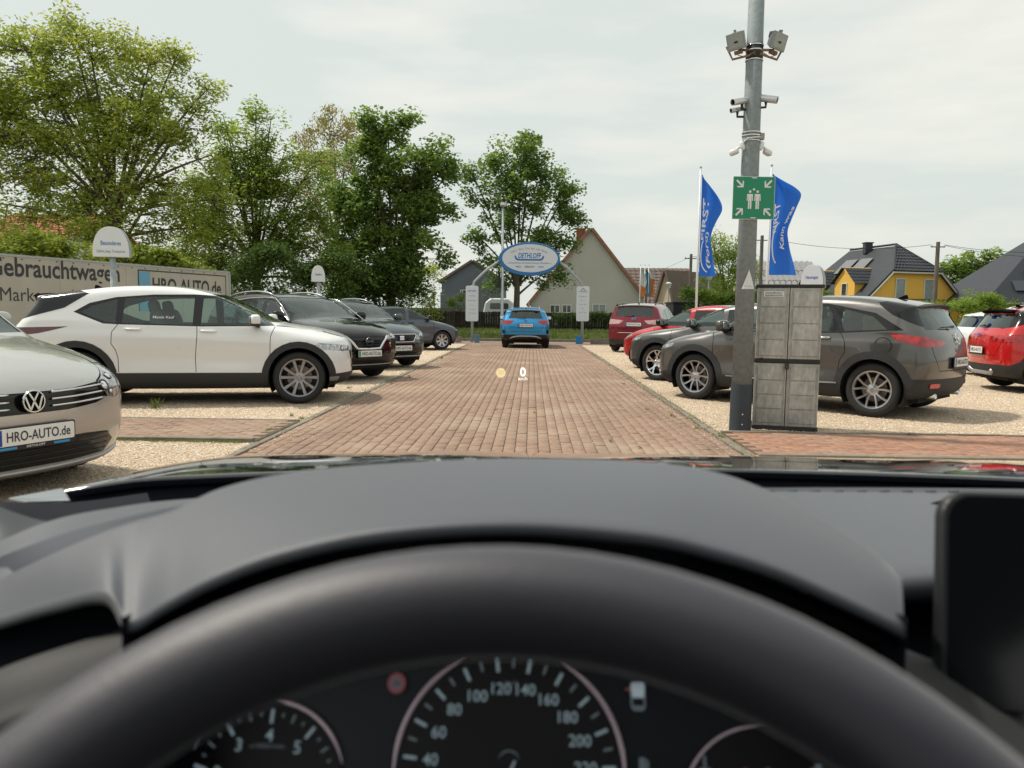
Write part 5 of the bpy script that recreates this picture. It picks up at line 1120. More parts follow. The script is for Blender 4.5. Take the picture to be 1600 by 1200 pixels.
# -- dark grey hatchback turned away
car, sk = build_car(hatch(paint('paint_slate', (.075, .09, .115), .5, .35), nu=90, nt=80, cuts=[(TAIL, 'tail', [(22, .93), (44, .95), (60, .93), (52, .82), (30, .80)], 'both')],
    side=base_side(2.05, -1.98, [(2.02, .68), (1.88, .80), (1.55, .90), (1.2, .965)], (1.0, 1.01), [(.56, 1.25), (.22, 1.385)], [(-.1, 1.44), (-.5, 1.455), (-.95, 1.43), (-1.35, 1.375)], [(-1.66, 1.31), (-1.74, 1.29), (-1.70, 1.25)], [(-1.88, 1.04), (-1.93, .98), (-1.97, .90), (-1.98, .72)]), handmat=M['gloss_black'], mirmat=M['gloss_black']),
    'parked_car', 'slate grey hatchback with light wheel covers, furthest in the left row', 'car', (-4.50, 25.9, 0), R(30), G_C)
plate(sk, car, 'rear', .80, 'HRO-AUTO.de', dealer=False)
# -- bright blue hatchback leaving through the portal
car, sk = build_car(hatch(paint('paint_bright_blue', (.010, .27, .58), .35, .3), nu=110, nt=96, hw=.868,
    cuts=[(TAIL, 'tail', [(24, .99), (40, 1.01), (47, .99), (48, .90), (40, .85), (30, .87)], 'both'), (DTRIM, 'tail', [(-70, .40), (-50, .46), (-40, .49), (40, .49), (50, .46), (70, .40), (70, .20), (-70, .20)], 0), (SILVER, 'rear', [(-.52, .46), (.52, .46), (.58, .36), (.45, .36), (.40, .41), (-.40, .41), (-.45, .36), (-.58, .36)], 0) if False else (DUCT, 'tail', [(40, .64), (47, .66), (46, .52), (41, .52)], 'both')],
    gaps2=[('rear', [(-.66, .98), (-.60, .72), (-.50, .60), (.50, .60), (.60, .72), (.66, .98)], 0)], rails=(.1, -1.3), raily=.50, wiper=(.0, .30, 1.07, 1.08), glass_r=M['privacy'], spoiler=(-1.80, 1.375, .52), rwin=[(-.62, 1.07), (.62, 1.07), (.50, 1.33), (-.50, 1.33)]),
    'parked_car', 'bright blue hatchback seen from behind between the portal posts', 'car', (-.22, 29.55, 0), R(90.5), G_C)
plate(sk, car, 'rear', .82, 'HRO-AUTO.de', dealer=False); badge(sk, car, 'rear', 0, .985, 'blueoval', .055)
P = []
for y_ in np.linspace(-.56, .56, 13): z_ = .44-.09*(abs(y_)/.56)**4; p, n = sk.hit('rear', float(y_), z_); P.append(p+n*.012)
b = MB(); b.tube(P, .028, 8); b.build('diffuser', M['silver_trim'], car, True)
b = MB(); b.lathe([(.02, 0), (.03, 0), (.03, .1)], 14, (-2.0, -.42, .34), (1, 0, 0)); b.build('exhaust', M['dark_metal'], car, True)
# -- dark red tall crossover, right row far end
car, sk = build_car(suv(paint('paint_wine', (.20, .006, .020), .45, .28), nu=110, nt=96, hw=.92, glass_r=M['privacy'], nclear=1,
    cuts=[(TAIL, 'tail', [(20, 1.06), (44, 1.10), (72, 1.07), (58, .98), (44, .93), (26, .95)], 'both')],
    side=base_side(2.25, -2.22, [(2.22, .90), (2.05, 1.0), (1.7, 1.07), (1.3, 1.11)], (1.04, 1.15), [(.62, 1.40), (.32, 1.55)], [(-.1, 1.63), (-.6, 1.65), (-1.1, 1.64), (-1.6, 1.60)], [(-2.0, 1.56), (-2.06, 1.54), (-2.02, 1.50)], [(-2.12, 1.22), (-2.17, 1.08), (-2.21, .95), (-2.22, .78)]),
    rwin=[(-.66, 1.19), (.66, 1.19), (.56, 1.49), (-.56, 1.49)], clad_r=(.44, .46), spoiler=(-2.12, 1.555, .60), wiper=(.0, .34, 1.20, 1.20), gaps2=[('rear', [(-.74, 1.15), (-.72, .9), (-.62, .70), (.62, .70), (.72, .9), (.74, 1.15)], 0)], railmat=M['gloss_black'], tailmat=mat('pale_red_lamp', (.70, .42, .43), .12, .2, coat=1, var=.7, vscale=10, dark=.35)),
    'parked_car', 'dark red tall crossover seen from behind by the right portal post', 'car', (4.10, 27.4, 0), R(70), G_C)
plate(sk, car, 'rear', .93, 'HRO-AUTO.de', dealer=False); badge(sk, car, 'rear', 0, 1.12, 'blueoval', .065); strip(sk, car, 'rear', [(-.55, .66), (0, .66), (.55, .66)], .012, M['chrome'], 'boot_strip'); lettering('KUGA', .05, M['chrome'], car, sk.hit('rear', .52, .90)[0]+Vector((-.008, 0, 0)), (0, -1, 0), (0, 0, 1), (-1, 0, 0))
# -- bright red hatchback nose
car, sk = build_car(hatch(paint('paint_red', (.42, .008, .012), .3, .28), nu=90, nt=80, xf=1.28, xb=-1.28, cuts=[(HEAD, 'nose', [(20, .70), (40, .76), (62, .80), (52, .68), (30, .64)], 'both')], mirmat=M['gloss_black']),
    'parked_car', 'bright red hatchback nose between dark red crossover and grey crossover', 'car', (4.10, 17.75, 0), R(137), G_C)
# -- two grey brown small crossovers
def cx(paint_, **k):
    c = crossover(paint_, hw=.885, xf=1.285, xb=-1.285, rw=.338, ra=.385, rim=.235, nu=150, nt=120,
        side=base_side(2.15, -2.02, [(2.12, .78), (1.98, .885), (1.68, .97), (1.28, 1.03)], (1.02, 1.075), [(.60, 1.31), (.28, 1.455)], [(-.1, 1.53), (-.5, 1.545), (-.95, 1.53), (-1.32, 1.49)], [(-1.66, 1.43), (-1.76, 1.405), (-1.72, 1.36)], [(-1.88, 1.13), (-1.93, 1.06), (-1.97, .99), (-2.00, .82), (-2.01, .70)]),
        wins=[[(.94, 1.05), (.10, 1.04), (.12, 1.405), (.28, 1.395), (.54, 1.29), (.78, 1.17)], [(.00, 1.04), (-.80, 1.06), (-.84, 1.10), (-.62, 1.385), (.01, 1.405)], [(-.90, 1.065), (-1.42, 1.10), (-1.22, 1.26), (-.72, 1.385)]],
        dlo=[(.99, 1.03), (.1, 1.02), (-.85, 1.04), (-1.62, 1.09), (-1.25, 1.30), (-.62, 1.42), (.0, 1.435), (.30, 1.42), (.58, 1.30)],
        gaps=[[(1.01, 1.02), (.97, .9), (.96, .6), (.98, .42)], [(.05, 1.02), (.05, .9), (.03, .6), (.04, .42)], [(-.86, 1.04), (-.93, .93), (-.94, .80), (-.88, .70), (-.86, .60), (-.86, .42)]],
        rwin=[(-.66, 1.10), (.66, 1.10), (.56, 1.37), (-.56, 1.37)], rw_x=-1.35, clad=.095, sill=.40, clad_f=(.36, .42), clad_r=(.50, .50), wstyle='twin', rimmat=M['alloy_dark'], rimacc=M['alloy'], tailmat=M['lamp_red'], handmat=M['chrome'], glass_r=M['privacy'], nclear=2,
        cuts=[(HEAD, 'nose', [(16, .72), (38, .78), (60, .835), (58, .77), (40, .70), (20, .66)], 'both'), (TAIL, 'tail', [(22, .945), (36, 1.0), (52, 1.035), (62, 1.05), (58, .97), (46, .90), (30, .885)], 'both'), (DTRIM, 'side', [(-1.40, 1.475), (-1.24, 1.43), (-1.45, 1.28), (-1.86, 1.10), (-1.92, 1.14), (-1.70, 1.38)], 'both')],
        gaps2=[('rear', [(-.70, 1.0), (-.66, .80), (-.55, .60), (.55, .60), (.66, .80), (.70, 1.0)], 0)], mirror=(.80, 1.09), handles=[(.18, .955), (-.64, .975)], wiper=(.0, .34, 1.12, 1.12), fin=-1.28, spoiler=(-1.80, 1.415, .58))
    c.update(k); return c
pg = paint('paint_titanium', (.098, .095, .092), .55, .30)
car, sk = build_car(cx(pg), 'parked_car', 'grey brown crossover partly hidden by the mast and the cabinet', 'car', (3.96, 11.22, 0), R(135.8), G_C)
badge(sk, car, 'rear', 0, .985, 'wing', .075, .012); plate(sk, car, 'rear', .70, 'HRO-AUTO', dealer=False); lampunits(sk, car, [(.60, .75)], r=.032)
for s_ in (1, -1):
    p, n = sk.hit('rear', s_*.60, .42); b = MB(); b.prism(rrect(.20, .055, .02), (0, 0, 0), (1, 0, 0), (0, 1, 0), (0, 0, 1), .01); o = b.build('reflector', M['reflector'], car); frame_at(o, p+n*.006, n)
    p, n = sk.hit('rear', s_*.46, .30); b = MB(); b.lathe([(.030, 0), (.038, 0), (.038, .14), (.030, .14)], 20, p+Vector((-.02, 0, -.02)), (1, 0, 0), ring=True); b.build('exhaust', M['chrome'], car, True)
    y0 = float(sk.half(np.array([-.75]), np.array([.38]))[0]); b = MB(); b.tube([(.75, s_*y0, .385), (0, s_*(y0+.012), .375), (-.85, s_*(y0+.012), .40)], .011, 6); b.build('sill_trim', M['silver_trim'], car, True)
yy = float(sk.half(np.array([-1.38]), np.array([.93]))[0]); b = MB(); b.lathe([(.095, -.003), (.099, .0015), (.103, -.003)], 32, (-1.40, yy+.006, .90), (0, 1, 0)); b.build('filler_flap', M['gap'], car, True)
car, sk = build_car(cx(pg, rimacc=M['chrome'], wstyle='five', nu=100, nt=88, cowl=.74, side=base_side(2.15, -2.02, [(2.12, .78), (1.98, .885), (1.62, .965), (1.1, 1.02)], (.76, 1.065), [(.36, 1.29), (.04, 1.42)], [(-.25, 1.48), (-.6, 1.49), (-.95, 1.47), (-1.32, 1.43)], [(-1.66, 1.37), (-1.76, 1.345), (-1.72, 1.30)], [(-1.88, 1.10), (-1.93, 1.04), (-1.97, .99), (-2.00, .82), (-2.01, .70)]),
    wins=[[(.68, 1.05), (-.05, 1.04), (-.03, 1.36), (.06, 1.355), (.30, 1.26), (.52, 1.15)], [(-.15, 1.04), (-.80, 1.06), (-.84, 1.10), (-.62, 1.335), (-.13, 1.36)], [(-.90, 1.065), (-1.42, 1.10), (-1.22, 1.23), (-.72, 1.335)]], dlo=None, ws=[(-.72, 1.075), (.72, 1.075), (.58, 1.41), (-.58, 1.41)], mirror=(.52, 1.09)), 'parked_car', 'grey brown crossover with bright chrome wheels behind the front one', 'car', (3.93, 14.50, 0), R(137), G_C)
lampunits(sk, car, [(.60, .75)], r=.032)
# -- white car and red car at the right edge
car, sk = build_car(hatch(paint('paint_white_two', (.68, .70, .72), rough=.3), nu=100, nt=88, cuts=[(TAIL, 'tail', [(30, .93), (44, .95), (66, .95), (52, .84), (34, .84)], 'both')], wins=[[(.90, 1.005), (.08, 1.00), (.10, 1.365), (.26, 1.355), (.50, 1.25), (.76, 1.10)], [(-.02, 1.00), (-.80, 1.06), (-1.02, 1.14), (-.74, 1.31), (-.45, 1.355), (-.01, 1.37)]], glass_r=M['privacy'], nclear=1),
    'parked_car', 'white hatchback half hidden behind the grey and the bright red car', 'car', (11.5, 17.2, 0), R(-6), G_C)
car, sk = build_car(suv(paint('paint_signal_red', (.50, .010, .012), .1, .26), nu=130, nt=110, hw=.88, xf=1.29, xb=-1.29, rw=.335, ra=.385, glass_r=M['privacy'],
    side=base_side(2.07, -2.07, [(2.05, .80), (1.92, .92), (1.6, 1.0), (1.25, 1.04)], (.98, 1.08), [(.58, 1.32), (.28, 1.45)], [(-.1, 1.50), (-.6, 1.515), (-1.1, 1.49), (-1.4, 1.45)], [(-1.74, 1.40), (-1.82, 1.38), (-1.78, 1.33)], [(-1.93, 1.12), (-1.98, 1.04), (-2.04, .97), (-2.06, .78)]),
    rwin=[(-.64, 1.09), (.64, 1.09), (.54, 1.33), (-.54, 1.33)], rw_x=-1.4, wins=[[(.90, 1.065), (.10, 1.06), (.12, 1.38), (.30, 1.37), (.58, 1.26), (.78, 1.15)], [(.00, 1.06), (-.80, 1.075), (-.78, 1.35), (-.50, 1.38), (.01, 1.388)]], dlo=None, belt=(.99, 1.10), ws=[(-.72, 1.09), (.72, 1.09), (.58, 1.44), (-.58, 1.44)], ws_z=1.07,
    cuts=[(TAIL, 'tail', [(22, .95), (42, .98), (62, .99), (70, .96), (52, .87), (38, .84), (24, .86)], 'both'), (DTRIM, 'side', [(-1.46, 1.44), (-1.30, 1.38), (-1.55, 1.20), (-1.90, 1.08), (-1.94, 1.12), (-1.74, 1.36)], 'both')], clad=.09, sill=.40, clad_f=(.36, .4), clad_r=(.46, .60), wiper=(.0, .30, 1.11, 1.11), rails=(.1, -1.4), spoiler=(-1.90, 1.405, .56), spoilmat=M['gloss_black'],
    gaps2=[('rear', [(-.70, 1.0), (-.66, .80), (-.55, .62), (.55, .62), (.66, .80), (.70, 1.0)], 0)]), 'parked_car', 'signal red small crossover cut by the right edge of the view', 'car', (10.02, 13.65, 0), R(-8), G_C)
plate(sk, car, 'rear', .70, 'HRO-AUTO', dealer=False); strip(sk, car, 'rear', [(-.46, .36), (-.36, .31), (.36, .31), (.46, .36)], .045, M['silver_trim'], 'skid_plate'); badge(sk, car, 'rear', 0, .96, 'blueoval', .05)
for s_ in (1, -1):
    p, n = sk.hit('rear', s_*.62, .52); b = MB(); b.prism(rrect(.17, .05, .02), (0, 0, 0), (1, 0, 0), (0, 1, 0), (0, 0, 1), .01); o = b.build('reflector', M['reflector'], car); frame_at(o, p+n*.008, n)
# -- silver beige compact van, front corner close by on the left
car, sk = build_car(hatch(paint('paint_silver_beige', (.50, .495, .47), .6, .30), nu=170, nt=150, hw=.905, xf=1.34, xb=-1.34, rw=.33, ra=.375, cowl=.98, ws_z=1.03, bf=.27, pf=.10,
    side=base_side(2.17, -2.17, [(2.16, .70), (2.10, .775), (1.95, .86), (1.6, .965), (1.25, 1.02)], (1.0, 1.06), [(.52, 1.36), (.24, 1.50)], [(-.1, 1.56), (-.6, 1.58), (-1.1, 1.57), (-1.6, 1.53)], [(-1.95, 1.49), (-2.02, 1.47), (-1.98, 1.42)], [(-2.06, 1.1), (-2.10, 1.0), (-2.15, .9), (-2.16, .72)], zb=.10),
    wins=[[(.86, 1.03), (.10, 1.02), (.12, 1.43), (.24, 1.42), (.52, 1.27)], [(.00, 1.02), (-.84, 1.04), (-.82, 1.41), (.01, 1.43)], [(-.9, 1.05), (-1.4, 1.08), (-1.35, 1.38), (-.9, 1.41)]], ws=[(-.74, 1.05), (.74, 1.05), (.60, 1.50), (-.60, 1.50)], rwin=[(-.64, 1.10), (.64, 1.10), (.56, 1.42), (-.56, 1.42)], rw_x=-1.6, mirror=(.30, 1.12),
    cuts=[(HEAD, 'nose', [(31.5, .725), (38, .765), (50, .845), (55, .84), (57, .76), (47, .655), (40, .60), (35, .615)], 'both'), (GRIL, 'front', [(-.60, .735), (-.3, .705), (0, .70), (.3, .705), (.60, .735), (.62, .62), (.5, .585), (.25, .565), (-.25, .565), (-.5, .585), (-.62, .62)], 0),
          (DTRIM, 'front', [(-.60, .37), (-.40, .385), (.40, .385), (.60, .37), (.69, .30), (.62, .215), (.3, .205), (-.3, .205), (-.62, .215), (-.69, .30)], 0), (DUCT, 'nose', [(52, .42), (57, .43), (57, .33), (53, .33)], 'both')],
    gaps2=[('nose', [(31, .73), (40, .78), (52, .86), (62, .95)], 'both')]), 'parked_car', 'silver beige compact van with striped chrome grille, front corner closest on the left', 'car', (-5.18, 5.70, 0), R(-24), G_C)
for z in (.605, .650, .695): strip(sk, car, 'front', [(-.58, z+.012), (-.3, z), (-.14, z-.003)], .0075, M['chrome'], 'grille_bar'); strip(sk, car, 'front', [(.58, z+.012), (.3, z), (.14, z-.003)], .0075, M['chrome'], 'grille_bar')
badge(sk, car, 'front', 0, .645, 'vw', .074, .03); pl0 = plate(sk, car, 'front', .435, 'HRO-AUTO.de')
for z in (.245, .285, .325, .36): strip(sk, car, 'front', [(-.62, z), (0, z), (.62, z)], .005, M['dark_metal'], 'intake_bar')
strip(sk, car, 'nose' if False else 'front', [(-.80, .235), (-.62, .185), (-.3, .180), (0, .178), (.3, .180), (.62, .185), (.80, .235)], .016, M['silver_trim'], 'chin_strip')
for y_, z_, r_ in ((.60, .70, .040), (.70, .755, .030), (.66, .65, .020)):
    for s_ in (1, -1):
        p, n = sk.hit('front', s_*y_, z_); b = MB(); b.lathe([(r_*1.15, -.004), (r_*1.1, .008), (r_*.95, .008), (r_*.9, .0)], 22, p-n*.006, n); b.build('lamp_bezel', M['gloss_black'], car, True)
        b = MB(); b.lathe([(r_*.9, 0), (r_*.75, .010), (r_*.4, .017), (0, .019)], 22, p-n*.008, n); b.build('lamp_lens', M['lens'], car, True)
# ================================================================ signs, mast, cabinet, flags of the yard
# ---- wall banner on the left
M['banner'] = mat('banner_panel', (.42, .40, .35), .7, var=.8, vscale=1.1, dark=.84, bump=.1, bscale=6)
bA, bB = Vector((-13.75, 18.0, 0)), Vector((-10.66, 27.0, 0)); bu = (bB-bA).normalized(); bn = Vector((bu.y, -bu.x, 0)); bl = (bB-bA).length
bw = empty('banner_wall', bA); tag(bw, 'long grey banner wall with big dark lettering behind the white crossover', 'banner wall')
bz0, bz1 = .55, 2.55; bA2 = -6.0; np_ = 7; 
for k in range(np_):
    s0, s1 = bA2+(bl-bA2)*k/np_, bA2+(bl-bA2)*(k+1)/np_; b = MB(); b.prism([(s0+.004, bz0), (s1-.004, bz0), (s1-.004, bz1), (s0+.004, bz1)], (0, 0, 0), bu, (0, 0, 1), -bn, .03); b.build('banner_panel', M['banner'], bw)
b = MB(); b.prism([(bA2, bz1), (bl+.03, bz1), (bl+.03, bz1+.05), (bA2, bz1+.05)], bn*.02, bu, (0, 0, 1), -bn, .08); b.prism([(bl, bz0), (bl+.06, bz0), (bl+.06, bz1), (bl, bz1)], bn*.02, bu, (0, 0, 1), -bn, .08); b.build('banner_frame', M['galv'], bw)
for k in range(8):
    s_ = bA2+(bl-bA2)*(k+.5)/8; b = MB(); b.box(bu*s_-bn*.12+Vector((0, 0, 1.2)), (.08, .08, 2.4)); b.build('banner_post', M['galv'], bw)
for k in range(30): b = MB(); b.cyl(bu*(bA2+.3+k*.5)+bn*.001+Vector((0, 0, bz1-.06)), bu*(bA2+.3+k*.5)+bn*.012+Vector((0, 0, bz1-.06)), .018, n=8); b.build('eyelet', M['dark_metal'], bw)
def on_banner(px, py):
    d = ray(px, py); e = Vector((0, 0, EYE)); t = (bA-e).dot(bn)/d.dot(bn); q = e+d*t; return (q-bA).dot(bu), q.z
sa = on_banner(-20, 420)[0]; sb = on_banner(187, 430)[0]; zc = on_banner(95, 422)[1]
lettering('Gebrauchtwagen', .68, M['dark_print'], bw, bu*(sa+sb)/2+Vector((0, 0, zc-.02)), bu, (0, 0, 1), bn, bold=.02, width=sb-sa, th=.004)
sm = on_banner(0, 455)[0]; 
V_, F_ = text_geo('Markenqualität', .5, .0); wd = V_[:, 0].max()-V_[:, 0].min(); lettering('Markenqualität', .5, M['dark_print'], bw, bu*(sm-.02+wd*.92/2)+Vector((0, 0, on_banner(20, 461)[1])), bu, (0, 0, 1), bn, bold=.0, width=wd*.92, th=.004)
s0, z0 = on_banner(218, 463); s1, z1 = on_banner(234, 424); s2 = on_banner(353, 440)[0]
b = MB(); b.prism([(s0, z0-.45), (s1, z0-.45), (s1, z1-.02), (s0, z1-.02)], bn*.003, bu, (0, 0, 1), bn, .003); b.build('banner_square', mat('sky_blue', (.12, .33, .48), .6), bw)
b = MB(); b.prism([(s0-.04, z1), (s2, z1), (s2, z1+.035), (s0-.04, z1+.035)], bn*.003, bu, (0, 0, 1), bn, .003); b.prism([(s2-.03, z0-.45), (s2, z0-.45), (s2, z1), (s2-.03, z1)], bn*.003, bu, (0, 0, 1), bn, .003); b.prism([(s0-.04, z0-.45), (s0-.005, z0-.45), (s0-.005, z1), (s0-.04, z1)], bn*.003, bu, (0, 0, 1), bn, .003); b.build('banner_line', M['dark_print'], bw)
sa, sb = on_banner(238, 450)[0], on_banner(345, 450)[0]; lettering('HRO-AUTO.de', .62, M['dark_print'], bw, bu*(sa+sb)/2+Vector((0, 0, on_banner(290, 449)[1])), bu, (0, 0, 1), bn, bold=.025, width=sb-sa, th=.004)
# ---- round topped row signs
M['sign_white'] = mat('sign_white', (.66, .70, .74), .35, var=.2, vscale=4, dark=.9)
def arch_sign(label, px, base_py, Y, w, h, turn, l1, l2, pole_top):
    p = at(px, base_py, Y); e = empty('row_sign', (p.x, Y, 0), turn); tag(e, label, 'sign', 'round topped row signs')
    out = [(-w/2, 0), (w/2, 0)]+[(w/2*math.cos(t)**.8 if math.cos(t) > 0 else -w/2*(-math.cos(t))**.8, h*.18+h*.82*math.sin(t)) for t in np.linspace(.02, math.pi-.02, 18)]
    z = p.z
    b = MB(); b.prism(out, (0, .05, z), (1, 0, 0), (0, 0, 1), (0, -1, 0), .02); b.build('sign_face', M['sign_white'], e, bevel=.004)
    b = MB(); b.prism([(x*1.03, y*1.02) for x, y in out], (0, .20, z-.004), (1, 0, 0), (0, 0, 1), (0, -1, 0), .14); b.build('sign_box', M['galv'], e, bevel=.01)
    b = MB(); b.prism([(x*.9, y*.96) for x, y in out], (0, .052, z+.004), (1, 0, 0), (0, 0, 1), (0, -1, 0), .001) if False else b; 
    lettering(l1, h*.20, M['blue_print'], e, (0, .028, z+h*.45), (1, 0, 0), (0, 0, 1), (0, -1, 0), width=w*.55)
    if l2: lettering(l2, h*.13, M['grey_print'], e, (0, .028, z+h*.18), (1, 0, 0), (0, 0, 1), (0, -1, 0), width=w*.8)
    b = MB(); b.cyl((0, .13, -.05), (0, .13, z+.02), .058, n=14); b.build('post', M['galv'], e, True)
arch_sign('round topped sign reading Besonderes above the white car', 173, 401, 15.5, .68, .60, R(14), 'Besonderes', 'Cabrio, Jeep, Transporter', 0)
arch_sign('small distant round topped sign above the black car', 498, 440, 25.0, .42, .52, R(22), 'Angebot', '', 0)
arch_sign('round topped sign seen edge on above the grey cabinet', 1267, 449, 17.5, .50, .50, R(-40), 'Neuwagen', '', 0)
# ---- entrance portal: two posts, two curved arms, an oval board
YP = 33.0; pt = empty('entrance_portal', (at(826, 480, YP).x, YP, 0)); tag(pt, 'entrance portal with blue rimmed white oval board on curved arms', 'entrance sign')
ox = pt.location.x; oc = at(826, 405, YP); ow, oh = 47.5/FPX*YP, 25.5/FPX*YP
for s_, ppx, top in ((-1, 738, 446), (1, 911, 447)):
    a = at(ppx, top, YP); x = a.x-ox; ex = at(826+s_*46, 408, YP); b = MB(); b.tube([(x, 0, -.05), (x, 0, a.z-.15), (x, 0, a.z)], .06, 12); b.build('post', M['galv'], pt, True)
    b = MB(); b.tube([(x, 0, a.z-.3), (x-s_*.08, 0, a.z+.15), (x-s_*.45, 0, a.z+.52), (ex.x-ox+s_*.4, 0, ex.z-.28), (ex.x-ox, 0, ex.z)], .055, 10); b.build('arm', M['galv'], pt, True)
    pb = MB(); zt_, zb_ = at(ppx, top, YP).z-.02, at(ppx, 502, YP).z; pb.prism(rrect(.54, zt_-zb_, .07), (x, -.07, (zt_+zb_)/2), (1, 0, 0), (0, 0, 1), (0, -1, 0), .05); pn = pb.build('post_panel', M['sign_white'], pt, bevel=.008)
    zz = zt_-.22
    L = (('DETHLOFF', .10, .36, 'blue_print'), ('Neuwagen', .07, .26, 'grey_print'), ('Gebrauchtwagen', .07, .34, 'grey_print'), ('Service', .05, .18, 'grey_print'), ('Werkstatt', .05, .24, 'grey_print'), ('Teile & Zubehör', .05, .34, 'grey_print')) if s_ < 0 else (('AUTOHAUS', .08, .34, 'blue_print'), ('Öffnungszeiten', .06, .34, 'grey_print'), ('Mo - Fr', .05, .2, 'grey_print'), ('8.00 - 18.00', .05, .3, 'grey_print'), ('Sa', .05, .08, 'grey_print'), ('9.00 - 13.00', .05, .3, 'grey_print'))
    for t_, hh, ww, mm in L: lettering(t_, hh, M[mm], pn, (x, -.122, zz), (1, 0, 0), (0, 0, 1), (0, -1, 0), width=ww); zz -= .20 if hh > .06 else .17
    if s_ > 0: q = MB(); q.tube([(x-.09, -.124, zt_-.17), (x, -.124, zt_-.07), (x+.09, -.124, zt_-.17)], .012, 4); q.build('panel_logo', M['dark_print'], pn)
b = MB(); b.prism(ellipse(ow, oh, 64), (0, .08, oc.z), (1, 0, 0), (0, 0, 1), (0, -1, 0), .20); board = b.build('oval_rim', mat('blue_enamel', (.02, .16, .42), .35), pt, bevel=.02)
b = MB(); b.prism(ellipse(ow*.90, oh*.84, 64), (.03, -.118, oc.z+.03), (1, 0, 0), (0, 0, 1), (0, -1, 0), .018); board2 = b.build('oval_board', M['sign_white'], pt)
zf = -.138
lettering('DETHLOFF', .30, M['blue_print'], board2, (0, zf, oc.z+.13), (1, 0, 0), (0, 0, 1), (0, -1, 0), bold=.02, width=.98, shear=.2)
b = MB(); out = [(-.63, .04), (-.60, -.10), (-.50, -.17), (.50, -.17), (.60, -.10), (.63, .04), (.57, .04), (.53, -.06), (.45, -.10), (-.45, -.10), (-.53, -.06), (-.57, .04)]; b.prism(out, (0, zf+.004, oc.z+.10), (1, 0, 0), (0, 0, 1), (0, -1, 0), .003); b.build('board_swoosh', M['blue_print'], board2)
for i, ch in enumerate('Schön, dass Sie bei uns waren!'):
    if ch == ' ': continue
    t = R(142-104*i/29); lettering(ch, .125, M['grey_print'], board2, (ow*.74*math.cos(t)*1.0, zf, oc.z-.02+oh*.66*math.sin(t)), (math.cos(t-math.pi/2)*1, 0, math.sin(t-math.pi/2)*.45), (-math.sin(t-math.pi/2)*.45, 0, 1), (0, -1, 0))
b = MB(); b.prism([(-.95, 0), (.95, 0), (.95, .012), (-.95, .012)], (0, zf+.003, oc.z-.19), (1, 0, 0), (0, 0, 1), (0, -1, 0), .002); b.build('board_line', M['grey_print'], board2)
lettering('Verkauf Service Teile', .09, M['grey_print'], board2, (0, zf, oc.z-.165), (1, 0, 0), (0, 0, 1), (0, -1, 0), width=1.7)
for x_, t_ in ((-.45, 'MAZDA'), (.02, 'GEBRAUCHT'), (.50, 'FORD')): lettering(t_, .10, M['dark_print'] if x_ == .02 else M['blue_print'], board2, (x_, zf, oc.z-.33), (1, 0, 0), (0, 0, 1), (0, -1, 0), width=.42 if x_ == .02 else .22)
for px, lab, mm, w_ in ((745, 'grey blue bucket at the foot of the left portal post', mat('grey_blue_paint', (.10, .20, .28), .5), .22), (904, 'bright blue crate at the foot of the right portal post', mat('bright_blue', (.03, .22, .50), .5), .24)):
    g = at(px, 540, YP-.45); e = empty('bucket' if px < 800 else 'crate', (g.x, YP-.45, -.02)); tag(e, lab, 'bucket' if px < 800 else 'crate'); b = MB(); b.prism(rrect(w_, w_, .03), (0, 0, 0), (1, 0, 0), (0, 1, 0), (0, 0, 1), .34); b.prism(rrect(w_+.03, w_+.03, .03), (0, 0, .32), (1, 0, 0), (0, 1, 0), (0, 0, 1), .03); b.build('shell', mm, e, bevel=.008)
# ---- lamp mast with floodlights, cameras and assembly point sign
mb = ground_at(1156, 671); mast = empty('lamp_mast', (mb.x, mb.y, -.05)); tag(mast, 'tall galvanised steel mast with dark sleeve beside the grey cabinet', 'mast')
zs_ = at(1158, 600, mb.y).z+.05
b = MB(); b.tube([(0, 0, 0), (0, 0, zs_)], [.117, .113], 28); b.build('mast_sleeve', mat('bitumen_sleeve', (.035, .045, .058), .6, var=.4, vscale=9, dark=.7), mast, True, auto=40)
b = MB(); b.tube([(0, 0, zs_-.01), (0, 0, 3), (0, 0, 5.6)], [.107, .092, .074], 28); b.build('mast_tube', mat('mast_steel', (.25, .295, .31), .7, .0, var=.9, vscale=22, dark=.72, bump=.15, bscale=90), mast, True)
zm = lambda py, px=1165: at(px, py, mb.y).z+.05
for z in (zs_*.42, zs_*.22): b = MB(); b.cyl((-.01, -.118, z), (-.01, -.106, z), .009, n=8); b.build('earth_bolt', M['chrome'], mast)
# sleeves and bands
b = MB(); za, zb2 = zm(93), zm(73); b.tube([(0, 0, za-.02), (0, 0, zb2+.02)], .088, 24); b.build('clamp', M['dark_metal'], mast, True)
for z in (zm(95), zm(80), zm(72), zm(208), zm(213), zm(221)): b = MB(); b.lathe([(.089, z-.006), (.093, z-.006), (.093, z+.006), (.089, z+.006)], 24, ring=True) if z > zm(100) else b.lathe([(.094, z-.006), (.099, z-.006), (.099, z+.006), (.094, z+.006)], 24, ring=True); b.build('band', M['chrome'], mast, True)
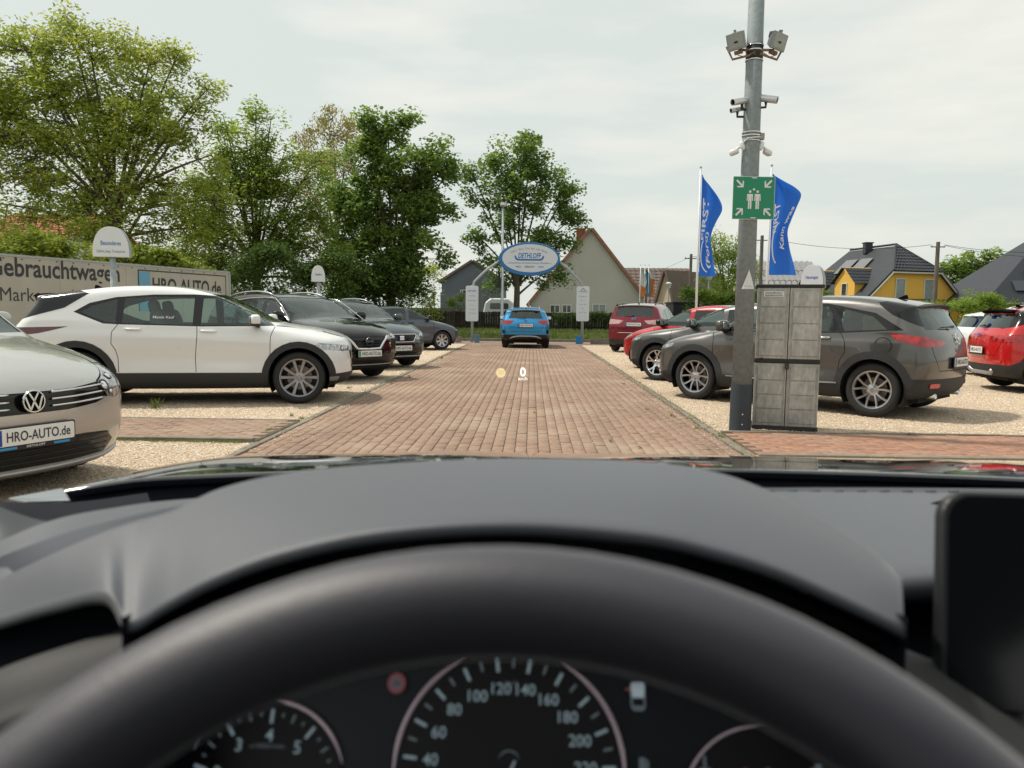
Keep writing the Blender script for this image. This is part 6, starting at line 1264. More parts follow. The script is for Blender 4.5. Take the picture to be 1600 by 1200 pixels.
# assembly sign, its own thing hung on the mast
sc0 = Vector((mb.x-.005+.02, mb.y-.12, (zm(312)-.05))); sg = empty('assembly_sign', sc0, R(2)); tag(sg, 'green assembly point sign with two white figures and four arrows on the mast', 'sign'); hs = .222
M['sign_green'] = mat('sign_green', (.012, .24, .13), .45, var=.2, vscale=6, dark=.85)
b = MB(); b.prism(rrect(hs*2, hs*2, .008), (0, .0, 0), (1, 0, 0), (0, 0, 1), (0, -1, 0), .006); b.build('sign_plate', M['white_print'], sg)
b = MB(); b.prism(rrect(hs*1.96, hs*1.96, .004), (0, -.0065, 0), (1, 0, 0), (0, 0, 1), (0, -1, 0), .0015); b.build('green_field', M['sign_green'], sg)
for sx in (-1, 1):
    for sz in (-1, 1):
        ang = math.atan2(-sz, -sx); ux_ = Vector((math.cos(ang), 0, math.sin(ang))); uy_ = Vector((-math.sin(ang), 0, math.cos(ang))); b = MB()
        b.prism([(-.055, -.010), (.020, -.010), (-.012, -.044), (.008, -.044), (.048, 0), (.008, .044), (-.012, .044), (.020, .010), (-.055, .010)], Vector((sx*.145, -.0085, sz*.143)), ux_, uy_, (0, -1, 0), .0015); b.build('arrow', M['white_print'], sg)
for x_ in (-.040, .040):
    b = MB(); b.prism([(a+x_, c+.045) for a, c in ellipse(.013, .014, 14)], (0, -.0085, .02), (1, 0, 0), (0, 0, 1), (0, -1, 0), .0015)
    b.prism([(x_-.030, .040), (x_+.030, .040), (x_+.033, -.030), (x_+.023, -.030), (x_+.021, .020), (x_+.018, .020), (x_+.018, -.115), (x_+.003, -.115), (x_+.002, -.03), (x_-.002, -.03), (x_-.003, -.115), (x_-.018, -.115), (x_-.018, .020), (x_-.021, .020), (x_-.023, -.030), (x_-.033, -.030)], (0, -.0085, 0), (1, 0, 0), (0, 0, 1), (0, -1, 0), .0015); b.build('figure', M['white_print'], sg)
b = MB(); b.prism(ellipse(.012, .012, 14), (0, -.0085, .088), (1, 0, 0), (0, 0, 1), (0, -1, 0), .0015); b.build('third_head', M['white_print'], sg)
for z in (.206, -.206): b = MB(); b.prism(rrect(.055, .007, .003), (0, -.0085, z), (1, 0, 0), (0, 0, 1), (0, -1, 0), .003); b.build('clip', M['chrome'], sg)
# triangular sticker bent round the tube
zt0, zt1 = zm(452), zm(422); g = []
for j in range(7):
    t = j/6; row = []
    for i in range(9): a = (-1+2*i/8)*.70*(1-t); row.append((math.sin(a+.05)*.1055, -math.cos(a+.05)*.1055, zt0+(zt1-zt0)*t))
    g.append(row)
b = MB(); b.grid(g); b.build('triangle_sticker', M['white_enamel'], mast)
lettering('Parken verboten', .014, M['grey_print'], mast, (.0, -.108, zt0+.03), (1, 0, 0), (0, 0, 1), (0, -1, 0), width=.08)
# floodlights
M['flood'] = mat('floodlight_housing', (.30, .31, .31), .45, .3, var=.3, vscale=8, dark=.8)
M['flood_glass'] = mat('floodlight_glass', (.33, .36, .36), .2, var=.4, vscale=9, dark=.7)
M['rust'] = mat('rusty_bracket', (.30, .19, .12), .8, var=.9, vscale=20, dark=.5)
for s_, lab in ((-1, 'grey square floodlight on the left of the mast top'), (1, 'grey square floodlight on the right of the mast top')):
    c = Vector((mb.x+s_*.215+.012, mb.y-.04, zm(67)-.05)); e = empty('floodlight', c); tag(e, lab, 'floodlight', 'floodlights on the mast'); e.rotation_euler = (R(12), R(s_*8), R(s_*28))
    b = MB(); b.prism([(-.095, -.085), (.095, -.085), (.095, .085), (-.095, .085)], (0, 0, 0), (1, 0, 0), (0, 0, 1), (0, -1, 0), .03); b.build('front_frame', M['flood'], e, bevel=.006)
    b = MB(); b.prism(rrect(.155, .135, .01), (0, -.031, 0), (1, 0, 0), (0, 0, 1), (0, -1, 0), .002); b.build('front_glass', M['flood_glass'], e)
    b = MB(); b.prism(rrect(.04, .02, .008), (0, -.034, -.01), (1, 0, 0), (0, 0, 1), (0, -1, 0), .002); b.build('lamp', M['dark_metal'], e)
    b = MB(); F_ = [(-.09, -.08), (.09, -.08), (.09, .08), (-.09, .08)]; V = [(x, 0, z) for x, z in F_]+[(x*.45, .11, z*.45+.01) for x, z in F_]; b.add(V, [(0, 1, 5, 4), (1, 2, 6, 5), (2, 3, 7, 6), (3, 0, 4, 7), (4, 5, 6, 7)])
    for k in range(5): b.span(-.05, .05, .05+.014*k, .054+.014*k, .04, .10)
    b.span(-.01, .01, -.02, .02, .08, .115); b.build('housing', M['flood'], e)
    b = MB(); b.tube([(-s_*.17, .02, -.17), (s_*.07, .02, -.16), (s_*.11, .02, -.02)], .012, 6); b.tube([(-s_*.17, .04, -.13), (-s_*.06, .03, -.10), (0, .03, -.085)], .014, 6); b.tube([(-s_*.17, .0, -.15), (-s_*.08, -.04, -.18), (0, -.03, -.14), (-s_*.02, 0, -.09)], .005, 5); b.span(-.04, .04, .0, .05, -.125, -.09); b.build('bracket', M['rust'], e)
# bullet cameras
M['cam_shell'] = mat('camera_shell', (.62, .64, .65), .22, .5)
def camera_(lab, c, yaw, tilt, L, r_, side):
    e = empty('security_camera', c); tag(e, lab, 'camera', 'security cameras on the mast'); e.rotation_euler = (0, 0, yaw); d = Vector((0, -math.cos(tilt), -math.sin(tilt)))
    b = MB(); b.lathe([(r_*.7, L*.5), (r_, L*.42), (r_, -L*.5), (r_*.92, -L*.5), (r_*.9, -L*.44), (0, -L*.44)][::-1], 18, ax=-d); b.build('housing', M['cam_shell'], e, True, auto=35)
    b = MB(); b.lathe([(0, 0), (r_*.85, 0)], 16, d*(L*.445), d); b.build('lens', M['gloss_black'] if 'gloss_black' in M else M['dark_metal'], e)
    m_ = Vector((mb.x, mb.y, c.z))-c; m_ = Matrix.Rotation(-yaw, 3, 'Z') @ m_; b = MB(); b.tube([Vector((0, 0, -r_*.8)), Vector((0, 0, -r_-.05)), m_*.55+Vector((0, 0, -r_-.05)), m_*.85+Vector((0, 0, -r_-.04))], [.016, .014, .012, .03], 8); b.build('bracket', M['dark_metal'], e, True); return e
cy = lambda py: zm(py)-.05
camera_('silver bullet camera pointing left, upper left of the mast', Vector((mb.x-.125, mb.y-.06, cy(160))), R(-62), R(14), .27, .034, -1)
camera_('bright bullet camera pointing right, upper right of the mast', Vector((mb.x+.125, mb.y-.05, cy(156))), R(62), R(14), .24, .038, 1)
camera_('white flat camera below the left bullet camera', Vector((mb.x-.155, mb.y-.0, cy(171))), R(-75), R(14), .16, .026, -1)
def spot_(lab, s_):
    c = Vector((mb.x+s_*.135, mb.y-.03, cy(234))); e = empty('security_camera', c); tag(e, lab, 'camera', 'security cameras on the mast'); e.rotation_euler = (0, R(s_*18), R(s_*30))
    b = blob((s_*.055, 0, -.012), (.10, .07, .055), pw=.5); b.build('head', M['white_enamel'], e, True); b = blob((-s_*.045, .01, .02), (.05, .05, .10), pw=.7); b.build('base', M['white_enamel'], e, True)
    b = MB(); b.tube([(-s_*.045, .01, .02), (s_*.01, 0, .012), (s_*.04, 0, 0)], .014, 8); b.build('joint', M['white_enamel'], e, True)
spot_('small white sensor light low on the left of the mast', -1); spot_('small white sensor light low on the right of the mast', 1)
b = MB(); b.box((.105, -.02, zm(214)), (.05, .05, .07)); b.build('junction_box', M['flood'], mast, bevel=.005); b = MB(); b.tube([(-.1, -.03, zm(226)), (-.06, -.09, zm(219)), (.04, -.098, zm(217)), (.1, -.03, zm(215))], .008, 6); b.build('cable', M['white_enamel'], mast, True)
# ---- cabinet
cl, cr_ = ground_at(1175, 669), ground_at(1276, 674); cl.z = cr_.z = 0; cu = (cr_-cl).normalized(); cw_ = .68; ch_ = 1.60; cd = .38; cb = empty('storage_cabinet', (cl+cr_)/2+Vector((0, 0, -.01)), math.atan2(cu.y, cu.x)); tag(cb, 'tall weathered grey plastic storage cabinet with four doors beside the mast', 'cabinet')
def dirt_mat():
    m, t, b = new_mat('weathered_plastic'); co = N(t, 'ShaderNodeTexCoord'); n1 = N(t, 'ShaderNodeTexNoise'); n1.inputs['Scale'].default_value = 5; n1.inputs['Detail'].default_value = 10; n1.inputs['Roughness'].default_value = .7
    mp_ = N(t, 'ShaderNodeMapping'); mp_.inputs['Scale'].default_value = (1, 1, .45); t.links.new(co.outputs['Object'], mp_.inputs['Vector']); t.links.new(mp_.outputs[0], n1.inputs['Vector'])
    r1 = N(t, 'ShaderNodeValToRGB'); r1.color_ramp.elements[0].position = .36; r1.color_ramp.elements[0].color = (.33, .335, .31, 1); r1.color_ramp.elements[1].position = .62; r1.color_ramp.elements[1].color = (.50, .50, .47, 1)
    e = r1.color_ramp.elements.new(.48); e.color = (.41, .41, .385, 1); t.links.new(n1.outputs['Fac'], r1.inputs[0])
    n2 = N(t, 'ShaderNodeTexNoise'); n2.inputs['Scale'].default_value = 28; n2.inputs['Detail'].default_value = 8; t.links.new(mp_.outputs[0], n2.inputs['Vector'])
    r2 = N(t, 'ShaderNodeMapRange'); r2.inputs['From Min'].default_value = .35; r2.inputs['From Max'].default_value = .7; r2.inputs['To Min'].default_value = .80; r2.inputs['To Max'].default_value = 1.1; t.links.new(n2.outputs['Fac'], r2.inputs['Value'])
    sx = N(t, 'ShaderNodeSeparateXYZ'); t.links.new(co.outputs['Object'], sx.inputs[0]); r3 = N(t, 'ShaderNodeMapRange'); r3.inputs['From Min'].default_value = 0; r3.inputs['From Max'].default_value = .30; r3.inputs['To Min'].default_value = .62; r3.inputs['To Max'].default_value = 1; t.links.new(sx.outputs['Z'], r3.inputs['Value'])
    m1 = N(t, 'ShaderNodeMath', operation='MULTIPLY'); t.links.new(r2.outputs[0], m1.inputs[0]); t.links.new(r3.outputs[0], m1.inputs[1]); mu = N(t, 'ShaderNodeMix', data_type='RGBA', blend_type='MULTIPLY'); mu.inputs['Factor'].default_value = 1
    t.links.new(r1.outputs[0], mu.inputs['A']); t.links.new(m1.outputs[0], mu.inputs['B']); t.links.new(mu.outputs['Result'], b.inputs['Base Color']); b.inputs['Roughness'].default_value = .7; return m
M['cab'] = dirt_mat()
b = MB(); b.span(-cw_/2+.01, cw_/2-.01, .03, cd, .03, ch_-.03); b.build('carcass', M['black_plastic'], cb, bevel=.008)
b = MB(); b.span(-cw_/2-.012, cw_/2+.012, -.012, cd+.01, ch_-.035, ch_); b.build('top', M['black_plastic'], cb, bevel=.008); b = MB(); b.span(-cw_/2-.004, cw_/2+.004, -.004, cd, 0, .045); b.build('base', M['black_plastic'], cb, bevel=.006)
zmid = .765
b = MB(); b.span(-cw_/2, cw_/2, -.006, .03, zmid-.022, zmid+.022); b.build('middle_rail', M['black_plastic'], cb, bevel=.006)
for z0, z1 in ((.048, zmid-.024), (zmid+.024, ch_-.037)):
    for x0, x1 in ((-cw_/2+.004, -.003), (.003, cw_/2-.004)):
        b = MB(); b.span(x0, x1, .0, .03, z0, z1); d = b.build('door', M['cab'], cb, bevel=.006)
        h = (z1-z0-.06)/4
        for k in range(4):
            b = MB(); b.span(x0+.035, x1-.035, -.010, -.001, z0+.03+h*k+.006, z0+.03+h*(k+1)-.006); b.build('door_panel', M['cab'], d, bevel=.008, seg=2)
        b = MB(); b.span(x0+.002, x0+.016, -.008, -.001, z0, z1); b.span(x1-.016, x1-.002, -.008, -.001, z0, z1); b.build('door_rib', M['cab'], d, bevel=.003)
b = MB(); b.span(-.022, .022, -.035, -.006, zmid-.085, zmid-.022); b.build('latch', mat('brass_lock', (.07, .06, .04), .4, .6), cb, bevel=.004)
b = MB(); b.span(-.28, -.25, -.014, -.004, zmid+.02, zmid+.032); b.build('hinge', M['black_plastic'], cb)
b = MB(); b.span(-.27, -.06, -.0135, -.0105, ch_-.135, ch_-.075); lp = b.build('label_plate', M['white_enamel'], cb)
lettering('Achtung, Mitarbeiter!', .026, M['dark_print'], lp, (-.165, -.0140, ch_-.093), (1, 0, 0), (0, 0, 1), (0, -1, 0), width=.17); lettering('Regenschirmschrank', .026, M['dark_print'], lp, (-.165, -.0140, ch_-.118), (1, 0, 0), (0, 0, 1), (0, -1, 0), width=.18)
# ---- flags
M['flag_blue'] = mat('blue_flag_cloth', (.018, .13, .60), .7); fm_ = M['flag_blue']; _t = fm_.node_tree; _tl = N(_t, 'ShaderNodeBsdfTranslucent'); _tl.inputs['Color'].default_value = (.03, .22, .85, 1); _s = N(_t, 'ShaderNodeMixShader'); _s.inputs[0].default_value = .35
_t.links.new(_t.nodes['Principled BSDF'].outputs[0], _s.inputs[1]); _t.links.new(_tl.outputs[0], _s.inputs[2]); _t.links.new(_s.outputs[0], _t.nodes['Material Output'].inputs[0])
def flag(label, poletop, polebot, Y, edge, marks, group, fn, cloth=None, pole_r=.045, stripes=None):
    """cloth hung from a pole; edge = outline of the free side (px, py) from top to bottom, fn = folds"""
    a = at(*poletop, Y); e = empty('flag', (a.x, Y, 0)); tag(e, label, 'flag', group); b = MB(); b.tube([(0, 0, -.05), (0, 0, a.z)], [pole_r, pole_r*.6], 12); b.build('flagpole', M['white_enamel'], e, True); b = MB(); b.lathe([(0, a.z+.03), (.04, a.z+.01), (.04, a.z-.03), (0, a.z-.05)], 10); b.build('finial', M['galv'], e)
    E_ = [at(x, y, Y)-Vector((a.x, Y, 0)) for x, y in edge]; ne = len(E_)
    zt_, zb_ = E_[0].z, E_[-1].z
    Pc = crom([(p.x, p.z) for p in E_], 6); zz = Pc[:, 1]; xx = Pc[:, 0]
    def S(u, v):
        """u 0 pole - 1 free edge, v 0 top - 1 bottom"""
        i = v*(len(Pc)-1); j = min(int(i), len(Pc)-2); t = i-j; ex = xx[j]*(1-t)+xx[j+1]*t; ez = zz[j]*(1-t)+zz[j+1]*t; hz = zt_+(zb_-zt_)*v
        return Vector((.05+ex*u, fn(u, v), hz*(1-u)+ez*u))
    nu_, nv_ = 26, 44; g = [[S(i/nu_, j/nv_) for i in range(nu_+1)] for j in range(nv_+1)]
    cls = [(0.0, 1.01, cloth or M['flag_blue'])] if stripes is None else stripes
    for v0, v1, m_ in cls:
        r0, r1 = int(round(v0*nv_)), min(nv_, int(round(v1*nv_))); b = MB(); b.grid(g[r0:r1+1]); b.build('cloth', m_, e, True)
    for text, u0, v0, size, ang, asp in marks:
        V2, F2 = text_geo(text, 1, .02) if text != 'arc' else (None, None)
        if V2 is None:
            bb = MB(); P = [S(u0+size*.5*math.cos(t), v0+asp*math.sin(t))+Vector((0, -.015, 0)) for t in np.linspace(R(ang), R(ang+150), 22)]; bb.tube(P, .02, 5); bb.build('printed_line', M['white_print'], e); continue
        c, s_ = math.cos(R(ang)), math.sin(R(ang)); bb = MB(); pts = []
        for x, y in V2:
            q = S(min(.99, max(.01, u0+(x*c-y*s_)*size)), min(.995, max(.005, v0-(x*s_+y*c)*size*asp))); pts.append(q+Vector((0, -.012, 0)))
        bb.add(pts, [tuple(int(k) for k in f) for f in F2]); bb.build('printed_letters', M['white_print'], e)
    return e
GF = 'tall blue flags beside the mast'
flag('left blue flag with white lettering, narrower and folded, left of the mast', (1095, 261), (1088, 490), 25, [(1095, 273), (1109, 290), (1121, 310), (1125, 328), (1117, 345), (1109, 362), (1106, 378), (1110, 395), (1113, 412), (1116, 432)],
     [('FIRST', .26, .44, .42, 90, .42), ('arc', .55, .80, .9, 100, .16), ('(Ford)', .62, .74, .30, 80, .5)], GF, lambda u, v: -.10*math.sin(u*5+v*5)*u*1.3+.05*math.sin(v*17+u*6)*u)
flag('right blue flag with white lettering, wider, right of the mast', (1206, 258), (1200, 490), 24, [(1206, 272), (1222, 284), (1238, 295), (1247, 306), (1240, 325), (1231, 345), (1226, 362), (1231, 385), (1237, 405), (1243, 430)],
     [('FIRST', .22, .46, .30, 90, .42), ('Kann was', .72, .60, .20, 70, .5), ('arc', .42, .72, .62, 120, .20)], GF, lambda u, v: -.16*math.sin(u*6.2+v*4)*u+.05*math.sin(v*15+u*8)*u)
M['fl_white'] = mat('white_cloth', (.62, .62, .6), .8); M['fl_orange'] = mat('orange_cloth', (.62, .19, .05), .8); M['fl_teal'] = mat('teal_cloth', (.06, .22, .34), .8)
GO = 'small flags before the brown roofed house'
for px, lab, st in ((1001, 'small white over orange flag, leftmost of the three by the grey gable', [(0, .6, 'fl_white'), (.6, 1.01, 'fl_orange')]), (1008, 'small teal flag between the two orange and white flags', [(0, 1.01, 'fl_teal')]), (1014, 'small white over orange flag, rightmost of the three by the grey gable', [(0, .35, 'fl_white'), (.35, 1.01, 'fl_orange')])):
    flag(lab, (px, 414), (px, 480), 58, [(px, 419), (px+5, 428), (px+8, 440), (px+6, 450), (px+8, 458), (px+4, 464)], [], GO, lambda u, v: -.12*math.sin(u*6+v*4)*u, stripes=[(a, c, M[m_]) for a, c, m_ in st], pole_r=.04)
# ================================================================ the car the photograph is taken from
own = empty('own_car', (0, 0, 0)); tag(own, 'cabin and dark bonnet of the car whose dashboard and steering wheel fill the foreground', 'car')
M['dash'] = mat('soft_dash_skin', (.066, .072, .088), .50, spec=.6, bump=.12, bscale=900, rvar=.03, vscale=4)
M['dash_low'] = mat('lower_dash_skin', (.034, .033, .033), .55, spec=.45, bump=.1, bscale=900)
M['leather'] = mat('wheel_leather', (.019, .018, .030), .52, spec=.8, bump=.10, bscale=700)
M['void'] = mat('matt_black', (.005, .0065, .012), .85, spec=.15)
for k_, w_ in (('dash', .25), ('leather', .45)):
    q_ = M[k_].node_tree.nodes['Principled BSDF']; q_.inputs['Sheen Weight'].default_value = w_; q_.inputs['Sheen Roughness'].default_value = .35
M['piano'] = mat('piano_black', (.006, .007, .009), .10, spec=.4)
M['face'] = mat('instrument_face', (.008, .012, .020), .5)
M['own_paint'] = mat('own_paint', (.008, .010, .014), .07, .0, coat=1.0, spec=.6)
def glow(name, col, s): return mat(name, (.02, .02, .02), .5, emit=col, estr=s)
M['ink'] = glow('lit_scale', (.45, .60, .66), .19); M['ink_dim'] = glow('lit_scale_dim', (.40, .50, .56), .10); M['ink_red'] = glow('lit_red', (.55, .14, .17), .12); M['ring'] = mat('gauge_ring', (.42, .36, .38), .25, .8, emit=(.34, .26, .29), estr=.2)
def surf(name, top, bot, dt, db, m, rows=10, bulge=0.0, n=8, roll=0.0, rolld=0.0, parent=None):
    """smooth skin between a far edge and a near edge; both edges are given by where they are seen and how far off they lie"""
    T = crom(top, n); B = crom(bot, n); k = len(T); g = []
    fa = (lambda i: dt) if not callable(dt) else dt; fb = (lambda i: db) if not callable(db) else db
    A = [near(T[i][0], T[i][1], fa(i/(k-1))) for i in range(k)]; C = [near(B[i][0], B[i][1], fb(i/(k-1))) for i in range(k)]
    if rolld: g.append([p+Vector((0, rolld, -roll*1.5)) for p in A])
    for j in range(rows+1):
        t = j/rows; g.append([A[i].lerp(C[i], t)+Vector((0, 0, bulge*math.sin(math.pi*t))) for i in range(k)])
    if roll:
        for a in (30, 60, 90, 120): g.append([C[i]+Vector((0, -roll*.6*math.sin(R(a)), -roll*(1-math.cos(R(a))))) for i in range(k)])
        g.append([C[i]+Vector((0, .05, -roll*2.0)) for i in range(k)])
    b = MB(); b.grid(g); o = b.build(name, m, parent or own, True); return o
# bonnet
def bz(X, Y): return 1.002-.05*(Y-1.15)-.15*(Y-1.15)**2-.018*(X-.30)**2-.30*max(0, abs(X-.30)-.86)**1.5
def byb(X): return 1.19-.11*(min(1.1, abs(X-.30)/.95))**2.2
g = []; XS = np.linspace(-.68, 1.28, 60)
for j in range(41):
    t = j/40; g.append([(X, byb(X)+(2.15-byb(X))*t, bz(X, byb(X)+(2.15-byb(X))*t)+.012*math.exp(-((abs(X-.36)-.52)/.10)**2)*t) for X in XS])
g = [[(x, y+.004, z-.012) for x, y, z in g[0]], [(x, y, z-.004) for x, y, z in g[0]]]+g
b = MB(); b.grid(g); b.build('bonnet', M['own_paint'], own, True)
b = MB(); b.grid([[(X, byb(X)+.02, bz(X, byb(X))-.012) for X in XS], [(X, byb(X)-.03, bz(X, byb(X))-.045) for X in XS], [(X, byb(X)-.16, .985) for X in XS], [(X, .80, .93) for X in XS]]); b.build('cowl', M['void'], own, True)
# wiper arm end and left scuttle trim seen at the foot of the pane
b = MB(); quad(b, [near(12, 778, 1.02), near(99, 762, 1.04), near(110, 781, .98), near(40, 783, .97)], .004, (0, -.3, 1)); b.build('scuttle_trim', mat('scuttle_grey', (.20, .23, .25), .4, .3), own, bevel=.002)
surf('cowl_left', [(-140, 772), (0, 783), (110, 785), (230, 770)], [(-140, 812), (-20, 800), (70, 816), (240, 800)], .97, .84, M['void'], 3, .0)
# dashboard plane
DZ = 1.046
def dash_pt(px, py): d = ray(px, py); t = (DZ-EYE)/d.z; return t
surf('dashboard_left', [(-120, 905), (60, 820), (200, 790), (300, 779), (420, 770), (560, 765)], [(-120, 1000), (0, 905), (140, 862), (280, 830), (430, 800), (600, 790)], lambda t: .60+.26*t, lambda t: .50+.20*t, M['dash'], 8, .002)
surf('dashboard_right', [(1040, 771), (1200, 768), (1400, 769), (1700, 772)], [(1040, 960), (1200, 940), (1420, 899), (1700, 896)], .86, .56, M['dash'], 10, .0, roll=.012)
surf('windscreen_trim', [(1040, 763), (1200, 762), (1400, 762), (1700, 765)], [(1040, 771), (1200, 768), (1400, 769), (1700, 772)], .90, .86, mat('dark_seam', (.015, .018, .024), .4), 3, .0)
b = MB()
for k in range(9): p = near(1195+k*36, 769, .862); b.tube([p, p+Vector((.010, 0, .001))], .0022, 5)
b.build('vent_clip', M['dash'], own)
surf('dash_seam', [(-60, 900), (20, 862), (140, 822), (300, 786)], [(-60, 925), (0, 905), (130, 852), (280, 808)], .58, .545, mat('seam_dark', (.018, .024, .04), .45), 4, .0)
surf('side_trim', [(-80, 760), (0, 792), (60, 812), (110, 818)], [(-80, 1000), (-20, 905), (10, 880), (50, 850)], .70, .60, mat('door_trim_dark', (.022, .028, .034), .4), 5, .0)
# instrument hood
top = [(-90, 952), (0, 905), (90, 862), (160, 832), (212, 814), (270, 797), (345, 763), (450, 739), (600, 724), (800, 716), (1000, 721), (1120, 738), (1220, 775), (1310, 825), (1375, 872), (1408, 905)]
bot0 = [(-90, 994), (0, 964), (90, 937), (168, 923), (203, 966), (262, 936), (335, 898), (445, 858), (600, 826), (800, 814), (1000, 829), (1110, 852), (1210, 883), (1300, 922), (1370, 955), (1412, 976)]
bot = [(196, 968), (262, 936), (335, 898), (445, 858), (600, 826), (800, 814), (1000, 829), (1110, 852), (1210, 883), (1300, 922), (1370, 955), (1412, 976)]
_k = np.linspace(0, 1, 16); _far = [.54, .54, .53, .53, .53, .54, .56, .58, .595, .60, .595, .58, .56, .53, .50, .48]; _nr = [.50, .49, .47, .45, .432, .43, .43, .43, .43, .43, .43, .43, .43, .43, .43, .43]
hd = lambda t: float(np.interp(t, _k, _far)); hn = lambda t: float(np.interp(t, _k, _nr))
hood = surf('instrument_hood', top, bot0, hd, hn, M['dash'], 16, .003, roll=.005, rolld=.03)
b = MB(); T = crom(top, 6); g = [[near(p[0], p[1], hd(i/(len(T)-1)))+Vector((0, .03, -.014)) for i, p in enumerate(T)], [near(p[0], p[1], hd(i/(len(T)-1)))+Vector((0, .05, -.09)) for i, p in enumerate(T)]]; b.grid(g); b.build('hood_back', M['dash'], own, True)
# underside and shroud of the hood, down to the instrument face
Bt = crom(bot, 6); g = []
for t, dz, dd in ((0, -.014, 0), (.3, -.022, .03), (1, -.034, .10)): g.append([near(p[0], p[1], .43)+Vector((-(p[0]-800)/12000*t, dd, dz)) for p in Bt])
b = MB(); b.grid(g); b.build('hood_underside', M['void'], own, True)
for s_, px in ((-1, 196), (1, 1412)):
    p = near(px, 972, .43); b = MB(); b.add([p+Vector((0, -.004, .004)), p+Vector((-s_*.01, .12, -.01)), p+Vector((-s_*.012, .12, -.20)), p+Vector((0, -.01, -.20))], [(0, 1, 2, 3)]); b.build('hood_cheek', M['void'], own)
fo = near(795, 1205, .50); ex, ey, ez = Vector((1, 0, 0)), Vector((0, .46, .888)).normalized(), Vector((0, -.888, .46)).normalized(); S_ = .50/FPX
fpts = [((p[0]-795)*S_, (1205-p[1])*S_-.004) for p in crom(bot, 3)]; b = MB(); b.prism([(fpts[0][0], -.12)]+[(fpts[-1][0], -.12)]+fpts[::-1], fo-ez*.004, ex, ey, ez, .002); face = b.build('instrument_face', M['face'], own)
def disc(cx, cy, r, name='gauge_dial'):
    b = MB(); b.prism(ellipse(r*S_, r*S_, 64), fo+ex*(cx-795)*S_+ey*(1205-cy)*S_, ex, ey, ez, .0008); return b.build(name, mat('dial_face', (.007, .006, .008), .6) if 'dial' not in M else M['dial'], face)
def ring(cx, cy, r, a0, a1, th, m=None):
    c = fo+ex*(cx-795)*S_+ey*(1205-cy)*S_+ez*.002; P = [c+ex*r*S_*math.cos(R(a))+ey*r*S_*math.sin(R(a)) for a in np.linspace(a0, a1, 60)]
    b = MB(); b.tube(P, [th*S_*min(1, .25+3*min(i, 59-i)/59) for i in range(60)], 8); return b.build('gauge_ring', m or M['ring'], face, True)
def tick(cx, cy, r0, r1, a, w, m): 
    c = fo+ex*(cx-795)*S_+ey*(1205-cy)*S_+ez*.0016; d = ex*math.cos(R(a))+ey*math.sin(R(a)); nn = ez.cross(d); b = MB()
    b.add([c+d*r0*S_-nn*w*S_/2, c+d*r1*S_-nn*w*S_/2, c+d*r1*S_+nn*w*S_/2, c+d*r0*S_+nn*w*S_/2], [(0, 1, 2, 3)]); return b.build('scale_mark', m, face)
def gtext(s, px, py, h, m, bold=.0, width=None): return lettering(s, h*S_*1.38, m, face, fo+ex*(px-795)*S_+ey*(1205-py)*S_, ex, ey, ez, bold=bold, width=None if width is None else width*S_, th=.0016, name='scale_number')
disc(795, 1205, 176); ring(795, 1205, 180, 114, 186, 4.0); ring(795, 1205, 180, -6, 63, 4.0)
for v in range(20, 241, 10):
    a = 98-19*(v-120)/20*1.0
    if v % 20 == 0:
        tick(795, 1205, 146, 167, a, 5.2, M['ink']); r_ = 124 if v < 100 else 120
        gtext(str(v), 795+r_*math.cos(R(a)), 1205-r_*math.sin(R(a)), 17.5, M['ink'], .012)
    else: tick(795, 1205, 152, 166, a, 4.0, M['ink_dim'])
gtext('km/h', 797, 1077, 8, M['ink_dim']); ring(795, 1193, 17, 20, 160, 1.2, M['ink_dim']); tick(795, 1210, 2, 22, 65, 4, M['ink'])
disc(412, 1240, 124); ring(412, 1240, 128, 18, 98, 3.2); ring(412, 1240, 128, 128, 160, 1.6, M['ink_dim'])
for i, a in enumerate(range(-20, 221, 12)):
    v = (a-89)/-36+4
    q = round((89-a)/12); 
for q in range(-12, 13):
    a = 89-12*q*.78
    if q % 4 == 0:
        v = 4+q//4
        if 0 <= v <= 8: tick(412, 1240, 95, 116, a, 5, M['ink']); gtext(str(v), 412+77*math.cos(R(a)), 1240-77*math.sin(R(a)), 19, M['ink'], .01)
    elif q % 2 == 0: tick(412, 1240, 102, 115, a, 3.6, M['ink_dim'])
    else: tick(412, 1240, 106, 112, a, 3.0, M['ink_dim'])
gtext('x1000r/min', 412, 1178, 7, M['ink_dim'], width=56)
disc(1190, 1262, 128); ring(1190, 1262, 130, 86, 168, 2.6)
tick(1190, 1262, 90, 118, 150, 5, mat('needle_tan', (.05, .04, .03), .5, emit=(.7, .6, .45), estr=.25))
def icon(name, polys, px, py, sc_, m, z=.0016):
    b = MB(); o = fo+ex*(px-795)*S_+ey*(1205-py)*S_+ez*z
    for P in polys: b.prism([(x*sc_*S_, y*sc_*S_) for x, y in P], o, ex, ey, ez, .0002)
    return b.build(name, m, face)
icon('speed_sign', [ellipse(15, 16, 28)], 610, 1081, 1, M['ink_red']); icon('speed_sign_field', [ellipse(10, 11, 24)], 610, 1081, 1, glow('sign_field', (.42, .36, .40), .10), .0020); gtext('20', 610, 1081, 9, M['face']).location += ez*.0010
icon('car_icon', [rrect(24, 44, 8)], 1000, 1092, 1, M['ink_dim']); icon('car_icon_roof', [[(-9, -4), (9, -4), (11, 10), (-11, 10)]], 1000, 1090, 1, glow('icon_light', (.5, .62, .68), .28), .002); icon('car_icon_screen', [[(-9, -14), (9, -14), (8, -3), (-8, -3)]], 1000, 1092, 1, M['face'], .0022)
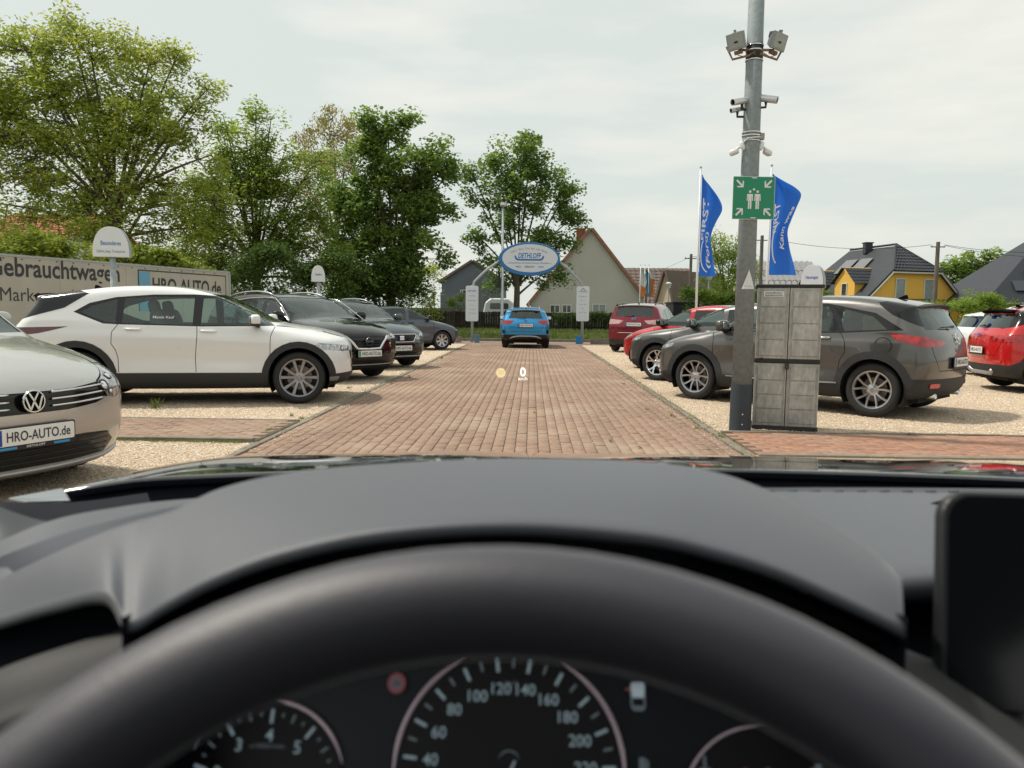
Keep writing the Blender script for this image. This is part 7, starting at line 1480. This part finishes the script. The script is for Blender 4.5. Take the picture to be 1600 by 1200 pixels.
icon('car_icon_bonnet', [[(-11, 12), (11, 12), (10, 20), (-10, 20)]], 1000, 1092, 1, glow('icon_light_two', (.5, .62, .68), .24), .0021); icon('warning_mark', [[(-4, -2), (4, -2), (4, 2), (-4, 2)]], 984, 1082, 1, M['ink_red'])
icon('fuel_icon', [[(-7, -9), (3, -9), (3, 9), (-7, 9)], [(4, -8), (8, -8), (8, 5), (4, 7)]], 1005, 1190, 1, M['ink_dim']); icon('fuel_icon', [[(-2, -9), (8, -9), (8, 9), (-2, 9)], [(-12, 0), (-5, 5), (-5, -5)]], 1272, 1193, 1, M['ink_dim'])
icon('temperature_icon', [[(-2, -4), (2, -4), (2, 12), (-2, 12)], [(-9, -8), (9, -8), (9, -5), (-9, -5)]], 1100, 1188, 1, M['ink_dim'])
icon('belt_warning', [ellipse(3, 3, 10), [(-5, -10), (5, -10), (3, -4), (-3, -4)]], 1162, 1194, 1, M['ink_red']); icon('belt_warning', [ellipse(4, 4, 10), [(-6, -10), (6, -10), (3, -3), (-3, -3)]], 1197, 1194, 1, M['ink_red'])
for q in face.children: pass
# recesses and lower strips
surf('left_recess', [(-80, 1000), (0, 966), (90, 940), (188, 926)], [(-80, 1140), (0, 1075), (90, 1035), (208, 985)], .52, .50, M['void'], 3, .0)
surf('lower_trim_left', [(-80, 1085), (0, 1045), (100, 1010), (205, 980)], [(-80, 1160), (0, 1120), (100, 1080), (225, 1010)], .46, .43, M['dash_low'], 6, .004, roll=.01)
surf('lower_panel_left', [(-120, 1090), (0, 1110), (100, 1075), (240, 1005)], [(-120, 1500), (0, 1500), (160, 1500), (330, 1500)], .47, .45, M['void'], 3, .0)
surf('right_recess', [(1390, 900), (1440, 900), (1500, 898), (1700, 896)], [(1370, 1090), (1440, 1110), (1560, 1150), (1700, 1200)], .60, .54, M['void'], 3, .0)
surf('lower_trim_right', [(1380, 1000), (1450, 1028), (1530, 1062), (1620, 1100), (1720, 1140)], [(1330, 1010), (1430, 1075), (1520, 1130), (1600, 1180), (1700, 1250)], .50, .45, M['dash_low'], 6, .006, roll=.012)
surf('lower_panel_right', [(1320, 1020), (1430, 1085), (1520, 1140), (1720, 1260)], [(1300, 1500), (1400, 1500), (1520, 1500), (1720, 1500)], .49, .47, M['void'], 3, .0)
# central display
dp = near(1474, 766, .50); dq = near(1470, 1110, .47); du = (dp-dq); hh_ = du.length; duu = du.normalized(); dr_ = Vector((1, -.06, 0)).normalized(); dn = dr_.cross(duu).normalized(); dn = -dn if dn.y > 0 else dn
out = [(x+.13, y-hh_*.5) for x, y in rrect(.262, hh_, .016, 6)]
b = MB(); b.prism(out, dp-dn*.012, dr_, duu, dn, .012); ds = b.build('display', M['black_plastic'], own, bevel=.003, seg=3); b = MB(); b.prism([(x*.965+.0045, y*.965-.003) for x, y in out], dp+dn*.0002, dr_, duu, dn, .0006); b.build('screen_glass', M['piano'], ds)
b = MB()
for k in range(6): p = near(1462+k*5, 786+k*1.5, .80); b.tube([p, p+Vector((.010, -.02, 0))], .0018, 5)
b.build('speaker_grille', M['void'], own); P = [near(x, y, .80) for x, y in ((1456, 787), (1470, 783), (1500, 783), (1500, 802), (1478, 799), (1462, 793))]; b = MB(); b.tube(P, .0014, 5, closed=True); b.build('grille_rim', M['dash_low'], own, True)
# steering wheel
WT = Vector((-.0066, .2442, 1.146)); tau = .669; weu = Vector((0, math.sin(tau), math.cos(tau))); wn_ = Vector((0, -math.cos(tau), math.sin(tau))); WC = WT-weu*.193
sw = empty('steering_wheel', WC, parent=own); b = MB(); P = [Vector((1, 0, 0))*.193*math.cos(a)+weu*.193*math.sin(a) for a in np.linspace(0, 2*math.pi, 96, endpoint=False)]; b.tube(P, .0179, 28, closed=True); b.build('rim', M['leather'], sw, True)
b = blob((0, .03, -.02), (.17, .10, .15), pw=.6); b.build('hub', M['black_plastic'], sw, True)
b = MB()
for a in (180, 0, 270): d = Vector((1, 0, 0))*math.cos(R(a))+weu*math.sin(R(a)); b.tube([d*.05-wn_*.02, d*.12-wn_*.012, d*.19], [.03, .022, .014], 8)
b.build('spoke', M['black_plastic'], sw, True); b = MB(); b.cyl(-wn_*.02, -wn_*.28, .035, n=14); b.build('column', M['void'], sw, True)
# pane, roof and pillars, doors, seats: the shell that shades the cabin
m_clear, t_, b_ = new_mat('clear_pane'); t_.nodes.remove(b_); tr_ = N(t_, 'ShaderNodeBsdfTransparent'); tr_.inputs['Color'].default_value = (.985, .99, .988, 1); t_.links.new(tr_.outputs[0], t_.nodes['Material Output'].inputs[0])
b = MB(); g = [[(X, 1.06-1.02*t-.10*(X-.36)**2, 1.0+.43*math.sin(t*math.pi/2)**1.0) for X in np.linspace(-.50, 1.22, 16)] for t in np.linspace(0, 1, 8)]; b.grid(g); b.build('windscreen', m_clear, own, True)
M['liner'] = mat('headliner', (.10, .10, .10), .9)
b = MB(); b.span(-.32, 1.04, -1.9, .04, 1.43, 1.50); b.build('roof', M['liner'], own, bevel=.02)
b = MB()
for X0, X1 in ((-.60, -.42), (1.32, 1.14)): b.tube([(X0, .80, 1.0), (X1, .20, 1.40), (X1+.06*(1 if X0 < 0 else -1), 0, 1.45)], .035, 8)
b.build('pillar', M['liner'], own, True)
for X in (-.62, 1.30): b = MB(); b.span(X-.04, X+.04, -1.9, .62, .25, .98); b.build('door', M['dash_low'], own, bevel=.02)
for X in (0, .74):
    b = blob((X, -.55, .55), (.52, .55, .22)); q = blob((X, -.85, .92), (.50, .18, .66)); q2 = blob((X, -.88, 1.30), (.27, .12, .18)); b.add(q.v, q.f).add(q2.v, q2.f).build('seat', M['seat'], own, True)
b = MB(); b.span(-.6, 1.3, -1.9, .9, .22, .28); b.build('floor', M['void'], own); b = MB(); b.span(-.6, 1.3, -1.95, -1.88, .3, 1.0); b.build('tailgate', M['liner'], own)
b = MB(); b.span(-.6, 1.3, .62, .95, .3, .93); b.build('bulkhead', M['void'], own)
# head-up readout: its image hangs in the air a little beyond the bonnet's edge
hq = near(800, 584, 1.9); ht = 1.9; hu = empty('head_up_readout', hq, parent=own); M['hud'] = glow('hud_light', (1.0, .96, .82), 1.2); M['hud_disc'] = glow('hud_disc', (1.0, .78, .42), .7)
rr_, uu2, ff = _r, _u, -_f; sc_h = ht/FPX
HP = lambda px, py: (rr_*((px-800)*sc_h)+uu2*((584-py)*sc_h)+ff*.002)
V, F = text_geo('0', 14*sc_h*1.38, .015); b = MB(); c = HP(817, 582); b.add([c+rr_*float(x)*.95+uu2*float(y) for x, y in V], [tuple(int(i) for i in f) for f in F]); b.build('speed_digit', M['hud'], hu)
V, F = text_geo('km/h', 5.2*sc_h*1.38, .0); b = MB(); c = HP(817, 592); b.add([c+rr_*float(x)+uu2*float(y) for x, y in V], [tuple(int(i) for i in f) for f in F]); b.build('unit_letters', M['hud'], hu)
b = MB(); c = HP(782.5, 582.5); b.prism(ellipse(7.3*sc_h, 7.6*sc_h, 26), c, rr_, uu2, ff, .0002); b.build('speed_limit_disc', M['hud_disc'], hu)
V, F = text_geo('20', 6.5*sc_h*1.38, .01); b = MB(); b.add([c+ff*.001+rr_*float(x)+uu2*float(y) for x, y in V], [tuple(int(i) for i in f) for f in F]); b.build('speed_limit_digits', glow('hud_brown', (.75, .55, .25), .7), hu)
